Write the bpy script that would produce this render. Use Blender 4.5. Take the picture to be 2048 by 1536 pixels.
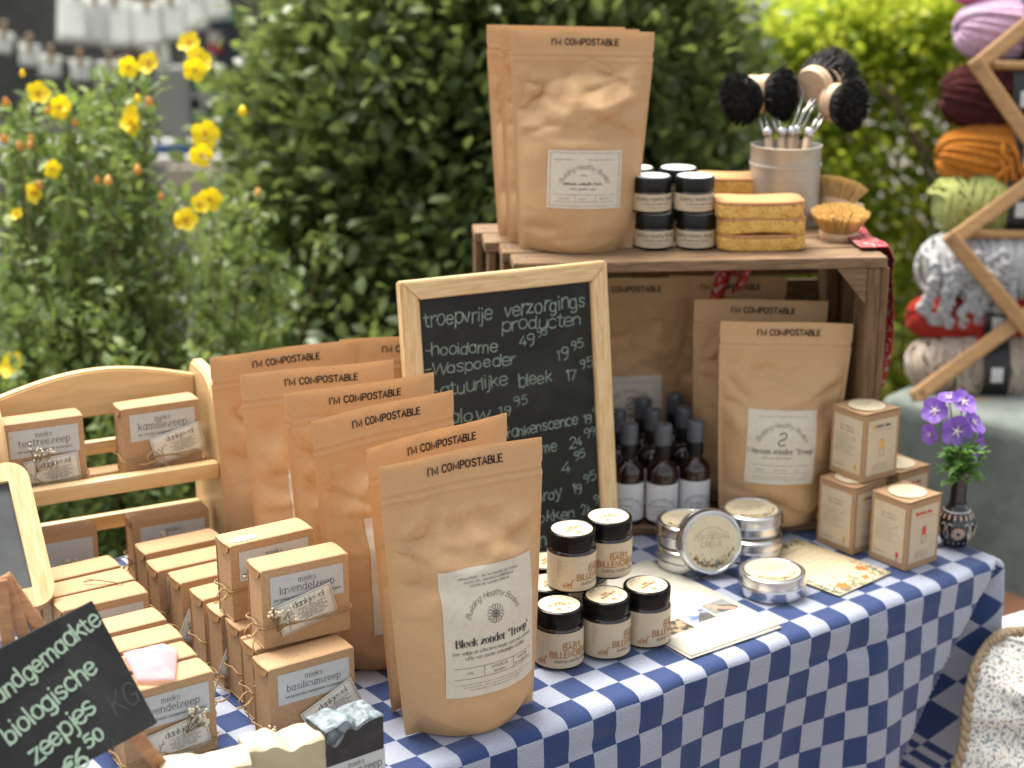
import bpy, bmesh, math, random
import numpy as np
from mathutils import Vector, Matrix, Euler, noise
R = math.radians
PI = math.pi
sc = bpy.context.scene
for o in list(bpy.data.objects): bpy.data.objects.remove(o)

# ---------------------------------------------------------------- camera
F_PX = 3300.0; PITCH = R(17.0); CAM_H = 1.5; TZ = 0.75
cd = bpy.data.cameras.new('camera'); cam = bpy.data.objects.new('camera', cd)
sc.collection.objects.link(cam); sc.camera = cam
cam.location = (0, 0, CAM_H); cam.rotation_euler = (R(90) - PITCH, 0, 0)
cd.sensor_width = 36; cd.lens = F_PX / 2048 * 36
cd.clip_start = 0.05; cd.clip_end = 300
cd.dof.use_dof = True; cd.dof.focus_distance = 1.56; cd.dof.aperture_fstop = 4.3
# ---------------------------------------------------------------- light
SUN_AZ = R(-36); SUN_EL = R(66)
w = bpy.data.worlds.new('World'); sc.world = w; w.use_nodes = True
nt = w.node_tree; bg = nt.nodes['Background']
sky = nt.nodes.new('ShaderNodeTexSky'); sky.sky_type = 'NISHITA'; sky.sun_disc = False
sky.sun_elevation = SUN_EL; sky.sun_rotation = SUN_AZ
sky.air_density = 1.0; sky.dust_density = 3.0; sky.ozone_density = 1.0
hsv = nt.nodes.new('ShaderNodeHueSaturation'); hsv.inputs['Saturation'].default_value = .42      # thin cloud: paler than a clear sky
tint = nt.nodes.new('ShaderNodeMix'); tint.data_type = 'RGBA'; tint.blend_type = 'MULTIPLY'; tint.inputs['Factor'].default_value = 1; tint.inputs['B'].default_value = (1.0, .955, .87, 1)
nt.links.new(sky.outputs[0], hsv.inputs['Color']); nt.links.new(hsv.outputs[0], tint.inputs['A']); nt.links.new(tint.outputs['Result'], bg.inputs[0]); bg.inputs[1].default_value = 0.13
sl = bpy.data.lights.new('sun', 'SUN'); sl.energy = 3.0; sl.angle = R(36); sl.color = (1, .95, .87)
so = bpy.data.objects.new('sun', sl); sc.collection.objects.link(so)
sdir = Vector((math.sin(SUN_AZ) * math.cos(SUN_EL), math.cos(SUN_AZ) * math.cos(SUN_EL), math.sin(SUN_EL)))
so.rotation_euler = sdir.to_track_quat('Z', 'Y').to_euler(); so.location = (0, 0, 5)
sc.view_settings.view_transform = 'Standard'; sc.view_settings.look = 'None'
sc.view_settings.gamma = 1; sc.view_settings.exposure = 1.36
sc.cycles.use_denoising = True
sc.cycles.max_bounces = 8; sc.cycles.diffuse_bounces = 4; sc.cycles.transmission_bounces = 6
sc.cycles.caustics_reflective = False; sc.cycles.caustics_refractive = False

# ---------------------------------------------------------------- picture -> place
def ray(px, py):
    x = (px - 1024) / F_PX; y = -(py - 768) / F_PX
    return Vector((x, math.cos(PITCH) + y * math.sin(PITCH), -math.sin(PITCH) + y * math.cos(PITCH)))
def at(px, py, z=TZ):
    d = ray(px, py); t = (z - CAM_H) / d.z
    return Vector((d.x * t, d.y * t, z))
def atd(px, py, dep):
    return Vector((0, 0, CAM_H)) + ray(px, py) * dep
def on_plane(px, py, p0, n):
    d = ray(px, py); o = Vector((0, 0, CAM_H)); t = (p0 - o).dot(n) / d.dot(n)
    return o + d * t

# ---------------------------------------------------------------- materials
MATS = {}
def M(name, c1, c2=None, scale=30, rough=.6, bump=0, bscale=None, metal=0, spec=.5, transl=0, tcol=None,
      stretch=(1, 1, 1), detail=4, contrast=(.35, .65), coat=0, sheen=0, ior=None, alpha_noise=None, spots=None, rand=0, distort=0.0):
    if name in MATS: return MATS[name]
    m = bpy.data.materials.new(name); m.use_nodes = True
    nt = m.node_tree; N = nt.nodes; L = nt.links; b = N['Principled BSDF']; out = N['Material Output']
    b.inputs['Roughness'].default_value = rough; b.inputs['Metallic'].default_value = metal
    b.inputs['Specular IOR Level'].default_value = spec
    b.inputs['Coat Weight'].default_value = coat
    if sheen: b.inputs['Sheen Weight'].default_value = sheen
    tc = N.new('ShaderNodeTexCoord'); mp = N.new('ShaderNodeMapping'); mp.inputs['Scale'].default_value = stretch
    L.new(tc.outputs['Object'], mp.inputs[0])
    def rgb(c): return (c[0], c[1], c[2], 1)
    col = None
    if c2 is not None:
        nz = N.new('ShaderNodeTexNoise'); nz.inputs['Scale'].default_value = scale; nz.inputs['Detail'].default_value = detail
        nz.inputs['Distortion'].default_value = distort
        L.new(mp.outputs[0], nz.inputs['Vector'])
        cr = N.new('ShaderNodeValToRGB'); cr.color_ramp.elements[0].position = contrast[0]; cr.color_ramp.elements[1].position = contrast[1]
        cr.color_ramp.elements[0].color = rgb(c1); cr.color_ramp.elements[1].color = rgb(c2)
        L.new(nz.outputs['Fac'], cr.inputs[0]); col = cr.outputs[0]
    if spots is not None:
        sc_, thr, sc_col = spots
        vz = N.new('ShaderNodeTexNoise'); vz.inputs['Scale'].default_value = sc_; vz.inputs['Detail'].default_value = 1
        L.new(tc.outputs['Object'], vz.inputs['Vector'])
        r2 = N.new('ShaderNodeValToRGB'); r2.color_ramp.elements[0].position = thr; r2.color_ramp.elements[1].position = thr + .06
        L.new(vz.outputs['Fac'], r2.inputs[0])
        mx = N.new('ShaderNodeMix'); mx.data_type = 'RGBA'; L.new(r2.outputs[0], mx.inputs['Factor'])
        if col is not None: L.new(col, mx.inputs['A'])
        else: mx.inputs['A'].default_value = rgb(c1)
        mx.inputs['B'].default_value = rgb(sc_col); col = mx.outputs['Result']
    if rand:
        oi = N.new('ShaderNodeObjectInfo'); hs = N.new('ShaderNodeHueSaturation')
        ma = N.new('ShaderNodeMapRange'); ma.inputs['To Min'].default_value = 1 - rand; ma.inputs['To Max'].default_value = 1 + rand
        L.new(oi.outputs['Random'], ma.inputs['Value']); L.new(ma.outputs[0], hs.inputs['Value'])
        if col is not None: L.new(col, hs.inputs['Color'])
        else: hs.inputs['Color'].default_value = rgb(c1)
        col = hs.outputs[0]
    if col is not None: L.new(col, b.inputs['Base Color'])
    else: b.inputs['Base Color'].default_value = rgb(c1)
    if bump:
        bn = N.new('ShaderNodeTexNoise'); bn.inputs['Scale'].default_value = bscale or scale; bn.inputs['Detail'].default_value = 5
        L.new(mp.outputs[0], bn.inputs['Vector'])
        bp = N.new('ShaderNodeBump'); bp.inputs['Strength'].default_value = bump; bp.inputs['Distance'].default_value = .002
        L.new(bn.outputs['Fac'], bp.inputs['Height']); L.new(bp.outputs[0], b.inputs['Normal'])
    if transl:
        t = N.new('ShaderNodeBsdfTranslucent'); mxs = N.new('ShaderNodeMixShader'); mxs.inputs[0].default_value = transl
        if tcol: t.inputs[0].default_value = rgb(tcol)
        elif col is not None: L.new(col, t.inputs[0])
        else: t.inputs[0].default_value = rgb(c1)
        L.new(b.outputs[0], mxs.inputs[1]); L.new(t.outputs[0], mxs.inputs[2]); L.new(mxs.outputs[0], out.inputs[0])
    MATS[name] = m
    return m

kraft_paper = M('kraft_paper', (.585, .365, .185), (.635, .41, .215), 260, .6, .10, 420, spec=.35, transl=.14, tcol=(.70, .38, .15), stretch=(1, 1, 2.5), contrast=(.3, .7), rand=.05)
def crumple(m, scale, strength, dist):
    """sharp paper creases on top of the material's own bump"""
    nt = m.node_tree; N = nt.nodes; L = nt.links; b = N['Principled BSDF']; tc = N.new('ShaderNodeTexCoord'); oi = N.new('ShaderNodeObjectInfo'); ad = N.new('ShaderNodeVectorMath'); ad.operation = 'MULTIPLY_ADD'
    ad.inputs[1].default_value = (1, 1, .8); L.new(tc.outputs['Object'], ad.inputs[0]); L.new(oi.outputs['Random'], ad.inputs[2])
    nz = N.new('ShaderNodeTexNoise'); nz.noise_type = 'RIDGED_MULTIFRACTAL'; nz.inputs['Scale'].default_value = scale; nz.inputs['Detail'].default_value = 3; nz.inputs['Distortion'].default_value = .6
    L.new(ad.outputs[0], nz.inputs['Vector']); bp = N.new('ShaderNodeBump'); bp.inputs['Strength'].default_value = strength; bp.inputs['Distance'].default_value = dist
    L.new(nz.outputs['Fac'], bp.inputs['Height']); old = b.inputs['Normal'].links[0].from_socket; L.new(old, bp.inputs['Normal']); L.new(bp.outputs[0], b.inputs['Normal'])
crumple(kraft_paper, 17, .55, .005)
kraft_board = M('kraft_board', (.42, .262, .138), (.50, .325, .182), 340, .75, .15, 500, spec=.25, contrast=(.3, .7), rand=.08)
kraft_inner = M('kraft_inner', (.36, .205, .09), None, rough=.85, spec=.2)
kraft_candle = M('kraft_candle', (.37, .225, .12), (.45, .285, .16), 300, .75, .12, 400, spec=.25, contrast=(.3, .7))
pine = M('pine_wood', (.76, .56, .31), (.60, .38, .17), 22, .5, .2, 60, stretch=(1.2, 14, 14), detail=6, contrast=(.40, .70), spec=.4, distort=.6)
pine_up = M('pine_wood_upright', (.76, .56, .31), (.60, .38, .17), 22, .5, .2, 60, stretch=(14, 14, 1.2), detail=6, contrast=(.40, .70), spec=.4, distort=.6)
rack_wood = M('rack_wood', (.70, .50, .26), (.60, .40, .19), 16, .42, .12, 40, stretch=(1.2, 9, 9), detail=6, contrast=(.3, .75), spec=.45, distort=.5)
rack_wood_up = M('rack_wood_upright', (.70, .50, .26), (.60, .40, .19), 16, .42, .12, 40, stretch=(9, 9, 1.2), detail=6, contrast=(.3, .75), spec=.45, distort=.5)
crate_wood = M('crate_wood', (.28, .18, .10), (.12, .072, .038), 22, .75, .5, 40, stretch=(1, 10, 10), detail=8, contrast=(.3, .7), spec=.3, distort=.8)
crate_wood_up = M('crate_wood_upright', (.22, .135, .068), (.11, .06, .028), 18, .75, .5, 40, stretch=(10, 10, 1), detail=8, contrast=(.3, .7), spec=.3, distort=.8)
stick_wood = M('brown_stick_wood', (.42, .20, .085), (.30, .13, .05), 16, .5, .25, 60, stretch=(8, 8, 1), contrast=(.3, .7))
bar_wood = M('accordion_wood', (.46, .27, .11), (.36, .19, .07), 16, .5, .2, 50, stretch=(1.2, 9, 9), contrast=(.3, .7))
slate = M('chalkboard_black', (.010, .011, .011), (.030, .032, .030), 13, .6, .08, 120, spec=.3, contrast=(.40, .80), detail=8, distort=1.2)
slate_grey = M('chalkboard_dusty', (.045, .052, .056), (.10, .11, .115), 14, .6, .05, 200, spec=.4, contrast=(.35, .75))
chalk = M('chalk_pen_green', (.27, .38, .28), (.33, .45, .34), 160, .85, contrast=(.3, .7))
chalk_dim = M('chalk_pen_thin', (.15, .205, .17), (.25, .32, .27), 220, .85, contrast=(.3, .7))
chalk_faint = M('chalk_wiped', (.055, .065, .063), None, rough=.8)
ink = M('black_ink', (.012, .011, .010), None, rough=.7, spec=.3)
ink_grey = M('grey_ink', (.075, .07, .07), None, rough=.8, spec=.2)
ink_soft = M('soft_ink', (.16, .15, .14), None, rough=.8, spec=.2)
ink_tan = M('tan_ink', (.40, .20, .085), None, rough=.75, spec=.2)
ink_pale = M('pale_ink', (.20, .16, .12), None, rough=.8, spec=.2)
ink_orange = M('orange_ink', (.62, .10, .03), None, rough=.7)
ink_yellow = M('yellow_ink', (.68, .38, .06), None, rough=.7)
ink_red = M('red_ink', (.60, .055, .035), None, rough=.7)
label_paper = M('label_paper', (.60, .545, .45), (.65, .595, .495), 200, .6, spec=.35, contrast=(.3, .7))
label_speck = M('speckled_label', (.56, .46, .32), (.60, .50, .36), 60, .65, spec=.3, contrast=(.3, .7), spots=(420, .70, (.44, .33, .2)))
label_cream = M('cream_label', (.62, .53, .35), (.67, .585, .41), 80, .55, spec=.3, contrast=(.3, .7), spots=(300, .70, (.62, .52, .36)))
label_grey = M('grey_white_label', (.50, .53, .53), (.55, .575, .57), 120, .65, spec=.3, contrast=(.3, .7))
label_white = M('white_label', (.74, .74, .74), (.80, .80, .80), 120, .55, spec=.3)
card_paper = M('card_paper', (.66, .64, .56), (.72, .70, .62), 150, .7, spec=.25)
flyer_paper = M('flyer_paper', (.64, .60, .51), (.68, .645, .55), 50, .55, spec=.3)
twine_m = M('jute_twine', (.50, .35, .19), (.36, .23, .11), 900, .9, .5, 1200, spec=.15)
sprig_stem = M('dry_stem', (.22, .15, .06), None, rough=.8)
sprig_bud = M('dry_blossom', (.78, .72, .58), (.62, .54, .38), 600, .8)
amber = M('amber_glass', (.016, .008, .004), None, rough=.06, spec=.6, coat=.3)
lid_black = M('black_lid', (.006, .0055, .0055), None, rough=.20, spec=.22, bump=.03, bscale=90)
lid_satin = M('satin_black_lid', (.008, .008, .008), None, rough=.35, spec=.3)
alu = M('aluminium', (.62, .62, .63), (.70, .70, .71), 40, .24, .04, 60, metal=1, stretch=(1, 1, 20))
alu_satin = M('satin_tin', (.47, .435, .38), (.51, .47, .415), 30, .45, .03, 60, metal=.55, stretch=(1, 1, 12))
rubber = M('dark_seal', (.035, .04, .045), None, rough=.5)
pump = M('grey_sprayer', (.085, .095, .11), None, rough=.3, spec=.5)
sponge_m = M('sponge_yellow', (.80, .50, .14), (.68, .38, .085), 120, .9, 1.0, 260, contrast=(.35, .65), spots=(330, .60, (.40, .19, .035)))
sponge_top = M('sponge_scrub', (.60, .32, .14), (.50, .24, .09), 240, .95, .9, 400)
bristle_black = M('black_bristle', (.008, .007, .007), None, rough=.6, spec=.3)
bristle_tan = M('fibre_bristle', (.90, .74, .40), (.84, .64, .28), 60, .7, spec=.3, transl=.5)
beech = M('beech_wood', (.70, .50, .33), (.62, .42, .26), 20, .5, .1, 40, stretch=(1, 6, 6))
steel = M('steel_wire', (.7, .7, .72), None, rough=.18, metal=1)
soap_cream = M('cream_soap', (.60, .53, .38), (.50, .43, .27), 26, .5, .35, 90, spec=.4, contrast=(.3, .75), transl=.12, tcol=(.85, .72, .42))
soap_black = M('charcoal_soap', (.020, .023, .026), (.040, .045, .05), 60, .5, .2, 160, spec=.4, contrast=(.4, .8))
soap_swirl = M('marbled_soap', (.23, .28, .305), (.04, .058, .072), 60, .6, .15, 80, spec=.4, contrast=(.42, .66), distort=1.6)
gauze = M('pink_gauze', (.74, .58, .66), None, rough=.7, transl=.5, tcol=(.8, .62, .7))
_n = gauze.node_tree.nodes; _l = gauze.node_tree.links; _t = _n.new('ShaderNodeBsdfTransparent'); _m = _n.new('ShaderNodeMixShader'); _m.inputs[0].default_value = .42      # open weave
_s = _n['Material Output'].inputs[0].links[0].from_socket; _l.new(_s, _m.inputs[1]); _l.new(_t.outputs[0], _m.inputs[2]); _l.new(_m.outputs[0], _n['Material Output'].inputs[0])
soap_pink = M('pink_soap', (.72, .36, .30), (.66, .42, .36), 40, .5)
seagrass = M('seagrass', (.22, .22, .07), (.36, .34, .13), 60, .75, .4, 100, contrast=(.3, .7))
grey_cloth = M('grey_green_cloth', (.12, .145, .13), (.19, .215, .195), 22, .9, .9, 35, spec=.2, sheen=.2, contrast=(.3, .7))
talavera = M('glazed_black', (.010, .011, .016), None, rough=.12, spec=.6, coat=.4)
glaze_white = M('glaze_white', (.50, .48, .47), None, rough=.25)
glaze_peach = M('glaze_peach', (.62, .42, .28), None, rough=.3)
petal_purple = M('purple_petal', (.27, .13, .60), (.40, .23, .74), 40, .55, transl=.3, tcol=(.36, .12, .75))
petal_white = M('petal_eye', (.75, .68, .62), None, rough=.6)
petal_yellow = M('yellow_petal', (.88, .68, .008), (.92, .76, .02), 30, .5, transl=.35, tcol=(.92, .72, .01))
petal_orange = M('orange_bud', (.78, .36, .06), (.82, .46, .12), 40, .5, transl=.25)
stem_green = M('stem_green', (.09, .16, .04), (.13, .2, .06), 40, .6)
paving = M('paving', (.15, .13, .12), (.22, .20, .185), 3, .85, .3, 60)
terracotta = M('terracotta_tile', (.22, .10, .055), (.28, .135, .08), 6, .7, .15, 40)
soil = M('soil', (.035, .026, .018), (.06, .045, .03), 12, .95, .8, 30)
bandana_m = M('red_bandana', (.42, .012, .016), None, rough=.8, spots=(210, .55, (.36, .32, .31)))
cream_string = M('cotton_string', (.5, .45, .38), None, rough=.9)
dark_wall = M('dark_shed', (.075, .072, .068), (.13, .125, .115), 4, .85)
white_card = M('white_card', (.84, .86, .84), (.88, .90, .88), 14, .7, transl=.6)
blue_paint = M('blue_paint', (.02, .07, .22), None, rough=.5)
white_paint = M('white_paint', (.62, .60, .54), None, rough=.5)
grey_post_m = M('grey_post', (.36, .36, .345), None, rough=.6)
green_crate_m = M('green_plastic', (.05, .20, .09), None, rough=.5)
teal_paint = M('teal_paint', (.03, .17, .22), None, rough=.5)
beige_m = M('beige_panel', (.50, .43, .33), None, rough=.7)
red_m = M('red_plastic', (.45, .04, .05), None, rough=.5)
plank_m = M('stall_plank', (.17, .12, .08), None, rough=.8)
rope_m = M('rope_trim', (.40, .31, .20), (.30, .22, .13), 300, .9, .4, 500)
# ---------------------------------------------------------------- mesh helpers
class MB:
    """collects shapes and links them as ONE mesh object"""
    def __init__(s): s.v = []; s.f = []; s.uv = None; s.mi = []
    def add(s, vs, fs, mi=0):
        n = len(s.v); s.v.extend([tuple(p) for p in vs]); s.f.extend([tuple(i + n for i in f) for f in fs]); s.mi.extend([mi] * len(fs))
        return s
    def box(s, lo, hi, M4=None, mi=0, bevel=0):
        (x0, y0, z0), (x1, y1, z1) = lo, hi
        if bevel:
            bm = bmesh.new(); bmesh.ops.create_cube(bm, size=1)
            for v in bm.verts:
                v.co = Vector((x0 + (v.co.x + .5) * (x1 - x0), y0 + (v.co.y + .5) * (y1 - y0), z0 + (v.co.z + .5) * (z1 - z0)))
            bmesh.ops.bevel(bm, geom=bm.edges[:], offset=bevel, segments=2, affect='EDGES', profile=.5)
            bm.verts.index_update(); vs = [v.co.copy() for v in bm.verts]; fs = [[v.index for v in f.verts] for f in bm.faces]; bm.free()
        else:
            vs = [Vector(p) for p in ((x0, y0, z0), (x1, y0, z0), (x1, y1, z0), (x0, y1, z0), (x0, y0, z1), (x1, y0, z1), (x1, y1, z1), (x0, y1, z1))]
            fs = [(0, 3, 2, 1), (4, 5, 6, 7), (0, 1, 5, 4), (1, 2, 6, 5), (2, 3, 7, 6), (3, 0, 4, 7)]
        if M4 is not None: vs = [M4 @ v for v in vs]
        return s.add(vs, fs, mi)
    def lathe(s, prof, n=32, M4=None, mi=0, cap=True):
        vs = []; fs = []
        for r, z in prof:
            for k in range(n):
                a = 2 * PI * k / n; vs.append(Vector((r * math.cos(a), r * math.sin(a), z)))
        for i in range(len(prof) - 1):
            for k in range(n):
                k2 = (k + 1) % n; fs.append((i * n + k, i * n + k2, (i + 1) * n + k2, (i + 1) * n + k))
        if cap:
            if prof[0][0] > 1e-6: fs.append(tuple(range(n - 1, -1, -1)))
            if prof[-1][0] > 1e-6: fs.append(tuple((len(prof) - 1) * n + k for k in range(n)))
        if M4 is not None: vs = [M4 @ v for v in vs]
        return s.add(vs, fs, mi)
    def tube(s, path, r, n=6, mi=0, closed=False, rf=None):
        P = [Vector(p) for p in path]; m = len(P); vs = []; fs = []
        up = Vector((0, 0, 1)); prev = None
        for i in range(m):
            a = P[i - 1] if (i > 0 or closed) else P[i]; b = P[(i + 1) % m] if (i < m - 1 or closed) else P[i]
            t = (b - a); t = t.normalized() if t.length > 1e-9 else Vector((1, 0, 0))
            if prev is None:
                q = t.cross(up); q = q.normalized() if q.length > 1e-3 else t.cross(Vector((1, 0, 0))).normalized()
            else:
                q = prev - t * prev.dot(t); q = q.normalized() if q.length > 1e-6 else prev
            prev = q; bq = t.cross(q); rr = r * (rf(i / max(1, m - 1)) if rf else 1)
            for k in range(n):
                an = 2 * PI * k / n; vs.append(P[i] + (q * math.cos(an) + bq * math.sin(an)) * rr)
        for i in range(m if closed else m - 1):
            j = (i + 1) % m
            for k in range(n):
                k2 = (k + 1) % n; fs.append((i * n + k, i * n + k2, j * n + k2, j * n + k))
        if not closed:
            fs.append(tuple(range(n - 1, -1, -1))); fs.append(tuple((m - 1) * n + k for k in range(n)))
        return s.add(vs, fs, mi)
    def grid(s, fn, us, vs_, mi=0, closed_u=False):
        n = len(us); m = len(vs_)
        P = [fn(u, v) for v in vs_ for u in us]
        fs = [(j * n + i, j * n + (i + 1) % n, (j + 1) * n + (i + 1) % n, (j + 1) * n + i) for j in range(m - 1) for i in range(n if closed_u else n - 1)]
        return s.add(P, fs, mi)
    def build(s, name, mat, parent=None, smooth=False, loc=None, rot=None, uv=None, solid=0, auto=None):
        me = bpy.data.meshes.new(name); me.from_pydata(s.v, [], s.f); me.update()
        mats = mat if isinstance(mat, (list, tuple)) else [mat]
        for m in mats: me.materials.append(m)
        if len(mats) > 1: me.polygons.foreach_set('material_index', s.mi)
        if smooth or auto: me.polygons.foreach_set('use_smooth', [True] * len(me.polygons))
        if auto:
            me.set_sharp_from_angle(angle=R(auto))
        if uv is not None:
            l = me.uv_layers.new(name='UVMap'); vi = np.zeros(len(me.loops), dtype=np.int32); me.loops.foreach_get('vertex_index', vi)
            l.data.foreach_set('uv', np.asarray(uv, dtype=np.float32)[vi].ravel())
        o = bpy.data.objects.new(name, me); sc.collection.objects.link(o)
        if parent is not None: o.parent = parent
        if loc is not None: o.location = loc
        if rot is not None: o.rotation_euler = rot
        if solid:
            md = o.modifiers.new('thick', 'SOLIDIFY'); md.thickness = solid; md.offset = 0
        return o
def tag(o, label=None, cat=None, group=None, kind=None):
    if label: o['label'] = label
    if cat: o['category'] = cat
    if group: o['group'] = group
    if kind: o['kind'] = kind
    return o
def thing(name, label, cat, loc=(0, 0, 0), rz=0, group=None, rot=None):
    o = bpy.data.objects.new(name, None); sc.collection.objects.link(o); o.empty_display_size = .02
    o.location = loc; o.rotation_euler = rot if rot is not None else (0, 0, rz)
    return tag(o, label, cat, group)
KIDS = {}
def copy_tree(o, parent=None):
    c = o.copy(); sc.collection.objects.link(c)
    if parent is not None: c.parent = parent
    for ch in [x for x in o.children]: copy_tree(ch, c)
    return c
def place(proto, used, loc, rz=0, label=None, group=None, rot=None):
    """first call moves the first of its kind itself, later calls copy it with its parts"""
    o = proto if not used else copy_tree(proto)
    used.append(o); o.location = loc; o.rotation_euler = rot if rot is not None else (0, 0, rz)
    if label: o['label'] = label
    if group: o['group'] = group
    return o
def lin(a, b, n): return [a + (b - a) * i / (n - 1) for i in range(n)]
def basis(x, y, z, o=(0, 0, 0)):
    m = Matrix.Identity(4)
    for i, a in enumerate((x, y, z)):
        for k in range(3): m[k][i] = a[k]
    for k in range(3): m[k][3] = o[k]
    return m
def crom(P, n=6, closed=False):
    """smooth curve through points"""
    P = [np.array(p, float) for p in P]; m = len(P); out = []
    for i in range(m if closed else m - 1):
        p0 = P[i - 1] if (i > 0 or closed) else 2 * P[0] - P[1]; p1 = P[i]; p2 = P[(i + 1) % m]
        p3 = P[(i + 2) % m] if (i + 2 < m or closed) else 2 * P[-1] - P[-2]
        for k in range(n):
            t = k / n
            out.append(.5 * ((2 * p1) + (-p0 + p2) * t + (2 * p0 - 5 * p1 + 4 * p2 - p3) * t * t + (-p0 + 3 * p1 - 3 * p2 + p3) * t ** 3))
    if not closed: out.append(P[-1])
    return out

# ---------------------------------------------------------------- lettering: a pen-stroke alphabet (x-height 5, capitals 7)
G = {}
def _g(ch, adv, *st): G[ch] = (adv, [(s[0] == '~', [tuple(map(float, q.split(','))) for q in s.lstrip('~').split()]) for s in st])
BOWL_R = '~.4,3.5 1.3,4.8 2.5,4.95 3.6,4 3.8,2.5 3.6,1 2.5,.05 1.3,.2 .4,1.5'
BOWL_L = '~3.6,3.5 2.7,4.8 1.5,4.95 .4,4 .2,2.5 .4,1 1.5,.05 2.7,.2 3.6,1.5'
_g('a', 4.6, BOWL_L, '3.6,5 3.6,0'); _g('b', 4.6, '.4,7.2 .4,0', BOWL_R)
_g('c', 4.2, '~3.5,4.1 2.6,4.95 1.4,4.8 .4,3.9 .2,2.5 .4,1.1 1.4,.2 2.6,.05 3.5,.9'); _g('d', 4.6, BOWL_L, '3.6,7.2 3.6,0')
_g('e', 4.4, '~.3,2.6 2,2.6 3.7,2.7 3.5,4 2.6,4.9 1.5,4.9 .5,4 .2,2.5 .5,1 1.5,.1 2.7,.1 3.6,.9'); _g('f', 3, '~2.9,7 2,7.2 1.3,6.5 1.2,5.4 1.2,0', '0,4.9 2.6,4.9')
_g('g', 4.6, BOWL_L, '~3.6,5 3.6,2 3.6,-.6 3,-1.9 1.8,-2.2 .5,-1.6'); _g('h', 4.6, '.4,7.2 .4,0', '~.4,3.3 1.3,4.6 2.4,4.95 3.3,4.3 3.6,3 3.6,0')
_g('i', 1.5, '.5,5 .5,0', '.5,6.7 .5,7.05'); _g('j', 1.8, '~1,5 1,1 .9,-1 .4,-2 -.5,-2.2', '1,6.7 1,7.05')
_g('k', 4.2, '.4,7.2 .4,0', '3.5,5 .5,2.1', '1.5,3.1 3.7,0'); _g('l', 1.5, '.5,7.2 .5,0')
_g('m', 6.8, '.4,5 .4,0', '~.4,3.4 1.1,4.6 2,4.95 2.8,4.3 3,3 3,0', '~3,3.4 3.7,4.6 4.6,4.95 5.4,4.3 5.7,3 5.7,0')
_g('n', 4.6, '.4,5 .4,0', '~.4,3.3 1.3,4.6 2.4,4.95 3.3,4.3 3.6,3 3.6,0')
_g('o', 4.7, '~2,5 .8,4.4 .2,2.5 .8,.6 2,0 3.2,.6 3.8,2.5 3.2,4.4 2,5'); _g('p', 4.6, '.4,5 .4,-2.2', BOWL_R)
_g('q', 4.6, BOWL_L, '3.6,5 3.6,-2.2'); _g('r', 3.1, '.4,5 .4,0', '~.4,3 1.1,4.4 2,5 2.8,4.8')
_g('s', 4, '~3.2,4.2 2.4,4.95 1.2,4.9 .4,4.1 .7,3.1 1.8,2.6 3,2 3.3,1 2.6,.15 1.3,.0 .3,.8'); _g('t', 3.3, '~1.2,6.6 1.2,1.6 1.5,.4 2.2,0 2.9,.2', '0,4.9 2.7,4.9')
_g('u', 4.6, '~.4,5 .4,1.8 .8,.6 1.8,.0 2.9,.5 3.6,1.8', '3.6,5 3.6,0'); _g('v', 4.2, '.1,5 1.95,0 3.8,5')
_g('w', 6.2, '.1,5 1.5,0 2.9,4.6 4.3,0 5.7,5'); _g('x', 4.2, '.2,5 3.7,0', '3.7,5 .2,0'); _g('y', 4.2, '.2,5 2,.2', '3.8,5 2,.2 1.3,-1.6 .3,-2.2')
_g('z', 4.2, '.3,5 3.6,5 .2,0 3.8,0')
_g('A', 5.2, '0,0 2.4,7 4.8,0', '.8,2.3 4,2.3'); _g('B', 5, '.4,0 .4,7', '~.4,7 2.6,7 3.8,6.4 3.8,4.5 2.6,3.8 .4,3.8', '~.4,3.8 2.9,3.8 4.3,3 4.3,.8 2.9,0 .4,0')
_g('C', 5.2, '~4.5,5.7 3.6,6.8 2.2,7 .9,6 .3,3.5 .9,1 2.2,0 3.6,.2 4.5,1.3'); _g('D', 5.3, '.4,0 .4,7', '~.4,7 2.4,7 4,5.8 4.6,3.5 4,1.2 2.4,0 .4,0')
_g('E', 4.5, '3.9,7 .4,7 .4,0 4,0', '.4,3.7 3.4,3.7'); _g('F', 4.2, '3.8,7 .4,7 .4,0', '.4,3.6 3.2,3.6'); _g('G', 5.4, '~4.5,5.7 3.6,6.8 2.2,7 .9,6 .3,3.5 .9,1 2.2,0 3.6,.2 4.6,1.4', '4.6,0 4.6,3.2 2.8,3.2')
_g('H', 5.3, '.4,0 .4,7', '4.6,0 4.6,7', '.4,3.6 4.6,3.6'); _g('I', 1.8, '.6,0 .6,7'); _g('J', 4, '~3.2,7 3.2,1.6 2.5,.2 1.3,0 .3,1'); _g('K', 5, '.4,0 .4,7', '4.3,7 .5,3', '1.6,4.1 4.6,0')
_g('L', 4.2, '.4,7 .4,0 3.8,0'); _g('M', 7.0, '.4,0 .4,7 3.3,.9 6.2,7 6.2,0'); _g('N', 5.5, '.4,0 .4,7 4.7,0 4.7,7')
_g('O', 5.6, '~2.5,7 .9,6.2 .2,3.5 .9,.8 2.5,0 4.1,.8 4.8,3.5 4.1,6.2 2.5,7'); _g('P', 4.8, '.4,0 .4,7', '~.4,7 2.6,7 4,6.3 4,4 2.6,3.2 .4,3.2'); _g('R', 5, '.4,0 .4,7', '~.4,7 2.6,7 4,6.3 4,4.2 2.6,3.4 .4,3.4', '2.3,3.4 4.4,0')
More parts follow.
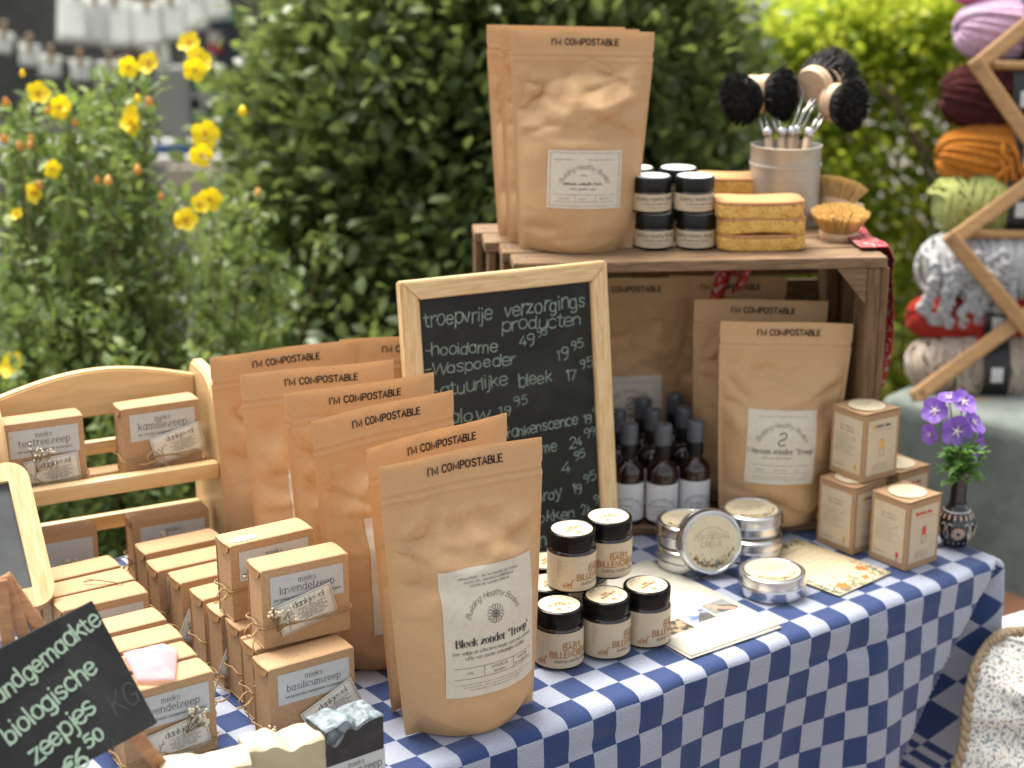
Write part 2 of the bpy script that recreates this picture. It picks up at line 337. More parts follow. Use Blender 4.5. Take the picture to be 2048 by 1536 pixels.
_g('S', 4.9, '~4.1,5.9 3.2,6.9 1.7,7 .5,6.1 .6,4.6 2.1,3.8 3.6,3.1 4.3,1.8 3.6,.4 1.9,0 .3,1.1'); _g('T', 4.8, '0,7 4.5,7', '2.25,7 2.25,0'); _g('U', 5.3, '~.4,7 .4,2 1.1,.4 2.5,0 3.9,.4 4.6,2 4.6,7')
_g('V', 5, '0,7 2.4,0 4.8,7'); _g('W', 7.4, '0,7 1.7,0 3.5,6.6 5.3,0 7,7'); _g('Y', 4.8, '0,7 2.3,3.3 4.6,7', '2.3,3.3 2.3,0'); _g('Z', 4.8, '.3,7 4.2,7 .2,0 4.4,0')
_g('\u00c8', 4.5, '3.9,7 .4,7 .4,0 4,0', '.4,3.7 3.4,3.7', '1.2,9.4 2.6,8.2'); _g('\u20ac', 4.8, '~4.2,5.9 3.2,6.9 2,6.8 1,5.5 .8,3.5 1,1.5 2,.2 3.2,.1 4.2,1.1', '0,4.3 3.2,4.3', '0,2.8 3,2.8')
_g('0', 4.8, '~2.2,7 .9,6.2 .3,3.5 .9,.8 2.2,0 3.5,.8 4.1,3.5 3.5,6.2 2.2,7'); _g('1', 2.4, '.3,5.6 1.4,7 1.4,0'); _g('2', 4.5, '~.4,5.6 1.1,6.8 2.4,7 3.6,6.2 3.6,4.7 2.4,2.8 .3,0', '.3,0 4,0')
_g('3', 4.4, '~.4,6.2 1.6,7 3.2,6.6 3.5,5 2.6,3.9 1.5,3.7', '~1.5,3.7 3,3.4 3.8,2 3,.4 1.5,0 .3,.9'); _g('4', 4.6, '2.9,7 .2,2 4.2,2', '3.2,4 3.2,0'); _g('5', 4.5, '3.7,7 .9,7 .6,4', '~.6,4 2,4.5 3.5,3.8 3.8,2.2 3.1,.6 1.7,0 .3,.7')
_g('6', 4.5, '~3.3,6.9 1.8,5.8 .6,3.6 .4,1.8 1.1,.3 2.4,0 3.7,.9 3.7,2.7 2.4,3.8 1.1,3.2 .4,2'); _g('7', 4.3, '.2,7 3.8,7 1.4,0'); _g('9', 4.4, '~3.6,5 2.8,3.6 1.5,3.4 .4,4.6 .7,6.4 2,7 3.3,6.4 3.6,5', '~3.6,5.6 3.5,2.6 2.9,.5 1.6,-.8')
_g("'", 1.5, '.6,7.2 .5,5.8'); _g('.', 1.5, '.5,0 .5,.3'); _g(',', 1.6, '.7,.3 .3,-1'); _g('-', 3.2, '.3,2.8 2.7,2.8'); _g('!', 1.6, '.6,7 .6,2', '.6,.1 .6,.4'); _g('|', 1.8, '.6,7.4 .6,-1.4'); _g('/', 3, '.1,-.5 2.6,7.3'); _g(' ', 2.6); _g('?', 4, '~.4,5.6 1.2,6.9 2.6,6.9 3.4,5.6 2.6,4.2 1.8,3.2 1.8,2', '1.8,.1 1.8,.4')
def text_width(t, track=0): return sum(G[c][0] + track for c in t if c in G) - track
def write(mb, t, fmap, x, y, size, pen=.7, align='l', angle=0, slant=0, serif=0, nib=0, track=0, jitter=0, rnd=None, sub=4, lift=0, arc=None, xs=1):
    """pen-stroke ribbons on a surface. size = x-height; fmap(x, y, lift) -> point on the thing; pen in alphabet units"""
    k = size / 5; W = text_width(t, track) * k * xs
    x0 = x - (W / 2 if align == 'c' else W if align == 'r' else 0)
    ca, sa = math.cos(angle), math.sin(angle); cur = 0; nst = 0
    for ch in t:
        if ch not in G: continue
        adv, sts = G[ch]; jr = jy = js = 0
        if jitter and rnd: jr = rnd.uniform(-1, 1) * .09 * jitter; jy = rnd.uniform(-1, 1) * .45 * jitter; js = rnd.uniform(-1, 1) * .1 * jitter
        for smooth, pts in sts:
            P = crom(pts, sub) if smooth and len(pts) > 2 else [np.array(p) for p in pts]
            tick = []
            if serif:
                for end, nb in ((pts[0], pts[1]), (pts[-1], pts[-2])):
                    if abs(end[0] - nb[0]) < .5 * abs(end[1] - nb[1]) and (end[1] in (0, 5, 7, 7.2, -2.2)):
                        lo = -serif * (1 if end[1] in (0, -2.2, 7) else 1); hi = serif if end[1] in (0, -2.2, 7) else .1
                        tick.append([np.array((end[0] + lo, end[1])), np.array((end[0] + hi, end[1]))])
            for pl in [P] + tick:
                wd = pen if pl is P else pen * .7
                Q = []
                for p in pl:
                    px, py = p[0] * xs, p[1]
                    if jitter: px, py = px * (1 + js), py * (1 + js); px, py = px - jr * py, py + jr * px + jy
                    Q.append(np.array((px + slant * py, py)))
                if not smooth and len(Q) > 1 and jitter:
                    Q2 = []
                    for a, b in zip(Q[:-1], Q[1:]): Q2 += [a, (a + b) / 2 + np.array((rnd.uniform(-.1, .1), rnd.uniform(-.1, .1)))]
                    Q = Q2 + [Q[-1]]
                n = len(Q); T = []
                for i in range(n):
                    d = Q[min(i + 1, n - 1)] - Q[max(i - 1, 0)]; l = np.hypot(*d); T.append(d / l if l > 1e-9 else np.array((1, 0)))
                strip = []
                # rounded start and end
                rows = [(Q[0] - T[0] * wd * .42, T[0], .55)] + [(Q[i], T[i], 1) for i in range(n)] + [(Q[-1] + T[-1] * wd * .42, T[-1], .55)]
                for i, (q, t_, sc_) in enumerate(rows):
                    nn = np.array((-t_[1], t_[0])); hw = wd / 2 * sc_ * (rnd.uniform(.72, 1.22) if jitter and rnd else 1)
                    if nib: hw *= (1 - nib * abs(t_[0]))
                    if 1 < i < len(rows) - 2:
                        a = Q[i - 1] - Q[i - 2]; b = Q[min(i, n - 1)] - Q[i - 1]
                        la, lb = np.hypot(*a), np.hypot(*b)
                        if la > 1e-9 and lb > 1e-9:
                            c = max(-.6, min(1, float(a @ b) / la / lb)); hw *= min(1.6, 1 / math.sqrt((1 + c) / 2))
                    strip += [q + nn * hw, q - nn * hw]
                V = []
                for q in strip:
                    gx, gy = (cur * xs + q[0]) * k, q[1] * k
                    if arc:
                        th = (x0 - x + gx) / arc; rr = arc + gy
                        X, Y = x + rr * math.sin(th), y + rr * math.cos(th) - arc
                    else:
                        lx, ly = x0 - x + gx, gy
                        X, Y = x + lx * ca - ly * sa, y + lx * sa + ly * ca
                    V.append(fmap(X, Y, lift + 8e-6 * (nst % 7)))
                mb.add(V, [(2 * i, 2 * i + 1, 2 * i + 3, 2 * i + 2) for i in range(len(rows) - 1)]); nst += 1
        cur += adv + track
    return W
def scribble(mb, fmap, x0, x1, y, size, rnd, pen=.9):
    """a line of print too small to read"""
    x = x0
    while x < x1:
        wl = rnd.uniform(2, 6) * size * .8
        if x + wl > x1: break
        n = max(2, int(wl / size))
        pts = []
        for i in range(n * 2 + 1): pts.append((x + wl * i / (n * 2), y + (size if i % 2 else 0) * rnd.uniform(.5, 1)))
        for a, b in zip(pts[:-1], pts[1:]):
            h = size * .16 * pen
            mb.add([fmap(a[0] - h, a[1], 0), fmap(a[0] + h, a[1], 0), fmap(b[0] + h, b[1], 0), fmap(b[0] - h, b[1], 0)], [(0, 1, 2, 3)])
        x += wl + size * .8
def bars(mb, fmap, segs):
    for (xa, ya), (xb, yb), wd in segs:
        dx, dy = xb - xa, yb - ya; l = math.hypot(dx, dy) or 1; nx, ny = -dy / l * wd / 2, dx / l * wd / 2
        n = max(1, int(l / .012)); V = []
        for i in range(n + 1):
            t = i / n; V += [fmap(xa + dx * t + nx, ya + dy * t + ny, 0), fmap(xa + dx * t - nx, ya + dy * t - ny, 0)]
        mb.add(V, [(2 * i, 2 * i + 1, 2 * i + 3, 2 * i + 2) for i in range(n)])
def patch(mb, fmap, x0, x1, y0, y1, nu=2, nv=2, mi=0):
    return mb.grid(lambda u, v: fmap(u, v, 0), lin(x0, x1, nu), lin(y0, y1, nv), mi)
def disc(mb, fmap, cx, cy, rx, ry=None, n=24, mi=0, rot=0):
    ry = ry or rx; V = []
    for i in range(n):
        a = 2 * PI * i / n; x, y = rx * math.cos(a), ry * math.sin(a)
        V.append(fmap(cx + x * math.cos(rot) - y * math.sin(rot), cy + x * math.sin(rot) + y * math.cos(rot), 0))
    return mb.add(V, [tuple(range(n))])
def flat(origin, ux, uy, off=.0004):
    """map for a flat face: origin, unit x along the writing, unit y up"""
    o, a, b = Vector(origin), Vector(ux), Vector(uy); n = a.cross(b).normalized()
    return lambda x, y, l=0: o + a * x + b * y + n * (off + l)
# ================================================================= SETTING
g = MB().box((-40, -5, -.2), (40, 60, 0)).build('ground', paving); tag(g, kind='structure')
g = MB().add([(-9, 2.05, .004), (9, 3.2, .004), (9, 7.5, .004), (-9, 4.1, .004)], [(0, 1, 2, 3)]).build('planting_bed', soil); tag(g, kind='structure')
g = MB().add([(.62, .9, .006), (3, .9, .006), (3, 3.35, .006), (.62, 3.35, .006)], [(0, 1, 2, 3)]).build('tiled_path', terracotta); tag(g, kind='structure')

# ================================================================= TABLE AND CLOTH
A0 = R(36.45); EX = Vector((math.cos(A0), math.sin(A0), 0)); OUT = Vector((math.sin(A0), -math.cos(A0), 0)); EY = -OUT
E0 = Vector((.043, 1.386, TZ)); SC = .640; SL = -.86; TD = .60     # a point of the front edge, right end, left end, depth
CORN = E0 + EX * SC
tb = thing('market_table', 'wooden market table hidden under the blue checked cloth', 'table', (CORN.x, CORN.y, 0), A0)
MB().box((SL - SC + .02, .012, TZ - .034), (-.012, TD - .01, TZ - .006), bevel=.003).build('table_top', plank_m, tb)
for x in (SL - SC + .12, -.42):
    for y in (.30, TD - .06):
        MB().box((x - .02, y - .02, .0), (x + .02, y + .02, TZ - .034), bevel=.003).build('leg', plank_m, tb)

def cloth_mat():
    m = bpy.data.materials.new('blue_check_cloth'); m.use_nodes = True; nt = m.node_tree; N = nt.nodes; L = nt.links; b = N['Principled BSDF']
    uv = N.new('ShaderNodeUVMap'); sp = N.new('ShaderNodeSeparateXYZ'); L.new(uv.outputs[0], sp.inputs[0])
    def ma(op, a, c=None, v=None):
        n = N.new('ShaderNodeMath'); n.operation = op
        for i, q in enumerate((a, c)):
            if q is None: continue
            if isinstance(q, (int, float)): n.inputs[i].default_value = q
            else: L.new(q, n.inputs[i])
        return n.outputs[0]
    nz = N.new('ShaderNodeTexNoise'); nz.inputs['Scale'].default_value = 26; nz.inputs['Detail'].default_value = 3
    L.new(uv.outputs[0], nz.inputs['Vector'])
    wob = ma('MULTIPLY', ma('SUBTRACT', nz.outputs['Fac'], .5), .05)
    u = ma('ADD', sp.outputs[0], wob); v = ma('ADD', sp.outputs[1], wob)
    hem = 7.0                                   # checks below the edge where the narrow hem stripes start
    lim = ma('LESS_THAN', v, -hem)
    lim2 = ma('GREATER_THAN', u, 10.3)
    vs = ma('MULTIPLY', v, 4.0); 
    fu = ma('FLOOR', u); fv = ma('FLOOR', v); fvs = ma('FLOOR', vs)
    mixv = N.new('ShaderNodeMix'); L.new(lim, mixv.inputs['Factor']); L.new(fv, mixv.inputs['A']); L.new(fvs, mixv.inputs['B'])
    fus = ma('FLOOR', ma('MULTIPLY', u, 4.0))
    mixu = N.new('ShaderNodeMix'); L.new(lim2, mixu.inputs['Factor']); L.new(fu, mixu.inputs['A']); L.new(fus, mixu.inputs['B'])
    par = ma('PINGPONG', ma('ADD', mixu.outputs['Result'], mixv.outputs['Result']), 1.0)   # 0 blue, 1 light
    # woven threads
    wv = N.new('ShaderNodeTexNoise'); wv.inputs['Scale'].default_value = 1.0; wv.inputs['Detail'].default_value = 2
    mp = N.new('ShaderNodeMapping'); mp.inputs['Scale'].default_value = (70, 20, 1); L.new(uv.outputs[0], mp.inputs[0]); L.new(mp.outputs[0], wv.inputs['Vector'])
    wv2 = N.new('ShaderNodeTexNoise'); wv2.inputs['Scale'].default_value = 1.0; wv2.inputs['Detail'].default_value = 2
    mp2 = N.new('ShaderNodeMapping'); mp2.inputs['Scale'].default_value = (18, 70, 1); L.new(uv.outputs[0], mp2.inputs[0]); L.new(mp2.outputs[0], wv2.inputs['Vector'])
    def ramp(src, c0, c1, p0=.35, p1=.68):
        r = N.new('ShaderNodeValToRGB'); r.color_ramp.elements[0].position = p0; r.color_ramp.elements[1].position = p1
        r.color_ramp.elements[0].color = (*c0, 1); r.color_ramp.elements[1].color = (*c1, 1); L.new(src, r.inputs[0]); return r.outputs[0]
    lightc = ramp(wv.outputs['Fac'], (.22, .25, .345), (.46, .49, .58), .34, .66)
    bluec = ramp(wv2.outputs['Fac'], (.009, .020, .078), (.040, .080, .235))
    mx = N.new('ShaderNodeMix'); mx.data_type = 'RGBA'; L.new(par, mx.inputs['Factor']); L.new(bluec, mx.inputs['A']); L.new(lightc, mx.inputs['B'])
    L.new(mx.outputs['Result'], b.inputs['Base Color'])
    b.inputs['Roughness'].default_value = .85; b.inputs['Specular IOR Level'].default_value = .25; b.inputs['Sheen Weight'].default_value = .35; b.inputs['Sheen Roughness'].default_value = .4
    ad = ma('ADD', wv.outputs['Fac'], wv2.outputs['Fac'])
    bp = N.new('ShaderNodeBump'); bp.inputs['Strength'].default_value = .5; bp.inputs['Distance'].default_value = .0008; L.new(ad, bp.inputs['Height']); L.new(bp.outputs[0], b.inputs['Normal'])
    return m
CU, CV = .02946, .0345
EK = [(-37, (-.602, 0, -.799)), (-5, (-.61, -.46, -.64)), (45, (.03, .03, -1)), (95, (-.46, -.61, -.64)), (127, (0, -.602, -.799))]
_ed = [Vector(p).normalized() for p in crom([k[1] for k in EK], 24)]
_et = []
for (a, _), (b, _) in zip(EK[:-1], EK[1:]): _et += [a + (b - a) * i / 24 for i in range(24)]
_et.append(127)
def E_of(th):
    i = min(len(_et) - 2, max(0, int(np.searchsorted(_et, th) - 1))); t = (th - _et[i]) / (_et[i + 1] - _et[i])
    return (_ed[i] * (1 - t) + _ed[i + 1] * t).normalized()
RHO = .012
def roll(q):
    if q <= 0: return 0, 0
    if q < RHO * PI / 2: f = q / RHO; return RHO * math.sin(f), RHO * (1 - math.cos(f))
    return RHO, q - RHO * PI / 2 + RHO
def cloth_pt(p, q):
    """flat cloth: p metres past the right edge, q metres past the front edge"""
    nz = noise.noise(Vector((p * 9, q * 9, 2.1)))
    if p <= 0 and q <= 0:
        z = .0016 * noise.noise(Vector((p * 16, q * 16, .3))) + .0008 * nz
        e = min(1, min(-p, -q) / .03)
        a = CORN + EX * p + EY * (-q); a.z = TZ + z * (.3 + .7 * e)
        return a
    th = math.degrees(math.atan2(p, q)); r = math.hypot(p, q)
    wr = 0
    if q > 0 and p < .05:
        wr = .0060 * noise.noise(Vector((p * 7, q * 5, 7))) * min(1, q / .05) + .006 * noise.noise(Vector((p * 15, q * 2.5, 3))) * min(1, q / .12) + .014 * min(1, q / .30) * math.sin(p * 19 + 1.2 * math.sin(p * 7)) 
        wr += -.0035 * math.exp(-((q - .046 - .010 * noise.noise(Vector((p * 11, 0, 5)))) / .007) ** 2) * max(0, min(1, .5 + 1.6 * noise.noise(Vector((p * 6, 3, 1)))))
        wr += .0025 * noise.noise(Vector((p * 26, q * 30, 1))) * math.exp(-q / .12)
    if th < -37: base = EX * p + Vector((0, 0, -q)); dist = q; d = OUT
    elif th > 127: base = EY * (-q) + Vector((0, 0, -p)); dist = p; d = EX
    else:
        e = E_of(th); base = (EX * e.x + OUT * e.y + Vector((0, 0, e.z))) * r
        dist = q if th < 0 else (r if th < 90 else p); t = max(0, min(1, th / 90)); d = (OUT * (1 - t) + EX * t).normalized()
        wr *= .4; wr += .004 * noise.noise(Vector((th * .07, r * 9, 4))) * min(1, r / .1)
    o, dn = roll(dist)
    return CORN + base + d * (o + wr) + Vector((0, 0, dist - dn))
HANG = .405
ps = lin(SL - SC, -.62, 24)[:-1] + lin(-.62, .10, 170)[:-1] + lin(.10, HANG, 26)
qs = lin(-TD, -.03, 70)[:-1] + lin(-.03, .03, 26)[:-1] + lin(.03, HANG, 70)
mb = MB(); mb.grid(cloth_pt, ps, qs)
uv = [((p + SC - .621) / CU, (-q - .020) / CV) for q in qs for p in ps]
cl = mb.build('tablecloth', cloth_mat(), smooth=True, uv=uv)
tag(cl, 'blue and white checked cotton cloth draped over the front table', 'tablecloth')

# ================================================================= KRAFT POUCHES
PW, PH, PD = .164, .262, .076
class Pouch:
    def __init__(s, seed, fill=.74, D=PD, W=PW, H=PH, bend=.0, crease=9):
        s.rn = random.Random(seed); s.sd = seed * 3.7; s.fill = fill; s.D = D; s.W = W; s.H = H; s.bend = bend; s.flat = None
        s.cr = []
        for k in range(crease):
            z = s.rn.choice((s.rn.uniform(.5, .8), s.rn.uniform(.45, .85), s.rn.uniform(.03, .3))) * H; side = s.rn.choice((-1, 1)); x = side * s.rn.uniform(.30, 1) * W * .45
            s.cr.append((x, z, s.rn.uniform(-.7, .7) + (PI if side < 0 else 0), s.rn.uniform(.016, .044), s.rn.uniform(.0035, .0085), s.rn.uniform(.003, .008)))
        for sd_ in (-1, 1):                               # folds running in from the shoulders
            for zz, an, ln, dp in ((s.fill - .035, -.62, .034, .0075), (s.fill - .14, -.25, .026, .0060), (s.fill - .27, .2, .022, .0042)):
                if s.rn.random() < .85: s.cr.append((sd_ * s.rn.uniform(.33, .42) * W, (zz + s.rn.uniform(-.03, .03)) * H, (-an if sd_ < 0 else an + PI) * -1 if False else (sd_ * -an + s.rn.uniform(-.2, .2)), ln * s.rn.uniform(.8, 1.3), dp * s.rn.uniform(.6, 1.2), s.rn.uniform(.003, .007)))
        s.fold = [(s.rn.uniform(0, PI), s.rn.uniform(.030, .065), s.rn.uniform(.0016, .0030), s.rn.random()) for _ in range(4)]
        s.wx = s.rn.uniform(-.004, .004); s.ph = s.rn.uniform(0, 6)
    def hw(s, v): return s.W / 2 * (.81 + .19 * min(1, v / .9) ** .8)
    def prof(s, v):
        P = [(0, .86), (.1, .98), (.25, 1), (.45, .93), (s.fill - .12, .70), (s.fill - .03, .40), (s.fill + .04, .06), (1.01, .012)]
        for (a, x), (b, y) in zip(P[:-1], P[1:]):
            if v <= b: t = (v - a) / (b - a); t = t * t * (3 - 2 * t) * .5 + t * .5; return x + (y - x) * t
        return .01
    def fr(s, x, z, sign=1):
        """surface of the front (sign 1) or back; x across, z up"""
        v = z / s.H; hw = s.hw(v); u = max(-1, min(1, x / hw))
        au = min(1, abs(u) / .95)
        vf = v if v < .3 else v - (.06 * u * u + .035 * noise.noise(Vector((u * 2.1 + s.sd, 3, sign))) - .02) * min(1, (v - .3) / .2)
        t = s.prof(vf) * s.D / 2 * (1 if sign > 0 else .55) * max(0, 1 - au ** 2.3) ** .8 + .0004
        zg = .015 + .125 * au * au                       # curved bottom gusset seam
        if v < zg: t = max(.0004, t - (zg - v) * s.H * .55 * min(1, (1 - au) * 6))
        wv = .35 + .65 * math.exp(-((v - s.fill + .08) / .2) ** 2)
        edge = max(0, 1 - au ** 10) * min(1, v * 9)
        q = Vector((x * 24 + s.sd, z * 24, sign * 3)); n1 = noise.noise(q * .9); n2 = noise.noise(q * 2.1); wr = .0058 * (.5 - abs(n1)) + .0024 * n2 + .0007 * noise.noise(q * 5.1)
        wx_, wz_ = x + .012 * noise.noise(Vector((x * 18, z * 18, s.sd))), z + .012 * noise.noise(Vector((x * 18, z * 18, s.sd + 9)))
        for a_, l_, am, ph in s.fold:                      # flat facets meeting in sharp creases
            q_ = ((wx_ * math.cos(a_) + wz_ * math.sin(a_)) / l_ + ph) % 1.0; mk = noise.noise(Vector((x * 20 + ph * 7, z * 20, s.sd + ph))) + .25
            if mk > 0: wr += am * (abs(q_ - .5) - .25) * 2 * min(1, mk * 2.4)
        dy = wr * wv * (1.5 if v < .80 else .6)
        stiff = 1.0                                        # a stuck-on label smooths the paper under it
        if s.flat and sign > 0:
            lx, lz, lw, lh = s.flat; o_ = max(abs(x - lx) - lw, abs(z - lz) - lh); stiff = max(.14, min(1, .14 + max(0, o_ + .002) / .016))
        for cx, cz, an, ln, dp, wd in s.cr:
            dx, dz = x - cx, z - cz; l = dx * math.cos(an) + dz * math.sin(an); m = -dx * math.sin(an) + dz * math.cos(an)
            if abs(l) > 3 * ln or abs(m) > 5 * wd: continue
            dy -= dp * math.exp(-abs(m) / wd * (1 if m > 0 else .45)) * math.exp(-(l / ln) ** 2)
        y = -(t + dy * edge * stiff)
        if v > .80:
            k = min(1, (v - .80) / .08)
            y += .0008 * (math.exp(-((v - .868) / .006) ** 2) * -1 + math.exp(-((v - .884) / .004) ** 2) * .6 + math.exp(-((v - .897) / .006) ** 2) * -1)
        y = sign * y
        y += s.bend * v * v + .004 * math.sin(u * 2.2 + s.ph) * v * v + .0015 * math.sin(u * 5 + s.ph) * max(0, v - .6)
        zz = z
        if v < .12: zz = z + 0
        return Vector((x + s.wx * v, y, zz))
    def map(s, cx=0, cz=0, rot=0, off=.0005):
        c, si = math.cos(rot), math.sin(rot)
        def f(x, y, l=0):
            p = s.fr(cx + x * c - y * si, cz + x * si + y * c); return p + Vector((0, -(off + l), 0))
        return f
def make_pouch(pc, label=None, text=True, label_to=None, notch=True, rough=False):
    t = thing('kraft_pouch', 'kraft pouch', 'pouch')
    pc.flat = {'lab_bleek': (.010, .102, .049, .059), 'lab_100': (.005, .086, .0425, .033), 'lab_wassen': (-.002, .098, .041, .044)}.get(label.__name__ if label else '')
    nu, nv = (60, 84) if not rough else (22, 34)
    vs = sorted(set([i / nv for i in range(nv + 1)] + [.86, .864, .868, .874, .879, .884, .889, .893, .897, .903]))
    us = [-1 + 2 * i / nu for i in range(nu + 1)]
    mb = MB()
    for sign in (1, -1):
        mb.grid(lambda u, v: pc.fr(u * pc.hw(v) - (.0012 if abs(u) == 1 and abs(v - .9) < .012 and notch else 0) * u, v * pc.H, sign), us if sign == 1 else us[::-1], vs)
    n = len(us); 
    mb.add([pc.fr(u * pc.hw(0), 0, 1) + Vector((0, 0, .0005)) for u in us] + [pc.fr(u * pc.hw(0), 0, -1) + Vector((0, 0, .0005)) for u in us], [(i, i + 1, n + i + 1, n + i) for i in range(n - 1)])
    mb.build('paper_body', kraft_paper, t, smooth=True)
    if text:
        mb = MB(); write(mb, "I'M COMPOSTABLE", pc.map(0, 0, 0, .0011), .003, pc.H * .937, .0048, pen=1.3, align='c', track=.75, sub=3)
        mb.build('lettering', ink, t)
    if label: label(pc, t)
    return t
def label_sheet(pc, t, w, h, cx, cz, rot=0, mat=None):
    f = pc.map(cx, cz, rot, .0010); mb = MB(); patch(mb, f, -w / 2, w / 2, -h / 2, h / 2, 44, 52)
    lb = mb.build('paper_label', mat or label_paper, t, smooth=True)
    return lb, pc.map(cx, cz, rot, .0014)
def flower_mark(mb, f, cx, cy, r, n=14):
    for i in range(n):
        a = 2 * PI * i / n; L_ = []
        for k in range(9):
            q = k / 8 * PI; rr = r * (.22 + .78 * math.sin(q / 2)); sd = .15 * r * math.sin(q)
            L_.append((rr, sd))
        pts = L_ + [(p[0], -p[1]) for p in L_[::-1]]
        pts = [(cx + p[0] * math.cos(a) - p[1] * math.sin(a), cy + p[0] * math.sin(a) + p[1] * math.cos(a)) for p in pts]
        bars(mb, f, [(pts[j], pts[j + 1], .0004) for j in range(len(pts) - 1)])
    disc(mb, f, cx, cy, r * .16, n=10)
def lab_bleek(pc, t):
    w, h = .098, .118; lb, f = label_sheet(pc, t, w, h, .010, .102)
    rn = random.Random(4); mb = MB()
    for i, s in enumerate(("HYPOALLERGEEN - VRIJ VAN SCHADELIJKE STOFFEN", "PLASTIC VRIJ - BIOLOGISCH AFBREEKBAAR", "NATUURLIJKE VLEKVERWIJDERAAR")):
        write(mb, s, f, 0, .0495 - i * .0036, .00145, pen=.75, align='c', track=.5, sub=2)
    write(mb, 'Building Healthy Bodies', f, 0, .0315, .0036, pen=.5, align='c', slant=.35, sub=3, arc=.027, track=.2)
    flower_mark(mb, f, .001, .0155, .0088)
    write(mb, "Bleek zonder 'Troep'", f, 0, -.0100, .0047, pen=1.75, align='c', nib=.72, serif=.6, track=.75, sub=4, xs=.94)
    write(mb, 'Een veilige en effectieve keuze voor een schone,', f, 0, -.0175, .0024, pen=.75, align='c', slant=.25, nib=.4, sub=2)
    write(mb, 'witte was zonder schadelijke stoffen', f, 0, -.0228, .0024, pen=.75, align='c', slant=.25, nib=.4, sub=2)
    bars(mb, f, [((-.042, -.0305), (.042, -.0305), .0004), ((-.042, -.041), (.042, -.041), .0004), ((-.014, -.0305), (-.014, -.041), .0004), ((.018, -.0305), (.018, -.041), .0004)])
    write(mb, '1 KG', f, -.028, -.0368, .0017, pen=.8, align='c', track=.8, sub=2)
    write(mb, 'NATUURLIJK', f, .002, -.0345, .0017, pen=.8, align='c', track=.8, sub=2); write(mb, 'SCHOON', f, .002, -.0393, .0017, pen=.8, align='c', track=.8, sub=2)
    write(mb, 'ONGEVEER', f, .030, -.0345, .0015, pen=.8, align='c', track=.5, sub=2); write(mb, '50 WASBEURTEN', f, .030, -.0393, .0015, pen=.8, align='c', track=.4, sub=2)
    for i in range(3): scribble(mb, f, -.040 + i * .006, .040 - i * .006, -.047 - i * .0028, .0011, rn, .8)
    mb.build('lettering', ink_grey, lb)
def lab_100(pc, t):
    w, h = .0850, .066; lb, f = label_sheet(pc, t, w, h, .005, .086)
    rn = random.Random(6); mb = MB()
    a, b = w / 2 - .003, h / 2 - .003
    bars(mb, f, [((-a, -b), (a, -b), .0004), ((-a, b), (a, b), .0004), ((-a, -b), (-a, b), .0004), ((a, -b), (a, b), .0004)])
    scribble(mb, f, -.036, -.012, .022, .0014, rn); scribble(mb, f, .004, .036, .022, .0014, rn)
    write(mb, 'Building Healthy Bodies', f, 0, .012, .0038, pen=.5, align='c', slant=.28, sub=3, arc=.028)
    scribble(mb, f, -.005, .006, .004, .002, rn)
    write(mb, '100% Bodembinder'.replace('Bodembinder', 'Zuiver'), f, -.002, -.006, .0034, pen=1.3, align='c', nib=.5, serif=.6, sub=3, track=.5) if False else scribble(mb, f, -.024, .024, -.006, .0034, rn, 1.8)
    scribble(mb, f, -.016, .018, -.0115, .0024, rn, 1.2)
    bars(mb, f, [((-.034, -.017), (.034, -.017), .0004), ((-.034, -.025), (.034, -.025), .0004), ((-.011, -.017), (-.011, -.025), .0004), ((.013, -.017), (.013, -.025), .0004)])
    for x in (-.028, -.006, .018): scribble(mb, f, x, x + .014, -.022, .0016, rn)
    mb.build('lettering', ink_soft, lb)
def lab_wassen(pc, t):
    w, h = .082, .088; lb, f = label_sheet(pc, t, w, h, -.002, .098)
    rn = random.Random(8); mb = MB()
    scribble(mb, f, -.03, .03, .036, .0014, rn)
    write(mb, 'Building Healthy Bodies', f, 0, .024, .0040, pen=.5, align='c', slant=.28, sub=3, arc=.030)
    P = crom([(-.004, .016), (.003, .018), (.004, .012), (-.004, .008), (-.003, .003), (.004, .004)], 6)
    bars(mb, f, [(tuple(P[i]), tuple(P[i + 1]), .0016) for i in range(len(P) - 1)])
    write(mb, "Wassen zonder 'Troep'", f, 0, -.007, .0042, pen=1.4, align='c', nib=.6, serif=.6, track=.5, sub=3)
    scribble(mb, f, -.022, .022, -.013, .0022, rn)
    bars(mb, f, [((-.034, -.021), (.034, -.021), .0004), ((-.034, -.030), (.034, -.030), .0004)])
    for x in (-.03, -.008, .016): scribble(mb, f, x, x + .014, -.027, .0016, rn)
    for i in range(2): scribble(mb, f, -.033, .033, -.035 - i * .003, .0011, rn)
    mb.build('lettering', ink_soft, lb)
def lab_side(pc, t):
    # narrow label whose edge shows past the pouch in front
    label_sheet(pc, t, .098, .118, .008, .102)
def top_yaw(l, r, z):
    a, b = at(*l, z), at(*r, z); return (a + b) / 2, math.atan2(b.y - a.y, b.x - a.x)
POU = [  # top-left and top-right corner in the photo, extra lean, seed, label maker, description
    ((768, 940), (1095, 880), 0, 11, lab_bleek, 'front kraft pouch with the large flower-marked paper label, beside the baby cream jars'),
    ((742, 908), (1020, 830), .0, 22, lab_side, 'kraft pouch right behind the labelled front pouch, turned furthest to the right'),
    ((628, 850), (912, 785), .0, 33, lab_side, 'creased kraft pouch third in the row, its corner covering the chalk word talow'),
    ((577, 797), (862, 752), .0, 44, lab_side, 'kraft pouch fourth in the row, its top edge running behind the chalkboard frame'),
    ((490, 757), (780, 725), .0, 55, lab_side, 'kraft pouch fifth in the row with a white label edge low on its left'),
    ((427, 720), (705, 687), .0, 66, lab_side, 'hindmost kraft pouch on the left, next to the wooden soap rack'),
    ((690, 686), (955, 668), .0, 77, lab_side, 'kraft pouch mostly hidden behind the chalkboard, at the back of the row')]
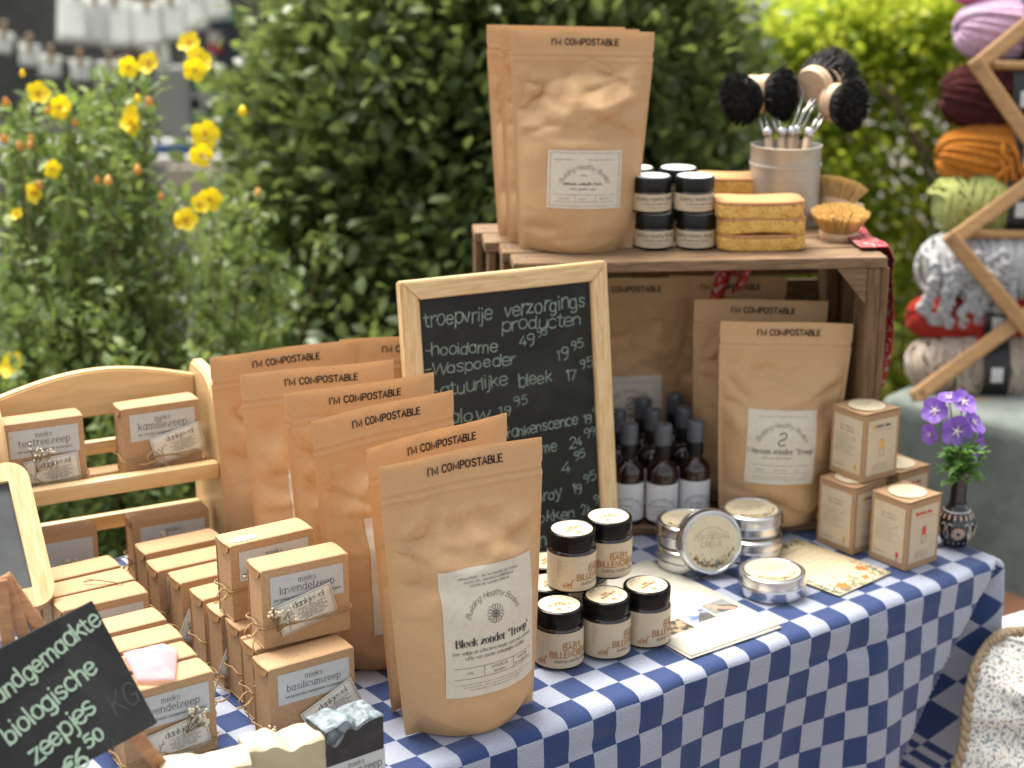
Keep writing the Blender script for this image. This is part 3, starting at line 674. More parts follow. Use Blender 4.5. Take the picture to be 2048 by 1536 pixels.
for l, r, ln, sd, lab, dsc in POU:
    c, ya = top_yaw(l, r, TZ + PH)
    pc = Pouch(sd, fill=random.Random(sd).uniform(.70, .78), crease=10 if sd != 11 else 6, bend=.004)
    t = make_pouch(pc, lab); t.location = (c.x, c.y, TZ + .0012); t.rotation_euler = (R(-1.0 + ln), 0, ya)
    t['label'] = dsc; t['group'] = 'kraft pouches standing in a row on the checked cloth'
# ================================================================= WOODEN CRATE
CZ = 1.085; CH = CZ - TZ
cfl = at(1034, 529, CZ); cfr = at(1774, 520, CZ)
CW = (cfr - cfl).length; CA = math.atan2(cfr.y - cfl.y, cfr.x - cfl.x) + R(1.2); CD = .225
crate = thing('wooden_crate', 'weathered wooden crate lying on its side as a display shelf', 'crate', (cfl.x, cfl.y, TZ + .0015), CA)
def cboard(name, lo, hi, m=crate_wood, bev=.002): return MB().box(lo, hi, bevel=bev).build(name, m, crate)
nd = 4; gap = .006; sw = (CD - gap * (nd - 1)) / nd
for i in range(nd):
    y = i * (sw + gap)
    sh = -.013 * i                                         # the boards step out to the left towards the back
    cboard('top_slat', (sh - .004 + .004 * (i % 2), y, CH - .013), (CW + .004, y + sw, CH)); cboard('bottom_slat', (sh, y, 0), (CW, y + sw, .011))
    cboard('side_slat', (sh + .001, y + .002, .0115), (sh + .011, y + sw - .002, CH - .0135), crate_wood_up)
    for nx in (.012, CW - .010): MB().lathe([(.0022, CH + .0001), (.0018, CH + .0006), (0, CH + .0007)], 8, M4=Matrix.Translation((sh * (nx < .1) + nx, y + sw * .5, 0))).build('nail', steel, crate)
for x0, x1 in ((.012, .028), (CW - .018, CW - .002)):
    for y0, y1 in ((.001, .052), (CD - .055, CD - .002)): cboard('corner_post', (x0, y0, .0115), (x1, y1, CH - .0135), crate_wood_up)
    a = x1 + .0005
    for i in range(3 if x0 > .1 else 0): cboard('side_slat', (a if x0 < .1 else a - .0, .004 + i * .076, .012), (a + .010, .004 + i * .076 + .068, CH - .0135), crate_wood_up)
for sx in (0, 1):                                        # triangular corner blocks under the top
    mb = MB()
    x = .0185 if sx == 0 else CW - .0185; k = 1 if sx == 0 else -1
    mb.add([(x, .003, CH - .014), (x + k * .035, .003, CH - .014), (x, .003, CH - .056), (x, .012, CH - .014), (x + k * .035, .012, CH - .014), (x, .012, CH - .056)],
           [(0, 1, 2), (3, 5, 4), (0, 3, 4, 1), (1, 4, 5, 2), (2, 5, 3, 0)])
    mb.build('corner_block', crate_wood, crate)
for z0, z1 in ((.02, .085), (.095, .16), (.17, .255), (.262, .285)): cboard('back_slat', (.001, CD + .0005, z0), (CW - .001, CD + .010, z1))
def cpt(x, y, z): return crate.matrix_basis @ Vector((x, y, z))
CRM = Matrix.Translation((cfl.x, cfl.y, TZ + .0015)) @ Matrix.Rotation(CA, 4, 'Z')

# pouches on the crate
for i, (l, r, sd, lab, dsc) in enumerate((
    ((1026, 80), (1318, 66), 101, lab_100, 'front kraft pouch on top of the crate with a small square label'),
    ((1004, 70), (1290, 58), 102, None, 'kraft pouch on the crate directly behind the labelled one'),
    ((985, 55), (1270, 50), 103, None, 'hindmost kraft pouch on the crate, its left edge and back rim showing'))):
    bc = at(1152, 506, CZ) + Vector((-.012 * i, .030 * i, 0))
    pc = Pouch(sd, fill=.80, D=.060 if i else .080, W=.163, H=.250, crease=14)
    t = make_pouch(pc, lab); t.location = (bc.x, bc.y + .02, CZ + .0012); t.rotation_euler = (R(-2 if i == 0 else -4), R(1.2), R(2))
    t['label'] = dsc; t['group'] = 'kraft pouches standing on top of the crate'
# pouches inside the crate
for i, (bx, ya, wd, hh, sd, lab, dsc, ry) in enumerate((
    (at(1544, 1040, TZ + .013), R(3), .158, .242, 201, lab_wassen, 'upright kraft pouch with a square label standing at the crate opening', R(2.5)),
    (at(1500, 1012, TZ + .013) + Vector((0, .02, 0)), R(2), .162, .252, 202, None, 'shaded kraft pouch behind the labelled one inside the crate', R(1)),
    (Vector((.150, 1.985, TZ + .013)), R(5), .150, .262, 203, lab_wassen, 'dark kraft pouch with pale label in the back left of the crate', R(-1)),
    (Vector((.262, 2.000, TZ + .013)), R(3), .150, .262, 204, None, 'kraft pouch in deep shade at the crate back, between bottles and labelled pouch', R(2)))):
    pc = Pouch(sd, fill=.74, D=.066 if i < 2 else .05, W=wd, H=hh, crease=12)
    t = make_pouch(pc, lab); t.location = (bx.x, bx.y, TZ + .0135); t.rotation_euler = (R(-3.5), ry, ya)
    t['label'] = dsc; t['group'] = 'kraft pouches inside the crate'

# small cream jars on the crate
def small_jar():
    t = thing('cream_jar', 'jar', 'jar')
    MB().lathe([(.0205, 0), (.0232, .002), (.0235, .004), (.0235, .024), (.0222, .0262), (.0200, .0268)], 40).build('glass_body', amber, t, auto=35)
    MB().lathe([(.0222, .0272), (.0230, .0280), (.0230, .0402), (.0222, .0416), (.0212, .0418)], 40).build('lid', lid_satin, t, auto=35)
    MB().lathe([(.0202, .0420), (.0202, .0424)], 32).build('lid_sticker', label_white, t)
    a0, a1 = R(-90 - 125), R(-90 + 125)
    mb = MB(); mb.grid(lambda a, z: Vector((.02375 * math.cos(a), .02375 * math.sin(a), z)), lin(a0, a1, 40), (.0040, .0235)); lb = mb.build('paper_label', label_speck, t, smooth=True)
    f = lambda x, y, l=0: Vector(((.0240 + l) * math.sin(x / .0240), -(.0240 + l) * math.cos(x / .0240), y))
    mb = MB(); write(mb, 'Building Healthy Bodies', f, 0, .0162, .0030, pen=.6, align='c', slant=.28, sub=3)
    rn = random.Random(3); scribble(mb, f, -.017, .017, .0118, .0016, rn, 1.4); scribble(mb, f, -.010, .010, .0078, .0013, rn)
    mb.build('lettering', ink_grey, lb)
    return t
sj = small_jar(); sj_used = []
JP = [((1307, 497), 0, 'front left small black-lidded jar at the bottom of the stack beside the crate pouch'),
      ((1391, 497), 0, 'front right small black-lidded jar at the bottom of the stack, touching the sponges'),
      ((1301, 497), 1, 'small white-topped jar at the front left of the upper layer, next to the crate pouch'),
      ((1386, 497), 1, 'small white-topped jar at the front right of the upper layer, above the sponges'),
      ((1272, 475), 0, 'small jar in the bottom layer mostly hidden by the crate pouch'),
      ((1354, 475), 0, 'small jar in the bottom layer hidden behind the two front jars'),
      ((1268, 477), 1, 'small jar in the upper layer half hidden by the crate pouch'),
      ((1353, 477), 1, 'small jar in the upper layer showing its white lid between the two front lids')]
for (px, py), lev, dsc in JP:
    p = at(px, py, CZ)
    place(sj, sj_used, (p.x, p.y + .004, CZ + .0008 + lev * .0430), R(random.Random(px).uniform(-14, 14)), dsc, 'small cream jars stacked on the crate')

# sponges
def sponge(seed):
    t = thing('sponge', 'sponge', 'sponge'); rn = random.Random(seed)
    Lx, Ly, Hz = .104, .058, .0185
    def ring(n=56):
        out = []
        for k in range(n):
            a = 2 * PI * k / n; c, s_ = math.cos(a), math.sin(a); e = .45
            x = Lx / 2 * math.copysign(abs(c) ** e, c); y = Ly / 2 * math.copysign(abs(s_) ** e, s_)
            out.append((x, y * (1 - .06 * math.cos(2 * PI * x / Lx))))
        return out
    rg = ring(); bend = rn.uniform(-.0022, .0022)
    def lay(z0, z1, top):
        V = []; F = []; n = len(rg); zs = lin(z0, z1, 6)
        for zi, z in enumerate(zs):
            for x, y in rg:
                q = Vector((x * 140, y * 140, z * 160 + seed)); d = 1 + .035 * noise.noise(q) + .03 * noise.noise(Vector((x * 45, y * 45, seed)))
                V.append((x * d, y * d, z + bend * math.cos(x * 40)))
        for j in range(5):
            for k in range(n): F.append((j * n + k, j * n + (k + 1) % n, (j + 1) * n + (k + 1) % n, (j + 1) * n + k))
        for z, base, fl in ((z0, 0, 1), (z1, 5 * n, 0)):
            c = len(V); V.append((0, 0, z + bend)); m = len(V)
            for x, y in rg: V.append((x * .6, y * .6, z + bend * math.cos(x * 24) + .0006 * noise.noise(Vector((x * 200, y * 200, seed)))))
            for k in range(n):
                k2 = (k + 1) % n; a = (base + k, base + k2, m + k2, m + k); b = (m + k, m + k2, c)
                F += [a[::-1], b[::-1]] if fl else [a, b]
        return MB().add(V, F)
    lay(0, Hz - .004, 0).build('foam', sponge_m, t, smooth=True)
    lay(Hz - .0039, Hz, 1).build('scrub_layer', sponge_top, t, smooth=True)
    return t
SP = [((1519, 505), 0, 4, 1, 'lowest of the three stacked yellow sponges on the crate'), ((1519, 505), 1, 3, 2, 'middle of the three stacked yellow sponges on the crate'),
      ((1517, 505), 2, 2, 3, 'topmost of the three stacked yellow sponges, its brown scrub side up'), ((1478, 452), 2.05, 0, 4, 'single sponge at the back, lying higher than the stack of three'),
      ((1478, 452), 1.03, 2, 5, 'back sponge hidden under the single high one'), ((1478, 452), 0, 2, 6, 'bottom sponge of the rear pile behind the three stacked sponges')]
for (px, py), lev, rz, sd, dsc in SP:
    p = at(px, py, CZ); t = sponge(sd); t.location = (p.x + .002 * math.sin(sd), p.y + .026, CZ + .003 + lev * .0190); t.rotation_euler = (0, 0, R(rz)); t['label'] = dsc; t['group'] = 'yellow sponges piled on the crate'

# tin holding dish brushes
tinp = at(1565, 448, CZ); tin_dep = (tinp.y) ; TR = .0435
tz = atd(1565, 283, (Vector((0, tinp.y, CZ)) - Vector((0, 0, CAM_H))).dot(Vector((0, math.cos(PITCH), -math.sin(PITCH))))).z - CZ
t = thing('brush_tin', 'satin metal tin filled with black dish brushes on the crate', 'tin', (tinp.x, tinp.y, CZ + .001))
MB().lathe([(TR - .001, 0), (TR, .002), (TR, tz * .74), (TR + .0012, tz * .745), (TR + .0012, tz * .775), (TR, tz * .78), (TR, tz - .002), (TR + .001, tz), (TR - .001, tz + .0005), (TR - .002, tz - .002), (TR - .002, .004), (0, .003)], 56, cap=False).build('tin_body', alu_satin, t, auto=40)
TINC = Vector((tinp.x, tinp.y, CZ + .001))
def bristles(mb, fr, n, r_in, length, spread, rn, wd=.0007, tip=.5, dome=.25):
    """a tuft of thin hairs; fr: matrix whose z is the direction the hairs point"""
    for i in range(n):
        a = rn.uniform(0, 2 * PI); q = math.sqrt(rn.random()); r = r_in * q
        b = Vector((r * math.cos(a), r * math.sin(a), 0)); ln = length * (1 - dome * q * q) * rn.uniform(.9, 1.05)
        d = Vector((math.cos(a) * spread * q + rn.uniform(-.08, .08), math.sin(a) * spread * q + rn.uniform(-.08, .08), 1)).normalized()
        e = b + d * ln; s_ = d.cross(Vector((rn.uniform(-1, 1), rn.uniform(-1, 1), rn.uniform(-1, 1)))).normalized() * wd; s2 = d.cross(s_).normalized() * wd
        vs = [b + s_, b - s_ * .5 + s2 * .87, b - s_ * .5 - s2 * .87, e + s_ * tip, e - s_ * .5 * tip + s2 * .87 * tip, e - s_ * .5 * tip - s2 * .87 * tip]
        mb.add([fr @ v for v in vs], [(0, 1, 4, 3), (1, 2, 5, 4), (2, 0, 3, 5), (3, 4, 5)])
def frame_z(o, z, hint=Vector((0, 0, 1))):
    z = Vector(z).normalized(); x = hint.cross(z); x = x.normalized() if x.length > 1e-3 else Vector((1, 0, 0)); return basis(x, z.cross(x), z, o)
DB = [((1505, 190), Vector((-.75, -.62, -.15)), (-.024, .0), 21, 'black dish brush leaning furthest left in the tin, bristles to the left'),
      ((1533, 188), Vector((.80, -.55, .05)), (-.006, .004), 22, 'black dish brush second from the left in the tin, bristles turned right'),
      ((1630, 170), Vector((.62, .70, .22)), (.006, .006), 23, 'dish brush showing the round wooden back of its head to the viewer'),
      ((1672, 206), Vector((.70, -.70, -.05)), (.026, -.004), 24, 'black dish brush leaning furthest right in the tin, bristles facing out'),
      ((1655, 160), Vector((.55, .75, .30)), (.014, .016), 25, 'dish brush at the back right of the tin, head mostly hidden')]
for (px, py), ax, (dx, dy), sd, dsc in DB:
    rn = random.Random(sd); dep = 2.075 + dy
    hc = atd(px, py, dep) ; base = TINC + Vector((dx * .5, dy, .01))
    t = thing('dish_brush', dsc, 'brush', base, group='dish brushes in the tin'); bo = base
    ax = ax.normalized(); fr = frame_z(hc - bo, ax)
    fr = fr @ Matrix.Scale(1.1, 4)
    MB().lathe([(.012, -.010), (.021, -.0095), (.0215, -.004), (.0225, -.003), (.0225, .003), (.0215, .005), (.0, .005)], 28, M4=fr).build('wooden_head', beech, t, auto=40)
    mb = MB(); bristles(mb, fr @ Matrix.Translation((0, 0, .004)), 900, .0205, .030, .62, rn, .0009, .5)
    mb.add(*(lambda q: (q.v, q.f))(MB().lathe([(.021, .004), (.027, .016), (.024, .024), (.012, .029), (0, .030)], 20, M4=fr))); mb.build('bristles', bristle_black, t)
    top = TINC + Vector((dx, dy, tz + .016)) - bo
    MB().tube([(0, 0, 0), top * .6, top], .0052, 10, rf=lambda q: 1 if q < .95 else .8).build('handle', beech, t, smooth=True)
    neck = (hc - bo) - ax * .004; mb = MB()
    for sgn in (-1, 1):
        mb.tube([top + Vector((sgn * .003, 0, -.006)), top + (neck - top) * .45 + Vector((sgn * .0035, -.001, 0)), neck + Vector((sgn * .012, 0, -.010)), neck + Vector((sgn * .016, 0, 0))], .0012, 6)
    mb.lathe([(.0045, 0), (.0062, .002), (.0062, .009), (.0045, .011)], 14, M4=frame_z(top - Vector((0, 0, .006)), top)); mb.build('wire_clip', steel, t, smooth=True)

# natural bristle brushes lying on the crate
for (px, py), ry, ax, hd, sd, dsc in (
    ((1680, 482), 0, Vector((0, -.12, 1)), Vector((-.30, .95, .10)), 31, 'pale bristle brush lying bristles up at the right front of the crate'),
    ((1590, 440), 0, Vector((.55, -.35, .75)), Vector((.72, .1, -.16)), 32, 'pale bristle brush standing tilted behind the sponges, handle to the right'),
    ((1672, 448), 0, Vector((.25, .30, .92)), Vector((-.85, .15, -.1)), 33, 'pale bristle brush lying behind the front one, handle pointing left')):
    rn = random.Random(sd); o = at(px, py, CZ)
    up = {31: .0065, 32: .030, 33: .022}[sd]
    t = thing('vegetable_brush', dsc, 'brush', (o.x, o.y + .012, CZ + .0006), group='pale bristle brushes on the crate')
    fr = frame_z((0, 0, up), ax)
    MB().lathe([(.010, -.006), (.0225, -.0055), (.0235, -.002), (.0235, .002), (.022, .005), (0, .005)], 28, M4=fr).build('wooden_head', beech, t, auto=40)
    mb = MB(); bristles(mb, fr @ Matrix.Translation((0, 0, .004)), 900, .0212, .030, .62, rn, .0011, .7, dome=.12); mb.build('bristles', bristle_tan, t)
    hd = hd.normalized(); st = Vector((0, 0, up)) + hd * .018
    MB().tube([st, st + hd * .03 + Vector((0, 0, .003)), st + hd * .075], .0045, 8, rf=lambda q: .8 + .4 * q).build('handle', beech, t, smooth=True)
# ================================================================= BANDANAS
def sheet(name, fn, nu, nv, mat, label, cat, thick=.0008):
    mb = MB(); mb.grid(fn, lin(0, 1, nu), lin(0, 1, nv)); o = mb.build(name, mat, None, smooth=True, solid=thick); return tag(o, label, cat)
def bd1(u, v):
    a = CRM @ Vector((.268 + .066 * u * (1 - .35 * v) - .012 * v, .178 - .010 * math.sin(u * 9) * (.3 + v) - .008 * v, CH - .016 - .085 * v * (1 - .55 * abs(u - .25))))
    return a + Vector((0, .004 * noise.noise(Vector((u * 4, v * 4, 1))), 0))
sheet('bandana', bd1, 30, 24, bandana_m, 'red patterned bandana hanging down inside the back of the crate', 'bandana')
def bd2(u, v):
    x = CW + .016 + .010 * math.sin(u * 8 + v * 3) * (.4 + v) + .010 * math.exp(-((v) / .1) ** 2); y = .03 + .12 * u * (1 - .3 * v)
    z = CH + .004 - .17 * v * (1 - .25 * u)
    if v < .08: x = CW - .02 + (x - CW + .02) * (v / .08); z = CH + .005
    return CRM @ Vector((x, y, z))
sheet('bandana', bd2, 26, 34, bandana_m, 'red patterned bandana hanging over the outer right side of the crate', 'bandana')

# ================================================================= SPRAY BOTTLES
def spray_bottle():
    t = thing('spray_bottle', 'bottle', 'bottle'); r = .0188
    MB().lathe([(r - .002, 0), (r, .0015), (r, .062), (r - .001, .067), (r - .005, .073), (.0085, .077), (.0075, .081), (.0075, .085)], 36).build('glass_body', amber, t, auto=35)
    MB().lathe([(.0095, .0815), (.0098, .083), (.0098, .096), (.0092, .0975), (.0085, .098)], 24).build('collar', lid_satin, t, auto=35)
    MB().lathe([(.0102, .0982), (.0105, .100), (.0102, .1205), (.0094, .1225), (.007, .1235)], 24).build('spray_cap', pump, t, auto=35)
    mb = MB(); mb.grid(lambda a, z: Vector(((r + .0003) * math.cos(a), (r + .0003) * math.sin(a), z)), lin(R(-235), R(55), 40), (.006, .052)); lb = mb.build('paper_label', label_white, t, smooth=True)
    f = lambda x, y, l=0: Vector(((r + .0006 + l) * math.sin(x / r), -(r + .0006 + l) * math.cos(x / r), y)); mb = MB(); rn = random.Random(5)
    bars(mb, f, [((-.013, .045), (.013, .045), .0004), ((-.013, .014), (.013, .014), .0004)])
    write(mb, 'Building Healthy Bodies', f, 0, .033, .0024, pen=.5, align='c', slant=.25, sub=2, arc=.016)
    scribble(mb, f, -.012, .012, .024, .002, rn, 1.2)
    for i in range(3): scribble(mb, f, -.011, .011, .020 - i * .003, .0012, rn)
    mb.build('lettering', ink_soft, lb)
    return t
sb = spray_bottle(); sbu = []
BT = [((1255, 1040), 'front left amber spray bottle in the crate, beside the chalkboard frame'), ((1322, 1042), 'front middle amber spray bottle in the crate'), ((1386, 1034), 'front right amber spray bottle in the crate, nearest the labelled pouch'),
      ((1232, 1010), 'amber spray bottle in the second row, half behind the chalkboard frame'), ((1302, 1008), 'amber spray bottle in the second row, between the left and middle front bottles'), ((1363, 1003), 'amber spray bottle in the second row, between the middle and right front bottles'),
      ((1282, 982), 'amber spray bottle in the third row, its dull cap showing furthest left at the back'), ((1345, 972), 'hindmost amber spray bottle, its cap standing highest at the back')]
for (px, py), dsc in BT:
    p = at(px, py, TZ + .013); place(sb, sbu, (p.x, p.y, TZ + .0132), R(random.Random(px).uniform(-15, 15)), dsc, 'amber spray bottles in the crate')

# ================================================================= PRICE BOARD (chalkboard in a pine frame)
BC = [(802, 568), (1216, 525), (1242, 1110)]
tl, tr = atd(802, 569, 1.752), atd(1216, 526, 1.842); br = at(1241, 1118)
ux = (tr - tl); BWd = ux.length; ux.normalize(); uy = (tr - br); BHt = uy.length; uy = (uy - ux * uy.dot(ux)).normalized(); un = ux.cross(uy).normalized()
bl_ = br - ux * BWd
bm4 = basis(ux, un * -1, uy, bl_)         # x along, y back, z up
pb = thing('price_chalkboard', 'black chalkboard with pine frame listing prices, leaning on the crate', 'chalkboard')
pb.matrix_basis = bm4
FW = .0205; FT = .016
mb = MB(); W_, H_ = BWd, BHt + .002
def fpiece(name, pts, mat):
    V = [(x, -.0 , z) for x, z in pts] + [(x, FT, z) for x, z in pts]; n = len(pts)
    bm = bmesh.new(); vv = [bm.verts.new(p) for p in V]
    bm.faces.new(vv[:n]); bm.faces.new(vv[n:][::-1])
    for i in range(n): bm.faces.new((vv[i], vv[n + i], vv[n + (i + 1) % n], vv[(i + 1) % n]))
    bmesh.ops.recalc_face_normals(bm, faces=bm.faces); bmesh.ops.bevel(bm, geom=bm.edges[:], offset=.0016, segments=2, affect='EDGES')
    me = bpy.data.meshes.new(name); bm.to_mesh(me); bm.free(); me.materials.append(mat); o = bpy.data.objects.new(name, me); sc.collection.objects.link(o); o.parent = pb; return o
fpiece('frame_rail', [(0, H_), (W_, H_), (W_ - FW, H_ - FW), (FW, H_ - FW)], pine)
fpiece('frame_rail', [(0, 0), (FW, FW), (W_ - FW, FW), (W_, 0)], pine)
fpiece('frame_stile', [(0, 0), (0, H_), (FW, H_ - FW), (FW, FW)], pine_up)
fpiece('frame_stile', [(W_, 0), (W_ - FW, FW), (W_ - FW, H_ - FW), (W_, H_)], pine_up)
pan = MB().box((FW - .004, .006, FW - .004), (W_ - FW + .004, .012, H_ - FW + .004)).build('board_panel', slate, pb)
pinv = bm4.inverted()
def bpx(px, py):
    p = pinv @ on_plane(px, py, bl_ + un * -.006, un); return p.x, p.z
fb = lambda x, y, l=0: Vector((x, .0056 - l, y))
rn = random.Random(77)
def hand(mb, s, p0, p1, xh, fm, pxf, pen=.72, jit=1.0, fit=True, sub=4):
    a, b = pxf(*p0), pxf(*p1); dx, dy = b[0] - a[0], b[1] - a[1]; L_ = math.hypot(dx, dy); ang = math.atan2(dy, dx)
    xs = L_ / (text_width(s) * xh / 5) if fit else 1
    write(mb, s, fm, a[0], a[1], xh, pen=pen, angle=ang, jitter=jit, rnd=rn, xs=xs, sub=sub, slant=.06)
CHK = [('troepvrije', (848, 654), (985, 640), .0150), ('verzorgings', (1008, 634), (1172, 612), .0150), ('producten', (1003, 662), (1164, 650), .0128),
       ('-hooidame', (850, 712), (996, 703), .0118), ('49', (1038, 693), (1070, 688), .0105), ('95', (1073, 673), (1096, 668), .0085),
       ('-Waspoeder', (850, 750), (1033, 727), .0118), ('19', (1114, 721), (1138, 716), .0115), ('95', (1143, 699), (1168, 692), .0095),
       ('-natuurlijke', (850, 800), (1016, 768), .0128), ('bleek', (1037, 774), (1106, 762), .0130), ('17', (1132, 761), (1156, 757), .0115), ('95', (1161, 738), (1187, 730), .0095),
       ('-talow', (866, 850), (980, 838), .0135), ('19', (998, 832), (1024, 828), .0100), ('95', (1030, 812), (1056, 805), .0095),
       ('frankenscence', (1006, 878), (1156, 848), .0110), ('19', (1168, 848), (1186, 843), .0095), ('99', (1187, 828), (1202, 822), .0075),
       ('creme', (1050, 912), (1114, 902), .0118), ('24', (1138, 896), (1166, 890), .0105), ('99', (1170, 876), (1194, 868), .0090),
       ('4', (1122, 946), (1142, 942), .0118), ('95', (1148, 920), (1172, 912), .0095), ('spray', (1060, 1008), (1124, 995), .0120), ('19', (1146, 988), (1166, 984), .0105), ('95', (1168, 966), (1194, 957), .0090),
       ('sokken', (1062, 1048), (1152, 1034), .0118), ('24', (1164, 1030), (1184, 1024), .0095), ('95', (1188, 1008), (1208, 1000), .0085)]
mb = MB()
for s, p0, p1, xh in CHK: hand(mb, s, p0, p1, xh * .74, fb, bpx, pen=.86 if xh < .0125 else .74, jit=1.2)
hand(mb, 'n', (1079, 1096), (1092, 1093), .012, fb, bpx, pen=.9, fit=False)
mb.build('chalk_lettering', chalk_dim, pan)

# ================================================================= BABY CREAM JARS
def giraffe(mb, f, x, y, s, face=1):
    def P(pts): 
        V = [f(x + face * a * s, y + b * s, 0) for a, b in pts]; mb.add(V, [tuple(range(len(V))) if face > 0 else tuple(range(len(V) - 1, -1, -1))])
    P([(-.30, .30), (.16, .34), (.20, .56), (-.28, .50)]); P([(.05, .50), (.20, .50), (.36, .96), (.26, .98)]); P([(.24, .92), (.36, .98), (.52, .90), (.50, .84)])
    for a in (-.30, -.17, .06, .14): P([(a, 0), (a + .06, 0), (a + .08, .34), (a - .01, .34)])
    P([(-.34, .25), (-.31, .25), (-.27, .48), (-.30, .48)]); P([(.27, .97), (.29, .97), (.28, 1.06), (.27, 1.06)])
def baby_jar():
    t = thing('baby_cream_jar', 'jar', 'jar'); r = .0248
    MB().lathe([(.020, 0), (.0232, .0008), (r, .0028), (r, .0415), (r - .001, .0432), (.0220, .0445), (.0220, .0462)], 56).build('glass_body', amber, t, auto=35)
    MB().lathe([(r - .0016, .0456), (r - .0006, .0462), (r - .0004, .0600), (r - .0011, .0614), (.0226, .0618), (.0215, .0612)], 56).build('lid', lid_black, t, auto=35)
    stk = MB().lathe([(.0208, .0614), (.0208, .0617)], 48).build('lid_sticker', label_cream, t)
    R0 = r + .00025
    mb = MB(); mb.grid(lambda a, z: Vector((R0 * math.cos(a), R0 * math.sin(a), z)), lin(R(-90 - 150), R(-90 + 150), 60), (.0035, .0405)); lb = mb.build('paper_label', label_speck, t, smooth=True)
    rr = R0 + .0003
    f = lambda x, y, l=0: Vector(((rr + l) * math.sin(x / rr), -(rr + l) * math.cos(x / rr), y))
    mb = MB(); write(mb, 'BABY', f, .006, .0232, .0045, pen=1.3, align='c', track=1.0, sub=4, slant=.03); write(mb, 'BILLENCR\u00c8ME', f, .006, .0150, .0045, pen=1.3, align='c', track=.95, sub=4, slant=.03, xs=.86)
    giraffe(mb, f, -.0245, .0068, .0095); giraffe(mb, f, -.0300, .0068, .0065, 1)
    mb.build('lettering', ink_tan, lb)
    mb = MB(); write(mb, 'Building Healthy Baby', f, .006, .0095, .0024, pen=.55, align='c', slant=.3, sub=3); write(mb, 'TROEPVRIJE', f, .003, .0300, .0010, pen=.8, align='c', track=2.2, sub=2)
    rn = random.Random(9)
    for i in range(9): scribble(mb, f, -.0385, -.0325, .036 - i * .0022, .0009, rn)
    mb.build('small_lettering', ink_grey, lb)
    ft = lambda x, y, l=0: Vector((x, y, .06205 + l)); mb = MB()
    write(mb, 'BABY', ft, 0, .001, .0021, pen=1.5, align='c', track=.4, sub=3); write(mb, 'BILLENCR\u00c8ME', ft, 0, -.0035, .0021, pen=1.5, align='c', track=.4, sub=3)
    for i in range(5):
        a = R(40 + i * 25); giraffe(mb, lambda x, y, l=0, a=a: ft(.0165 * math.cos(a) + x * math.sin(a) + y * math.cos(a), .0165 * math.sin(a) - x * math.cos(a) + y * math.sin(a)), 0, -.0015, .0030)
    flower_mark(mb, ft, -.004, -.0115, .0030, 8); disc(mb, ft, .0065, -.0115, .0014)
    mb.build('sticker_lettering', ink_tan, stk)
    return t
bj = baby_jar(); bju = []
JH = .0620
BJ = [(at(1117, 1323), 0, 18, 'front baby cream jar of the stack, its brown title facing the viewer'), (at(1211, 1303), 0, 52, 'middle jar of the lower row, its label turned right, behind the front jar'),
      (at(1291, 1281), 0, 50, 'lower right baby cream jar standing beside the white leaflet'),
      (at(1144, 1058, TZ + 2 * JH), 1, 50, 'upper left baby cream jar with two giraffes at the left of its label'), (at(1217, 1033, TZ + 2 * JH), 1, 12, 'upper right baby cream jar, taller looking, close to the chalkboard'),
      (at(1096, 1166, TZ + JH), 0, 60, 'lower baby cream jar half hidden behind the labelled pouch'), (at(1092, 1122, TZ + JH), 0, 60, 'rear baby cream jar by the chalkboard, only a lid edge showing past the pouch'),
      (at(1168, 1118, TZ + JH), 0, 30, 'rear lower baby cream jar carrying the upper jars, almost fully hidden')]
for p, lev, rz, dsc in BJ:
    place(bj, bju, (p.x, p.y, TZ + .0012 + lev * JH), R(rz), dsc, 'baby cream jars stacked on the cloth')
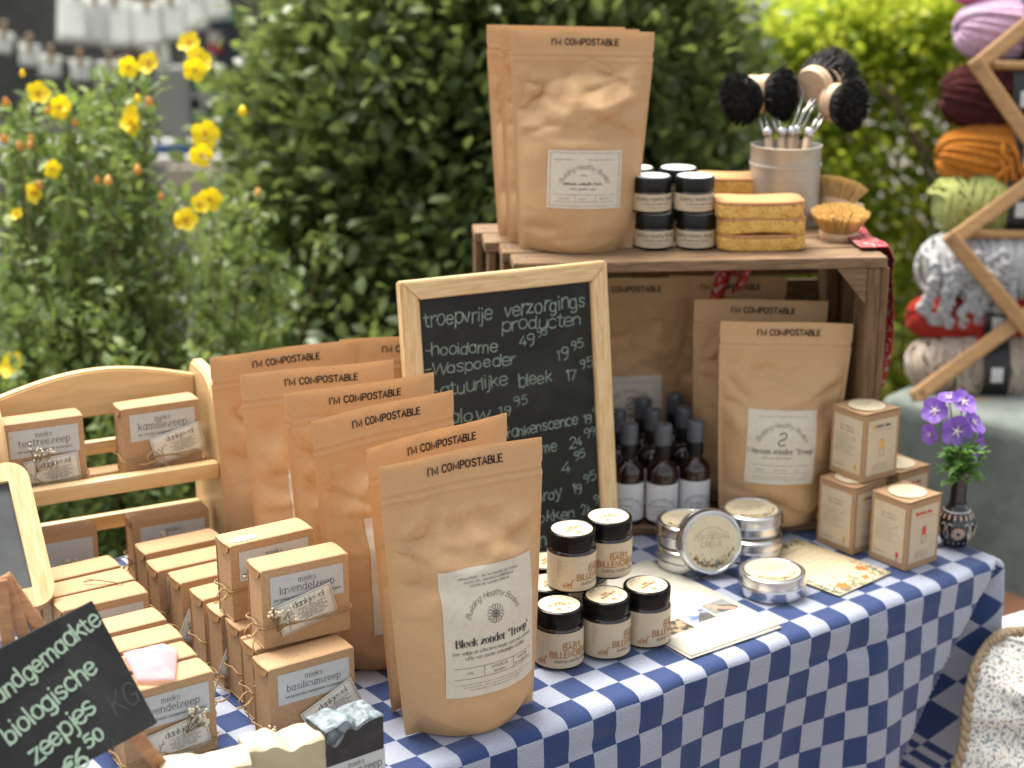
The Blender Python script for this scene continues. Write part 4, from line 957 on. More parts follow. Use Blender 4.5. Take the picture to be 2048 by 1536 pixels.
# ================================================================= CREAM TINS
TNR, TNH = .0365, .0262
def floral_band(mb_list, f, r, rn, n=90):
    """little printed leaves and blossoms along the lower rim of a round sticker"""
    for i in range(n):
        a = R(-90 + rn.gauss(0, 38)); q = r * (.93 - abs(rn.gauss(0, .13)))
        if abs(math.degrees(a) + 90) > 75: continue
        x, y = q * math.cos(a), q * math.sin(a); k = rn.choice((0, 0, 1, 1, 2)); s = r * rn.uniform(.022, .06)
        disc(mb_list[k], f, x, y, s, s * rn.uniform(.35, .9), n=7, rot=rn.uniform(0, 3))
leaf_ink = M('printed_leaf', (.22, .25, .17), None, rough=.7); gold_ink = M('printed_gold', (.58, .38, .16), None, rough=.7); dk_ink = M('printed_dark', (.10, .10, .14), None, rough=.7); floral_orange = M('printed_orange', (.72, .22, .05), None, rough=.7)
def cream_tin():
    t = thing('cream_tin', 'tin', 'tin'); r = TNR
    MB().lathe([(r - .003, 0), (r - .0012, .001), (r - .0010, .0125)], 64).build('tin_base', alu, t, auto=35)
    MB().lathe([(r - .0002, .0118), (r + .0008, .0124), (r + .0002, .0134), (r, .0150), (r, .0235), (r - .0006, .0252), (r - .0022, .0262), (r - .0040, .0260), (r - .0046, .0252), (0, .0252)], 64, cap=False).build('tin_lid', alu, t, auto=35)
    stk = MB().lathe([(r - .0062, .0253), (r - .0062, .0256)], 56).build('lid_sticker', label_cream, t)
    f = lambda x, y, l=0: Vector((x, y, .02585 + l)); mb = MB(); rn = random.Random(12)
    write(mb, 'BUILDING HEALTHY BODIES', f, 0, .0165, .0013, pen=.6, align='c', arc=.021, track=.8, sub=2)
    write(mb, 'TROEPVRIJE', f, 0, .0120, .0010, pen=.6, align='c', track=1.5, sub=2)
    write(mb, 'ZONNEDAG', f, 0, .0040, .0046, pen=.42, align='c', track=.5, sub=4); write(mb, 'CR\u00c8ME', f, 0, -.0048, .0046, pen=.42, align='c', track=.5, sub=4)
    mb.build('lettering', ink_soft, stk)
    ml = [MB(), MB(), MB()]; floral_band(ml, lambda x, y, l=0: f(x, y, .00003), r - .0066, rn, 130)
    for m_, n_, b in zip((leaf_ink, gold_ink, dk_ink), ('leaf_print', 'blossom_print', 'berry_print'), ml): b.build(n_, m_, stk)
    return t
ct = cream_tin(); ctu = []
def tin_at(px, py, lev, rz, dsc, z=None):
    p = at(px, py, TZ + TNH * (lev + 1)); place(ct, ctu, (p.x, p.y, TZ + .0012 + lev * (TNH + .0003)), R(rz), dsc, 'aluminium cream tins on the cloth')
tin_at(1545, 1140, 0, 12, 'single aluminium tin lying flat at the front, beside the white leaflet corner')
tin_at(1503, 1018, 1, 20, 'upper tin of the right-hand pair, its flowery lid seen from above')
tin_at(1502, 1066, 0, 5, 'lower tin of the right-hand pair, under the flowery lid')
tin_at(1376, 1040, 1, -10, 'upper tin of the left-hand pair, partly covered by the tilted tin')
tin_at(1377, 1088, 0, 5, 'lower tin of the left-hand pair, behind the tilted tin')
# the tilted tin
c = at(1424, 1091, TZ + .0400); nrm = Vector((.22, -.93, .22)).normalized(); xx = Vector((0, 0, 1)).cross(nrm).normalized(); yy = nrm.cross(xx)
mt = basis(xx, yy, nrm, c - nrm * TNH)
zlow = min((mt @ Vector((TNR * math.cos(a), TNR * math.sin(a), zz))).z for a in lin(0, 2 * PI, 60) for zz in (0, TNH)); mt[2][3] += TZ + .0016 - zlow
o = place(ct, ctu, (0, 0, 0), 0, 'aluminium tin tilted upright so that its Zonnedag Creme lid faces the viewer', 'aluminium cream tins on the cloth'); o.matrix_basis = mt

# ================================================================= LEAFLETS
photo_sky = M('print_village', (.10, .16, .42), (.50, .54, .62), 75, .5, contrast=(.4, .6), spots=(45, .60, (.13, .14, .12)))
photo_dark = M('print_dark', (.06, .065, .07), (.13, .125, .10), 60, .5, contrast=(.35, .65))
photo_tan = M('print_tan', (.42, .30, .19), (.05, .04, .03), 110, .5, contrast=(.42, .58))
photo_grey = M('print_grey', (.20, .225, .215), (.26, .28, .265), 40, .5); skin_print = M('print_skin', (.48, .25, .18), (.55, .34, .26), 60, .5)
fo = at(1382, 1317); fr_ = at(1562, 1253); ux = (fr_ - fo); FWd = ux.length; ux.normalize(); uy = Vector((-ux.y, ux.x, 0)); FLn = .212
def leaflet(name, dsc, z, dx, dy, rot, front):
    t = thing(name, dsc, 'leaflet', fo + ux * dx + uy * dy + Vector((0, 0, z)), math.atan2(ux.y, ux.x) + rot)
    mb = MB(); mb.grid(lambda u, v: Vector((u, v, .0006 * math.sin(v * 18) + .0003)), lin(0, FWd, 4), lin(0, FLn, 16)); sh = mb.build('paper_sheet', flyer_paper, t, smooth=True, solid=.0003)
    if front:
        f = lambda x, y, l=0: Vector((x, y, .0006 * math.sin(y * 18) + .00065 + l)); f2 = lambda x, y, l=0: f(x, y, .00006)
        def pic(nm, x0, x1, y0, y1, m_):
            return patch(MB(), f, x0, x1, y0, y1, 4, 4).build(nm, m_, t)
        pic('village_photo', .012, .047, .046, .072, photo_tan); pic('field_photo', .050, .083, .052, .078, photo_sky); pic('hands_photo', .086, .119, .056, .082, photo_grey)
        mb = MB(); mb.add([f2(*p) for p in ((.058, .052), (.083, .052), (.083, .064), (.075, .070), (.066, .062))], [(0, 1, 2, 3, 4)]); mb.build('hill_print', photo_dark, t)
        mb = MB(); mb.add([f2(*p) for p in ((.096, .056), (.119, .056), (.119, .064), (.101, .074), (.093, .066))], [(0, 1, 2, 3, 4)]); mb.build('shade_print', photo_dark, t)
        f3 = lambda x, y, l=0: f(x, y, .00012); mb = MB()
        for cx, cy, r_, q in ((.096, .069, .0045, .8), (.103, .065, .005, 2.2), (.110, .060, .005, 2.3), (.094, .076, .003, .3)): disc(mb, f3, cx, cy, r_ * 1.6, r_ * .75, n=14, rot=q)
        mb.build('hands_print', skin_print, t)
        mb = MB(); rn = random.Random(2)
        write(mb, 'Bouw de mooie', f, .064, .036, .0044, pen=.45, align='c', slant=.3, sub=3)
        bars(mb, f, [((.012, .037), (.042, .037), .0004), ((.086, .037), (.118, .037), .0004)])
        bars(mb, f, [((.02, .022), (.05, .022), .0003)])
        for i, y in enumerate((.092, .102, .113, .124, .137, .148, .160)): scribble(mb, f, .014, .118 - (i % 3) * .03, y, .0016, rn, .8)
        mb.build('lettering', ink_pale, t)
    return t
leaflet('leaflet', 'plain lower sheet of the leaflet pair, its edge showing under the printed one', .0016, -.0035, -.0030, R(-.9), False)
leaflet('leaflet', 'cream leaflet with three small photographs and printed lines, on the cloth edge', .0026, 0, 0, 0, True)
# floral card
fo2 = at(1678, 1196); fr2 = at(1775, 1147); u2 = fr2 - fo2; L2 = u2.length; a2 = math.atan2(u2.y, u2.x)
t = thing('floral_card', 'yellow flower-printed card lying on the cloth by the candle boxes', 'card', fo2 + Vector((0, 0, .0018)), a2 - R(3))
mb = MB(); f0 = lambda x, y, l=0: Vector((x, y, .0006 + .0005 * math.sin(y * 20 + x * 9) + l)); patch(mb, lambda x, y, l=0: f0(x, y), 0, L2, 0, .135, 6, 10)
mb.build('card_sheet', M('floral_card_paper', (.80, .69, .43), (.82, .62, .42), 12, .5, contrast=(.3, .7)), t, smooth=True, solid=.0004)
rn = random.Random(15); ml = [MB(), MB(), MB(), MB()]; f1 = lambda x, y, l=0: f0(x, y, .0004); f2 = lambda x, y, l=0: f0(x, y, .00048)
for i in range(230):
    e = rn.random()
    if e < .6: x, y = rn.uniform(.003, L2 - .003), abs(rn.gauss(0, .012)) + .002
    elif e < .8: x, y = rn.uniform(.002, .008) if rn.random() < .5 else L2 - rn.uniform(.002, .010), rn.uniform(.002, .05)
    else: x, y = rn.uniform(.004, L2 - .004), .131 - abs(rn.gauss(0, .006))
    k = rn.choice((0, 0, 0, 1, 2)); s = rn.uniform(.0012, .0036); disc(ml[k], f1, x, y, s, s * rn.uniform(.3, .8), n=7, rot=rn.uniform(0, 3))
for cx, cy, s in ((.024, .014, .0075), (.078, .030, .0065), (.062, .012, .0042), (.030, .128, .004)):
    if cx > L2: continue
    pp = MB()
    for i in range(6):
        a = i * PI / 3 + .3; disc(pp, f2, cx + s * .6 * math.cos(a), cy + s * .6 * math.sin(a), s * .55, s * .4, n=9, rot=a)
    pp.build('poppy_print', floral_orange, t)
for b, m_, n_ in zip(ml, (leaf_ink, gold_ink, dk_ink), ('leaf_print', 'gold_print', 'dark_print')): b.build(n_, m_, t)
mb = MB()
for i, y in enumerate((.112, .098, .088, .078, .068, .058)): scribble(mb, f2, .016 + .004 * (i % 2), L2 - .016, y, .0022 if i == 0 else .0014, rn)
mb.build('lettering', ink_pale, t)

# ================================================================= CANDLE BOXES
def candle_box(motif, ink_m):
    t = thing('candle_box', 'box', 'box'); w = .0545; h = .082; hw = w / 2
    MB().box((-hw, -hw, 0), (hw, hw, h - .0012), bevel=.0009).build('carton', kraft_candle, t)
    lid = MB(); lid.grid(lambda u, v: Vector((u, v, h - .0008 + .0016 * max(0, (abs(v) - hw * .55) / (hw * .45)) ** 2 * (1 if v < 0 else .3))), lin(-hw - .0006, hw + .0006, 8), lin(-hw - .0012, hw, 12)); lid.build('lid_flap', kraft_candle, t, smooth=True, solid=.0006)
    s = MB().lathe([(.0215, h + .0008), (.0215, h + .0011)], 40).build('round_sticker', label_cream, t)
    ft = lambda x, y, l=0: Vector((x, y, h + .0013 + l)); mb = MB(); rn = random.Random(5); scribble(mb, ft, -.011, .011, .004, .0024, rn); scribble(mb, ft, -.008, .008, -.003, .0016, rn); mb.build('lettering', ink_pale, s)
    def side(ax, name):
        f = flat((0, 0, 0), ax, (0, 0, 1), hw + .0003); lb = patch(MB(), f, -hw + .0045, hw - .0045, .0075, h - .0085).build(name, label_speck, t)
        return lb, flat((0, 0, 0), ax, (0, 0, 1), hw + .0006)
    lb, f = side((0, -1, 0), 'text_label'); mb = MB(); rn = random.Random(8)      # face towards -x
    for y, s_ in ((.0605, .0028), (.0560, .0028)): scribble(mb, f, -.012, .014, y, s_, rn, .7)
    for i in range(7): scribble(mb, f, -.019, .017 - (i % 3) * .005, .0495 - i * .0034, .0011, rn, .9)
    scribble(mb, f, -.019, -.002, .0125, .0017, rn); mb.build('lettering', ink_soft, lb)
    mb = MB(); bars(mb, f, [((.0145, .0125), (.0145, .0195), .0034), ((.0122, .0155), (.0168, .0155), .0018), ((.0145, .0085), (.0145, .0105), .002)]); mb.build('candle_emblem', ink_m, lb)
    lb, f = side((1, 0, 0), 'picture_label'); mb = MB()                              # face towards -y
    scribble(mb, f, -.0105, .016, .0640, .0042, rn, 2.2); scribble(mb, f, -.010, .016, .0600, .0012, rn)
    for i in range(3): scribble(mb, f, -.013, .013, .0185 - i * .003, .0012, rn)
    mb.build('lettering', ink_red if motif == 'red' else ink_soft, lb)
    mb = MB(); patch(mb, f, -.0028, .0036, .0385, .0480); disc(mb, f, -.0135, .0660, .0024, n=10); mb.build('candle_print', ink_m, lb)
    mb = MB(); bars(mb, f, [((-.0028, .036), (-.0028, .0385), .0006), ((.0036, .036), (.0036, .0385), .0006), ((-.0028, .0485), (.0036, .0485), .0005), ((-.0030, .029), (-.0030, .036), .0005), ((.0038, .029), (.0038, .036), .0005), ((-.0030, .029), (.0038, .029), .0005)]); mb.build('glass_outline', ink_grey, lb)
    return t
def cb_at(t, p, z, rz, dsc): t.location = (p.x, p.y, z); t.rotation_euler = (0, 0, R(rz)); t['label'] = dsc; t['group'] = 'kraft candle boxes by the vase'
def corner_pos(px, py, z, rz): return at(px, py, z) + Vector((-math.sin(R(rz)) * 0, 0, 0)) + Matrix.Rotation(R(rz), 3, 'Z') @ Vector((.0272, .0272, 0))
cb_at(candle_box('red', ink_red), corner_pos(1809, 1145, TZ, 36), TZ + .0012, 36, 'front kraft candle box with a red picture, standing before the vase')
cb_at(candle_box('yellow', ink_yellow), corner_pos(1703, 1113, TZ, 38), TZ + .0012, 38, 'left kraft candle box under the stacked one, beside the floral card')
cb_at(candle_box('yellow', ink_yellow), corner_pos(1724, 969, TZ + .0835, 33), TZ + .0848, 33, 'upper kraft candle box with a yellow picture, stacked on the others')
pb_ = corner_pos(1703, 1113, TZ, 38) + Vector((.062, .050, 0)); cb_at(candle_box('red', ink_red), pb_, TZ + .0012, 36, 'rear kraft candle box mostly hidden, only part of its round sticker showing')

# ================================================================= VASE WITH GERANIUMS
vp = at(1908, 1090); vp = Vector((vp.x, vp.y, TZ + .0014))
t = thing('flower_vase', 'small black painted vase with flower motif on the cloth corner', 'vase', vp)
VP = [(.0125, 0), (.0145, .001), (.0145, .003), (.0175, .008), (.0215, .016), (.0230, .024), (.0220, .032), (.0180, .041), (.0120, .048), (.0098, .054), (.0092, .066), (.0096, .078), (.0108, .086), (.0128, .092), (.0122, .093), (.0098, .0915), (.0085, .080)]
MB().lathe([tuple(p) for p in crom(VP, 3)], 48, cap=False).build('vase_body', talavera, t, smooth=True)
def vr(z):
    P = crom(VP[:14], 4)
    for a, b in zip(P[:-1], P[1:]):
        if a[1] <= z <= b[1]: return a[0] + (b[0] - a[0]) * (z - a[1]) / max(1e-6, b[1] - a[1])
    return .012
def fv(phi): 
    def f(x, y, l=0):
        r = vr(y) + .0004 + l; a = phi + x / .023; return Vector((r * math.sin(a), -r * math.cos(a), y))
    return f
wm, pm = MB(), MB()
for k in range(5):
    f = fv(k * 2 * PI / 5 - .12)
    for i in range(12):
        a = i * PI / 6; disc(pm, lambda x, y, l=0: f(x, y, .00015), .0062 * math.cos(a), .021 + .0062 * math.sin(a), .0022, .0013, n=8, rot=a)
    disc(wm, f, 0, .021, .0040, n=12)
    for sx in (-1, 1):
        P = crom([(sx * .007, .030), (sx * .011, .033), (sx * .0135, .028), (sx * .012, .020), (sx * .0135, .013)], 5); bars(wm, f, [(tuple(P[i]), tuple(P[i + 1]), .0012) for i in range(len(P) - 1)])
for i in range(18): f = fv(i * 2 * PI / 18); disc(pm, f, 0, .0395, .0015, .0032, n=8); disc(wm, f, 0, .0075, .0011, .0016, n=7)
f = fv(0); bars(wm, f, [((.145 * i / 30, .0445), (.145 * (i + 1) / 30, .0445), .0014) for i in range(30)])
wm.build('white_decor', glaze_white, t); pm.build('peach_decor', glaze_peach, t)
mb = MB()
for k in range(5):
    f = fv(k * 2 * PI / 5 - .12); disc(mb, lambda x, y, l=0: f(x, y, .0002), 0, .021, .0022, n=10)
mb.build('flower_eye', talavera, t)
def leaf_tri(mb, o, d, n_, L_, W_): 
    d = d.normalized(); s = d.cross(n_).normalized(); n2 = s.cross(d)
    mb.add([o, o + d * L_ * .45 + s * W_ + n2 * W_ * .3, o + d * L_, o + d * L_ * .45 - s * W_ + n2 * W_ * .3, o + d * L_ * .45], [(0, 1, 4), (1, 2, 4), (2, 3, 4), (3, 0, 4)])
vd = (vp - Vector((0, 0, CAM_H))).dot(Vector((0, math.cos(PITCH), -math.sin(PITCH))))
BL = [((1871, 822), (-.5, -.7, .5), .026), ((1925, 806), (.3, -.6, .7), .026), ((1912, 862), (.05, -1, .15), .030), ((1944, 846), (.5, -.4, .5), .026), ((1945, 898), (.5, -.8, -.2), .026), ((1862, 868), (-.8, -.5, .0), .020), ((1898, 800), (-.1, -.2, 1), .022), ((1958, 868), (.9, -.1, .2), .018)]
for (px, py), nn, s in BL:
    rn = random.Random(px); o = atd(px, py, vd - .012 + rn.uniform(-.010, .010)); neck = vp + Vector((rn.uniform(-.004, .004), rn.uniform(-.004, .004), .075))
    s *= 1.3; fl = thing('geranium_flower', 'purple geranium', 'flower', o, group='purple geraniums in the vase')
    nn = Vector(nn).normalized(); fr = frame_z((0, 0, 0), nn); mb = MB()
    for k in range(5):
        a = k * 2 * PI / 5 + rn.uniform(-.1, .1)
        def pt(u, v, a=a):
            q_ = abs(2 * v - 1); rr = s * .5 * u * (1 - .30 * q_ ** 2.6); wv = (v - .5) * 1.62 * (.55 + .45 * u)
            return fr @ Vector((rr * math.cos(a + wv), rr * math.sin(a + wv) , s * .10 * u * u - s * .16 * (v - .5) ** 2 + .0005 * k + .02 * s * math.sin(v * 12) * u))
        mb.grid(pt, lin(0, 1, 7), lin(0, 1, 9))
    mb.build('petals', petal_purple, fl, smooth=True)
    e = MB(); e.lathe([(s * .07, .002), (s * .05, .004), (0, .005)], 8, M4=fr)
    for k in range(5):
        a = k * 2 * PI / 5; q = fr @ Vector((s * .17 * math.cos(a), s * .17 * math.sin(a), .0032)); e.add([fr @ Vector((s * .05 * math.cos(a - .8), s * .05 * math.sin(a - .8), .003)), fr @ Vector((s * .22 * math.cos(a), s * .22 * math.sin(a), .0052)), fr @ Vector((s * .05 * math.cos(a + .8), s * .05 * math.sin(a + .8), .003))], [(0, 1, 2)])
    e.build('flower_eye', petal_white, fl)
    st = MB(); a = neck - o; st.tube(crom([-nn * .001, a * .4 + Vector((0, 0, .004)), a * .8, a], 5), .0009, 5); st.build('stem', stem_green, fl)
    fl['label'] = {1871: 'purple geranium at the upper left of the vase bunch, facing left', 1925: 'purple geranium at the top of the vase bunch', 1912: 'large purple geranium in the centre of the bunch facing the viewer', 1944: 'purple geranium behind the large central one, to its right', 1945: 'lowest purple geranium, drooping at the right of the bunch', 1862: 'small purple geranium drooping at the lower left of the bunch', 1898: 'purple geranium at the back top of the bunch, turned upward', 1958: 'small side-on purple geranium at the far right of the bunch'}[px]
mb = MB(); rn = random.Random(40)
for i in range(150):
    a = rn.uniform(0, 2 * PI); h_ = rn.uniform(.084, .124); r_ = rn.uniform(.002, .020); o = Vector((r_ * math.cos(a), r_ * math.sin(a), h_ - .2 * r_))
    leaf_tri(mb, o, Vector((math.cos(a), math.sin(a), rn.uniform(-.5, .9))), Vector((0, 0, 1)), rn.uniform(.010, .022), rn.uniform(.003, .006))
for i in range(14):
    a = rn.uniform(0, 6.3); mb.tube([(0, 0, .07), (.004 * math.cos(a), .004 * math.sin(a), .1), (.014 * math.cos(a), .014 * math.sin(a), .13)], .0007, 4)
lf = M('geranium_leaf', (.07, .17, .03), (.13, .27, .05), 60, .55, transl=.3, tcol=(.2, .4, .05)); mb.build('foliage', lf, t)
# ================================================================= SECOND TABLE, YARN RACK
tl2 = at(1792, 772, .745); 
t2x = at(2048, 846, .745) - at(1792, 790, .745); T2A = math.atan2(t2x.y, t2x.x); T2 = at(1790, 792, .745)
t = thing('yarn_table', 'table behind the stall carrying the yarn rack, covered by grey cloth', 'table', (T2.x, T2.y, 0), T2A)
MB().box((.02, .02, .70), (1.4, .62, .738), bevel=.004).build('table_top', plank_m, t)
for x in (.1, 1.3):
    for y in (.09, .55): MB().box((x, y, 0), (x + .04, y + .04, .699)).build('leg', plank_m, t)
T2M = Matrix.Translation((T2.x, T2.y, 0)) @ Matrix.Rotation(T2A, 4, 'Z')
def c2(p, q):
    """p along the front, q: <0 on top, >0 hanging down the front; left side hangs too"""
    q0 = max(q, 0); fold = .012 * noise.noise(Vector((p * 5, q * 3, 9))) * min(1, q0 / .1) + .014 * math.sin(p * 17 + 2 * math.sin(p * 5)) * min(1, q0 / .4)
    o = .016 * min(1, q0 / .02); z = .745 + .0015 * noise.noise(Vector((p * 12, q * 12, 0))) - (0 if q <= 0 else (q - .01 if q > .02 else q * q * 25))
    y = -min(0, q) - o - fold; x = p
    if p < 0:
        d = -p; x = -.012 - .012 * math.sin(q * 14) * min(1, d / .2); z = z - max(0, d - .008)
    return T2M @ Vector((x, y, max(z, .03)))
mb = MB(); mb.grid(c2, [-.26, -.2, -.15, -.10, -.05, -.02, -.01] + lin(0, 1.4, 90), lin(-.64, -.01, 24) + [0, .006, .012, .02] + lin(.04, .27, 16))
tag(mb.build('grey_tablecloth', grey_cloth, smooth=True), 'plain grey-green cloth hanging over the yarn table', 'tablecloth')

YD = 2.50
def yp(px, py, d=YD): return atd(px, py, d)
rk = thing('yarn_rack', 'accordion rack of pine bars with riveted joints, filled with yarn', 'rack', yp(1850, 790)); rko = Vector(rk.location)
vz = [(1955, 131), (1905, 480), (1846, 785)]
ybar = [((1955, 131), (2120, -5)), ((1955, 131), (2110, 350)), ((1905, 480), (2110, 330)), ((1905, 480), (2095, 705)), ((1838, 788), (2095, 600))]
def bar(a, b, wd, th, name, off=0.0):
    A, B = yp(*a, YD + off) - rko, yp(*b, YD + off) - rko; d = (B - A); L_ = d.length; d.normalize(); n = (Vector((0, 0, CAM_H)) - (rko + A)).normalized(); n = (n - d * n.dot(d)).normalized(); s = n.cross(d)
    return MB().box((-.012, -wd / 2, -th / 2), (L_ + .012, wd / 2, th / 2), M4=basis(d, s, n, A), bevel=.004).build(name, bar_wood, rk)
for i, (a, b) in enumerate(ybar): bar(a, b, .0235, .009, 'cross_bar', -.012 if i in (1, 3) else 0)
for (px, py) in vz:
    n = -ray(px, py).normalized(); MB().lathe([(.0045, 0), (.0045, .002), (0, .003)], 12, M4=frame_z(yp(px, py, YD - .018) - rko, n)).build('rivet', M('rivet_brass', (.35, .22, .12), None, rough=.4, metal=1), rk)
for py, pl in ((130, 1960), (468, 1905), (800, 1880)):
    MB().tube([yp(pl, py, YD + .01) - rko, yp(2120, py + (14 if py > 700 else 2), YD + .01) - rko], .007, 8).build('shelf_dowel', bar_wood, rk, smooth=True); MB().tube([yp(pl + 20, py, YD + .14) - rko, yp(2130, py, YD + .14) - rko], .007, 8).build('shelf_dowel', bar_wood, rk, smooth=True)
def yarn_mat(nm, c, c2_): return M(nm, c, c2_, 130, .9, .6, 300, spec=.02, sheen=.05, contrast=(.35, .65))
black_band = M('yarn_band', (.012, .012, .013), None, rough=.45); band_white = M('yarn_band_print', (.6, .6, .58), None, rough=.6)
YN = [(((1908, -38), (2130, 8)), ('magenta_yarn', (.50, .10, .24), (.58, .16, .30)), 1, 'magenta yarn ball at the very top of the rack, cut by the picture edge'),
      (((1910, 8), (2170, 116)), ('lilac_yarn', (.55, .36, .52), (.64, .46, .60)), 1, 'lilac pink yarn skein lying on the upper shelf of the rack'),
      (((1884, 132), (2175, 254)), ('maroon_yarn', (.055, .016, .016), (.085, .026, .024)), 1, 'dark maroon yarn skein below the upper joint of the rack'),
      (((1984, 246), (2140, 290)), ('crimson_yarn', (.35, .02, .07), (.42, .03, .09)), 0, 'crimson yarn ball barely showing above the orange skein'),
      (((1876, 258), (2170, 372)), ('orange_yarn', (.42, .15, .022), (.52, .20, .035)), 1, 'rust orange yarn skein with loose hanging strands'),
      (((1856, 352), (2150, 468)), ('lime_yarn', (.34, .38, .12), (.44, .47, .18)), 1, 'pale lime green yarn skein resting on the middle dowel'),
      (((1838, 468), (2160, 600)), ('grey_yarn', (.36, .365, .375), (.46, .465, .475)), 1, 'light grey yarn skein of looped chunky strands'),
      (((1816, 588), (2150, 682)), ('red_yarn', (.33, .030, .020), (.42, .045, .028)), 1, 'red yarn skein with a black paper band'),
      (((1806, 676), (2140, 792)), ('beige_yarn', (.42, .34, .28), (.50, .42, .35)), 1, 'beige yarn skein at the bottom of the rack with a tied bow')]
for k, (((x0, y0), (x1, y1)), (nm, ca, cb), band, dsc) in enumerate(YN):
    rn = random.Random(k + 5); dep = YD + .060; c = yp((x0 + x1) / 2, (y0 + y1) / 2, dep); a = (yp(x1, (y0 + y1) / 2, dep) - yp(x0, (y0 + y1) / 2, dep)).length / 2; b = (yp(x0, y1, dep) - yp(x0, y0, dep)).length / 2 * 1.2
    t = thing('yarn_skein', dsc, 'yarn', c, R(rn.uniform(-4, 4)), 'yarn skeins on the accordion rack')
    mt_ = yarn_mat(nm, ca, cb); mb = MB(); by = b * .95
    def core(u, v): 
        an = 2 * PI * u; ph = PI * (v - .5); e = math.cos(ph) ** .55
        return Vector((a * .93 * math.sin(ph), by * .90 * e * math.cos(an), b * .90 * e * math.sin(an)))
    mb.grid(core, lin(0, 1, 25), lin(0.001, .999, 17))
    fat = .0034 if nm != 'grey_yarn' else .0055
    for i in range(100 if nm != 'grey_yarn' else 52):
        ang = rn.uniform(0, 2 * PI); sk = rn.uniform(.5, 1.0); ph0 = rn.uniform(0, 6.28); pts = []; layer = rn.uniform(.94, 1.03)
        if k % 3 == 1 or nm in ('maroon_yarn', 'lilac_yarn'):       # wound lengthwise with a slant
            off = rn.uniform(-.95, .95)
            for j in range(26):
                q = -1 + 2 * j / 25; ph = q * PI / 2 * .97; e = math.cos(ph) ** .55
                aa = ang + .9 * q * sk
                pts.append(Vector((a * layer * .97 * math.sin(ph), by * layer * .93 * e * math.cos(aa), b * layer * .93 * e * math.sin(aa))))
        else:                                                       # wound round, slanting loops
            cx = rn.uniform(-.80, .80); tilt = rn.uniform(-.30, .30)
            for j in range(29):
                aa = 2 * PI * j / 28; xq = max(-.98, min(.98, cx + tilt * math.sin(aa + ph0))); e = math.sqrt(max(0.01, 1 - xq * xq)) ** .55
                pts.append(Vector((a * xq, by * layer * .95 * e * math.cos(aa), b * layer * .95 * e * math.sin(aa))))
        mb.tube(pts, fat * rn.uniform(.8, 1.15), 5)
    if nm in ('orange_yarn', 'grey_yarn', 'red_yarn', 'beige_yarn'):   # loose strands at the front
        for i in range({'orange_yarn': 9, 'grey_yarn': 22, 'red_yarn': 5, 'beige_yarn': 6}[nm]):
            x = {'orange_yarn': rn.uniform(-.35, .25), 'grey_yarn': rn.uniform(-.98, .0), 'red_yarn': rn.uniform(-.35, -.05), 'beige_yarn': rn.uniform(-.42, -.3)}[nm] * a
            z0 = rn.uniform(.2, .8) * b if nm != 'red_yarn' else -.2 * b; ln = rn.uniform(.7, 1.3) * b * (1.25 if nm != 'red_yarn' else .9)
            pts = [Vector((x, -by * .6, z0)), Vector((x + rn.uniform(-.01, .01), -by * 1.08, z0 - ln * .35)), Vector((x + rn.uniform(-.015, .015), -by * 1.06, z0 - ln * .8)), Vector((x + rn.uniform(-.02, .02), -by * .92, z0 - ln * 1.1))]
            mb.tube(crom(pts, 6), fat * 1.05, 6)
            if nm == 'grey_yarn':
                for q in range(4):
                    p = crom(pts, 6)[4 + q * 4]; mb.tube([p + Vector((.006 * math.cos(s_ * .9), -.003, .006 * math.sin(s_ * .9))) for s_ in range(7)], fat * .9, 5)
    mb.build('wool', mt_, t, smooth=True)
    if band:
        bx = {'lilac_yarn': .12, 'maroon_yarn': .02, 'orange_yarn': .10, 'lime_yarn': .12, 'grey_yarn': .55, 'red_yarn': -.02, 'beige_yarn': .02}.get(nm, .1) * a; m2 = MB()
        m2.grid(lambda u, v: Vector((bx + (v - .5) * .040, (by + .0035) * math.cos(2 * PI * u), (b + .0035) * .99 * math.sin(2 * PI * u))), lin(0, 1, 37), (0, 1)); bo = m2.build('paper_band', black_band, t, smooth=True)
        m3 = MB(); m3.grid(lambda u, v: Vector((bx + (v - .5) * .018, -(by + .0042) * math.cos(u), (b + .0042) * .99 * math.sin(u))), lin(-.15, .25, 8), (0, 1)); m3.build('band_print', band_white, bo)

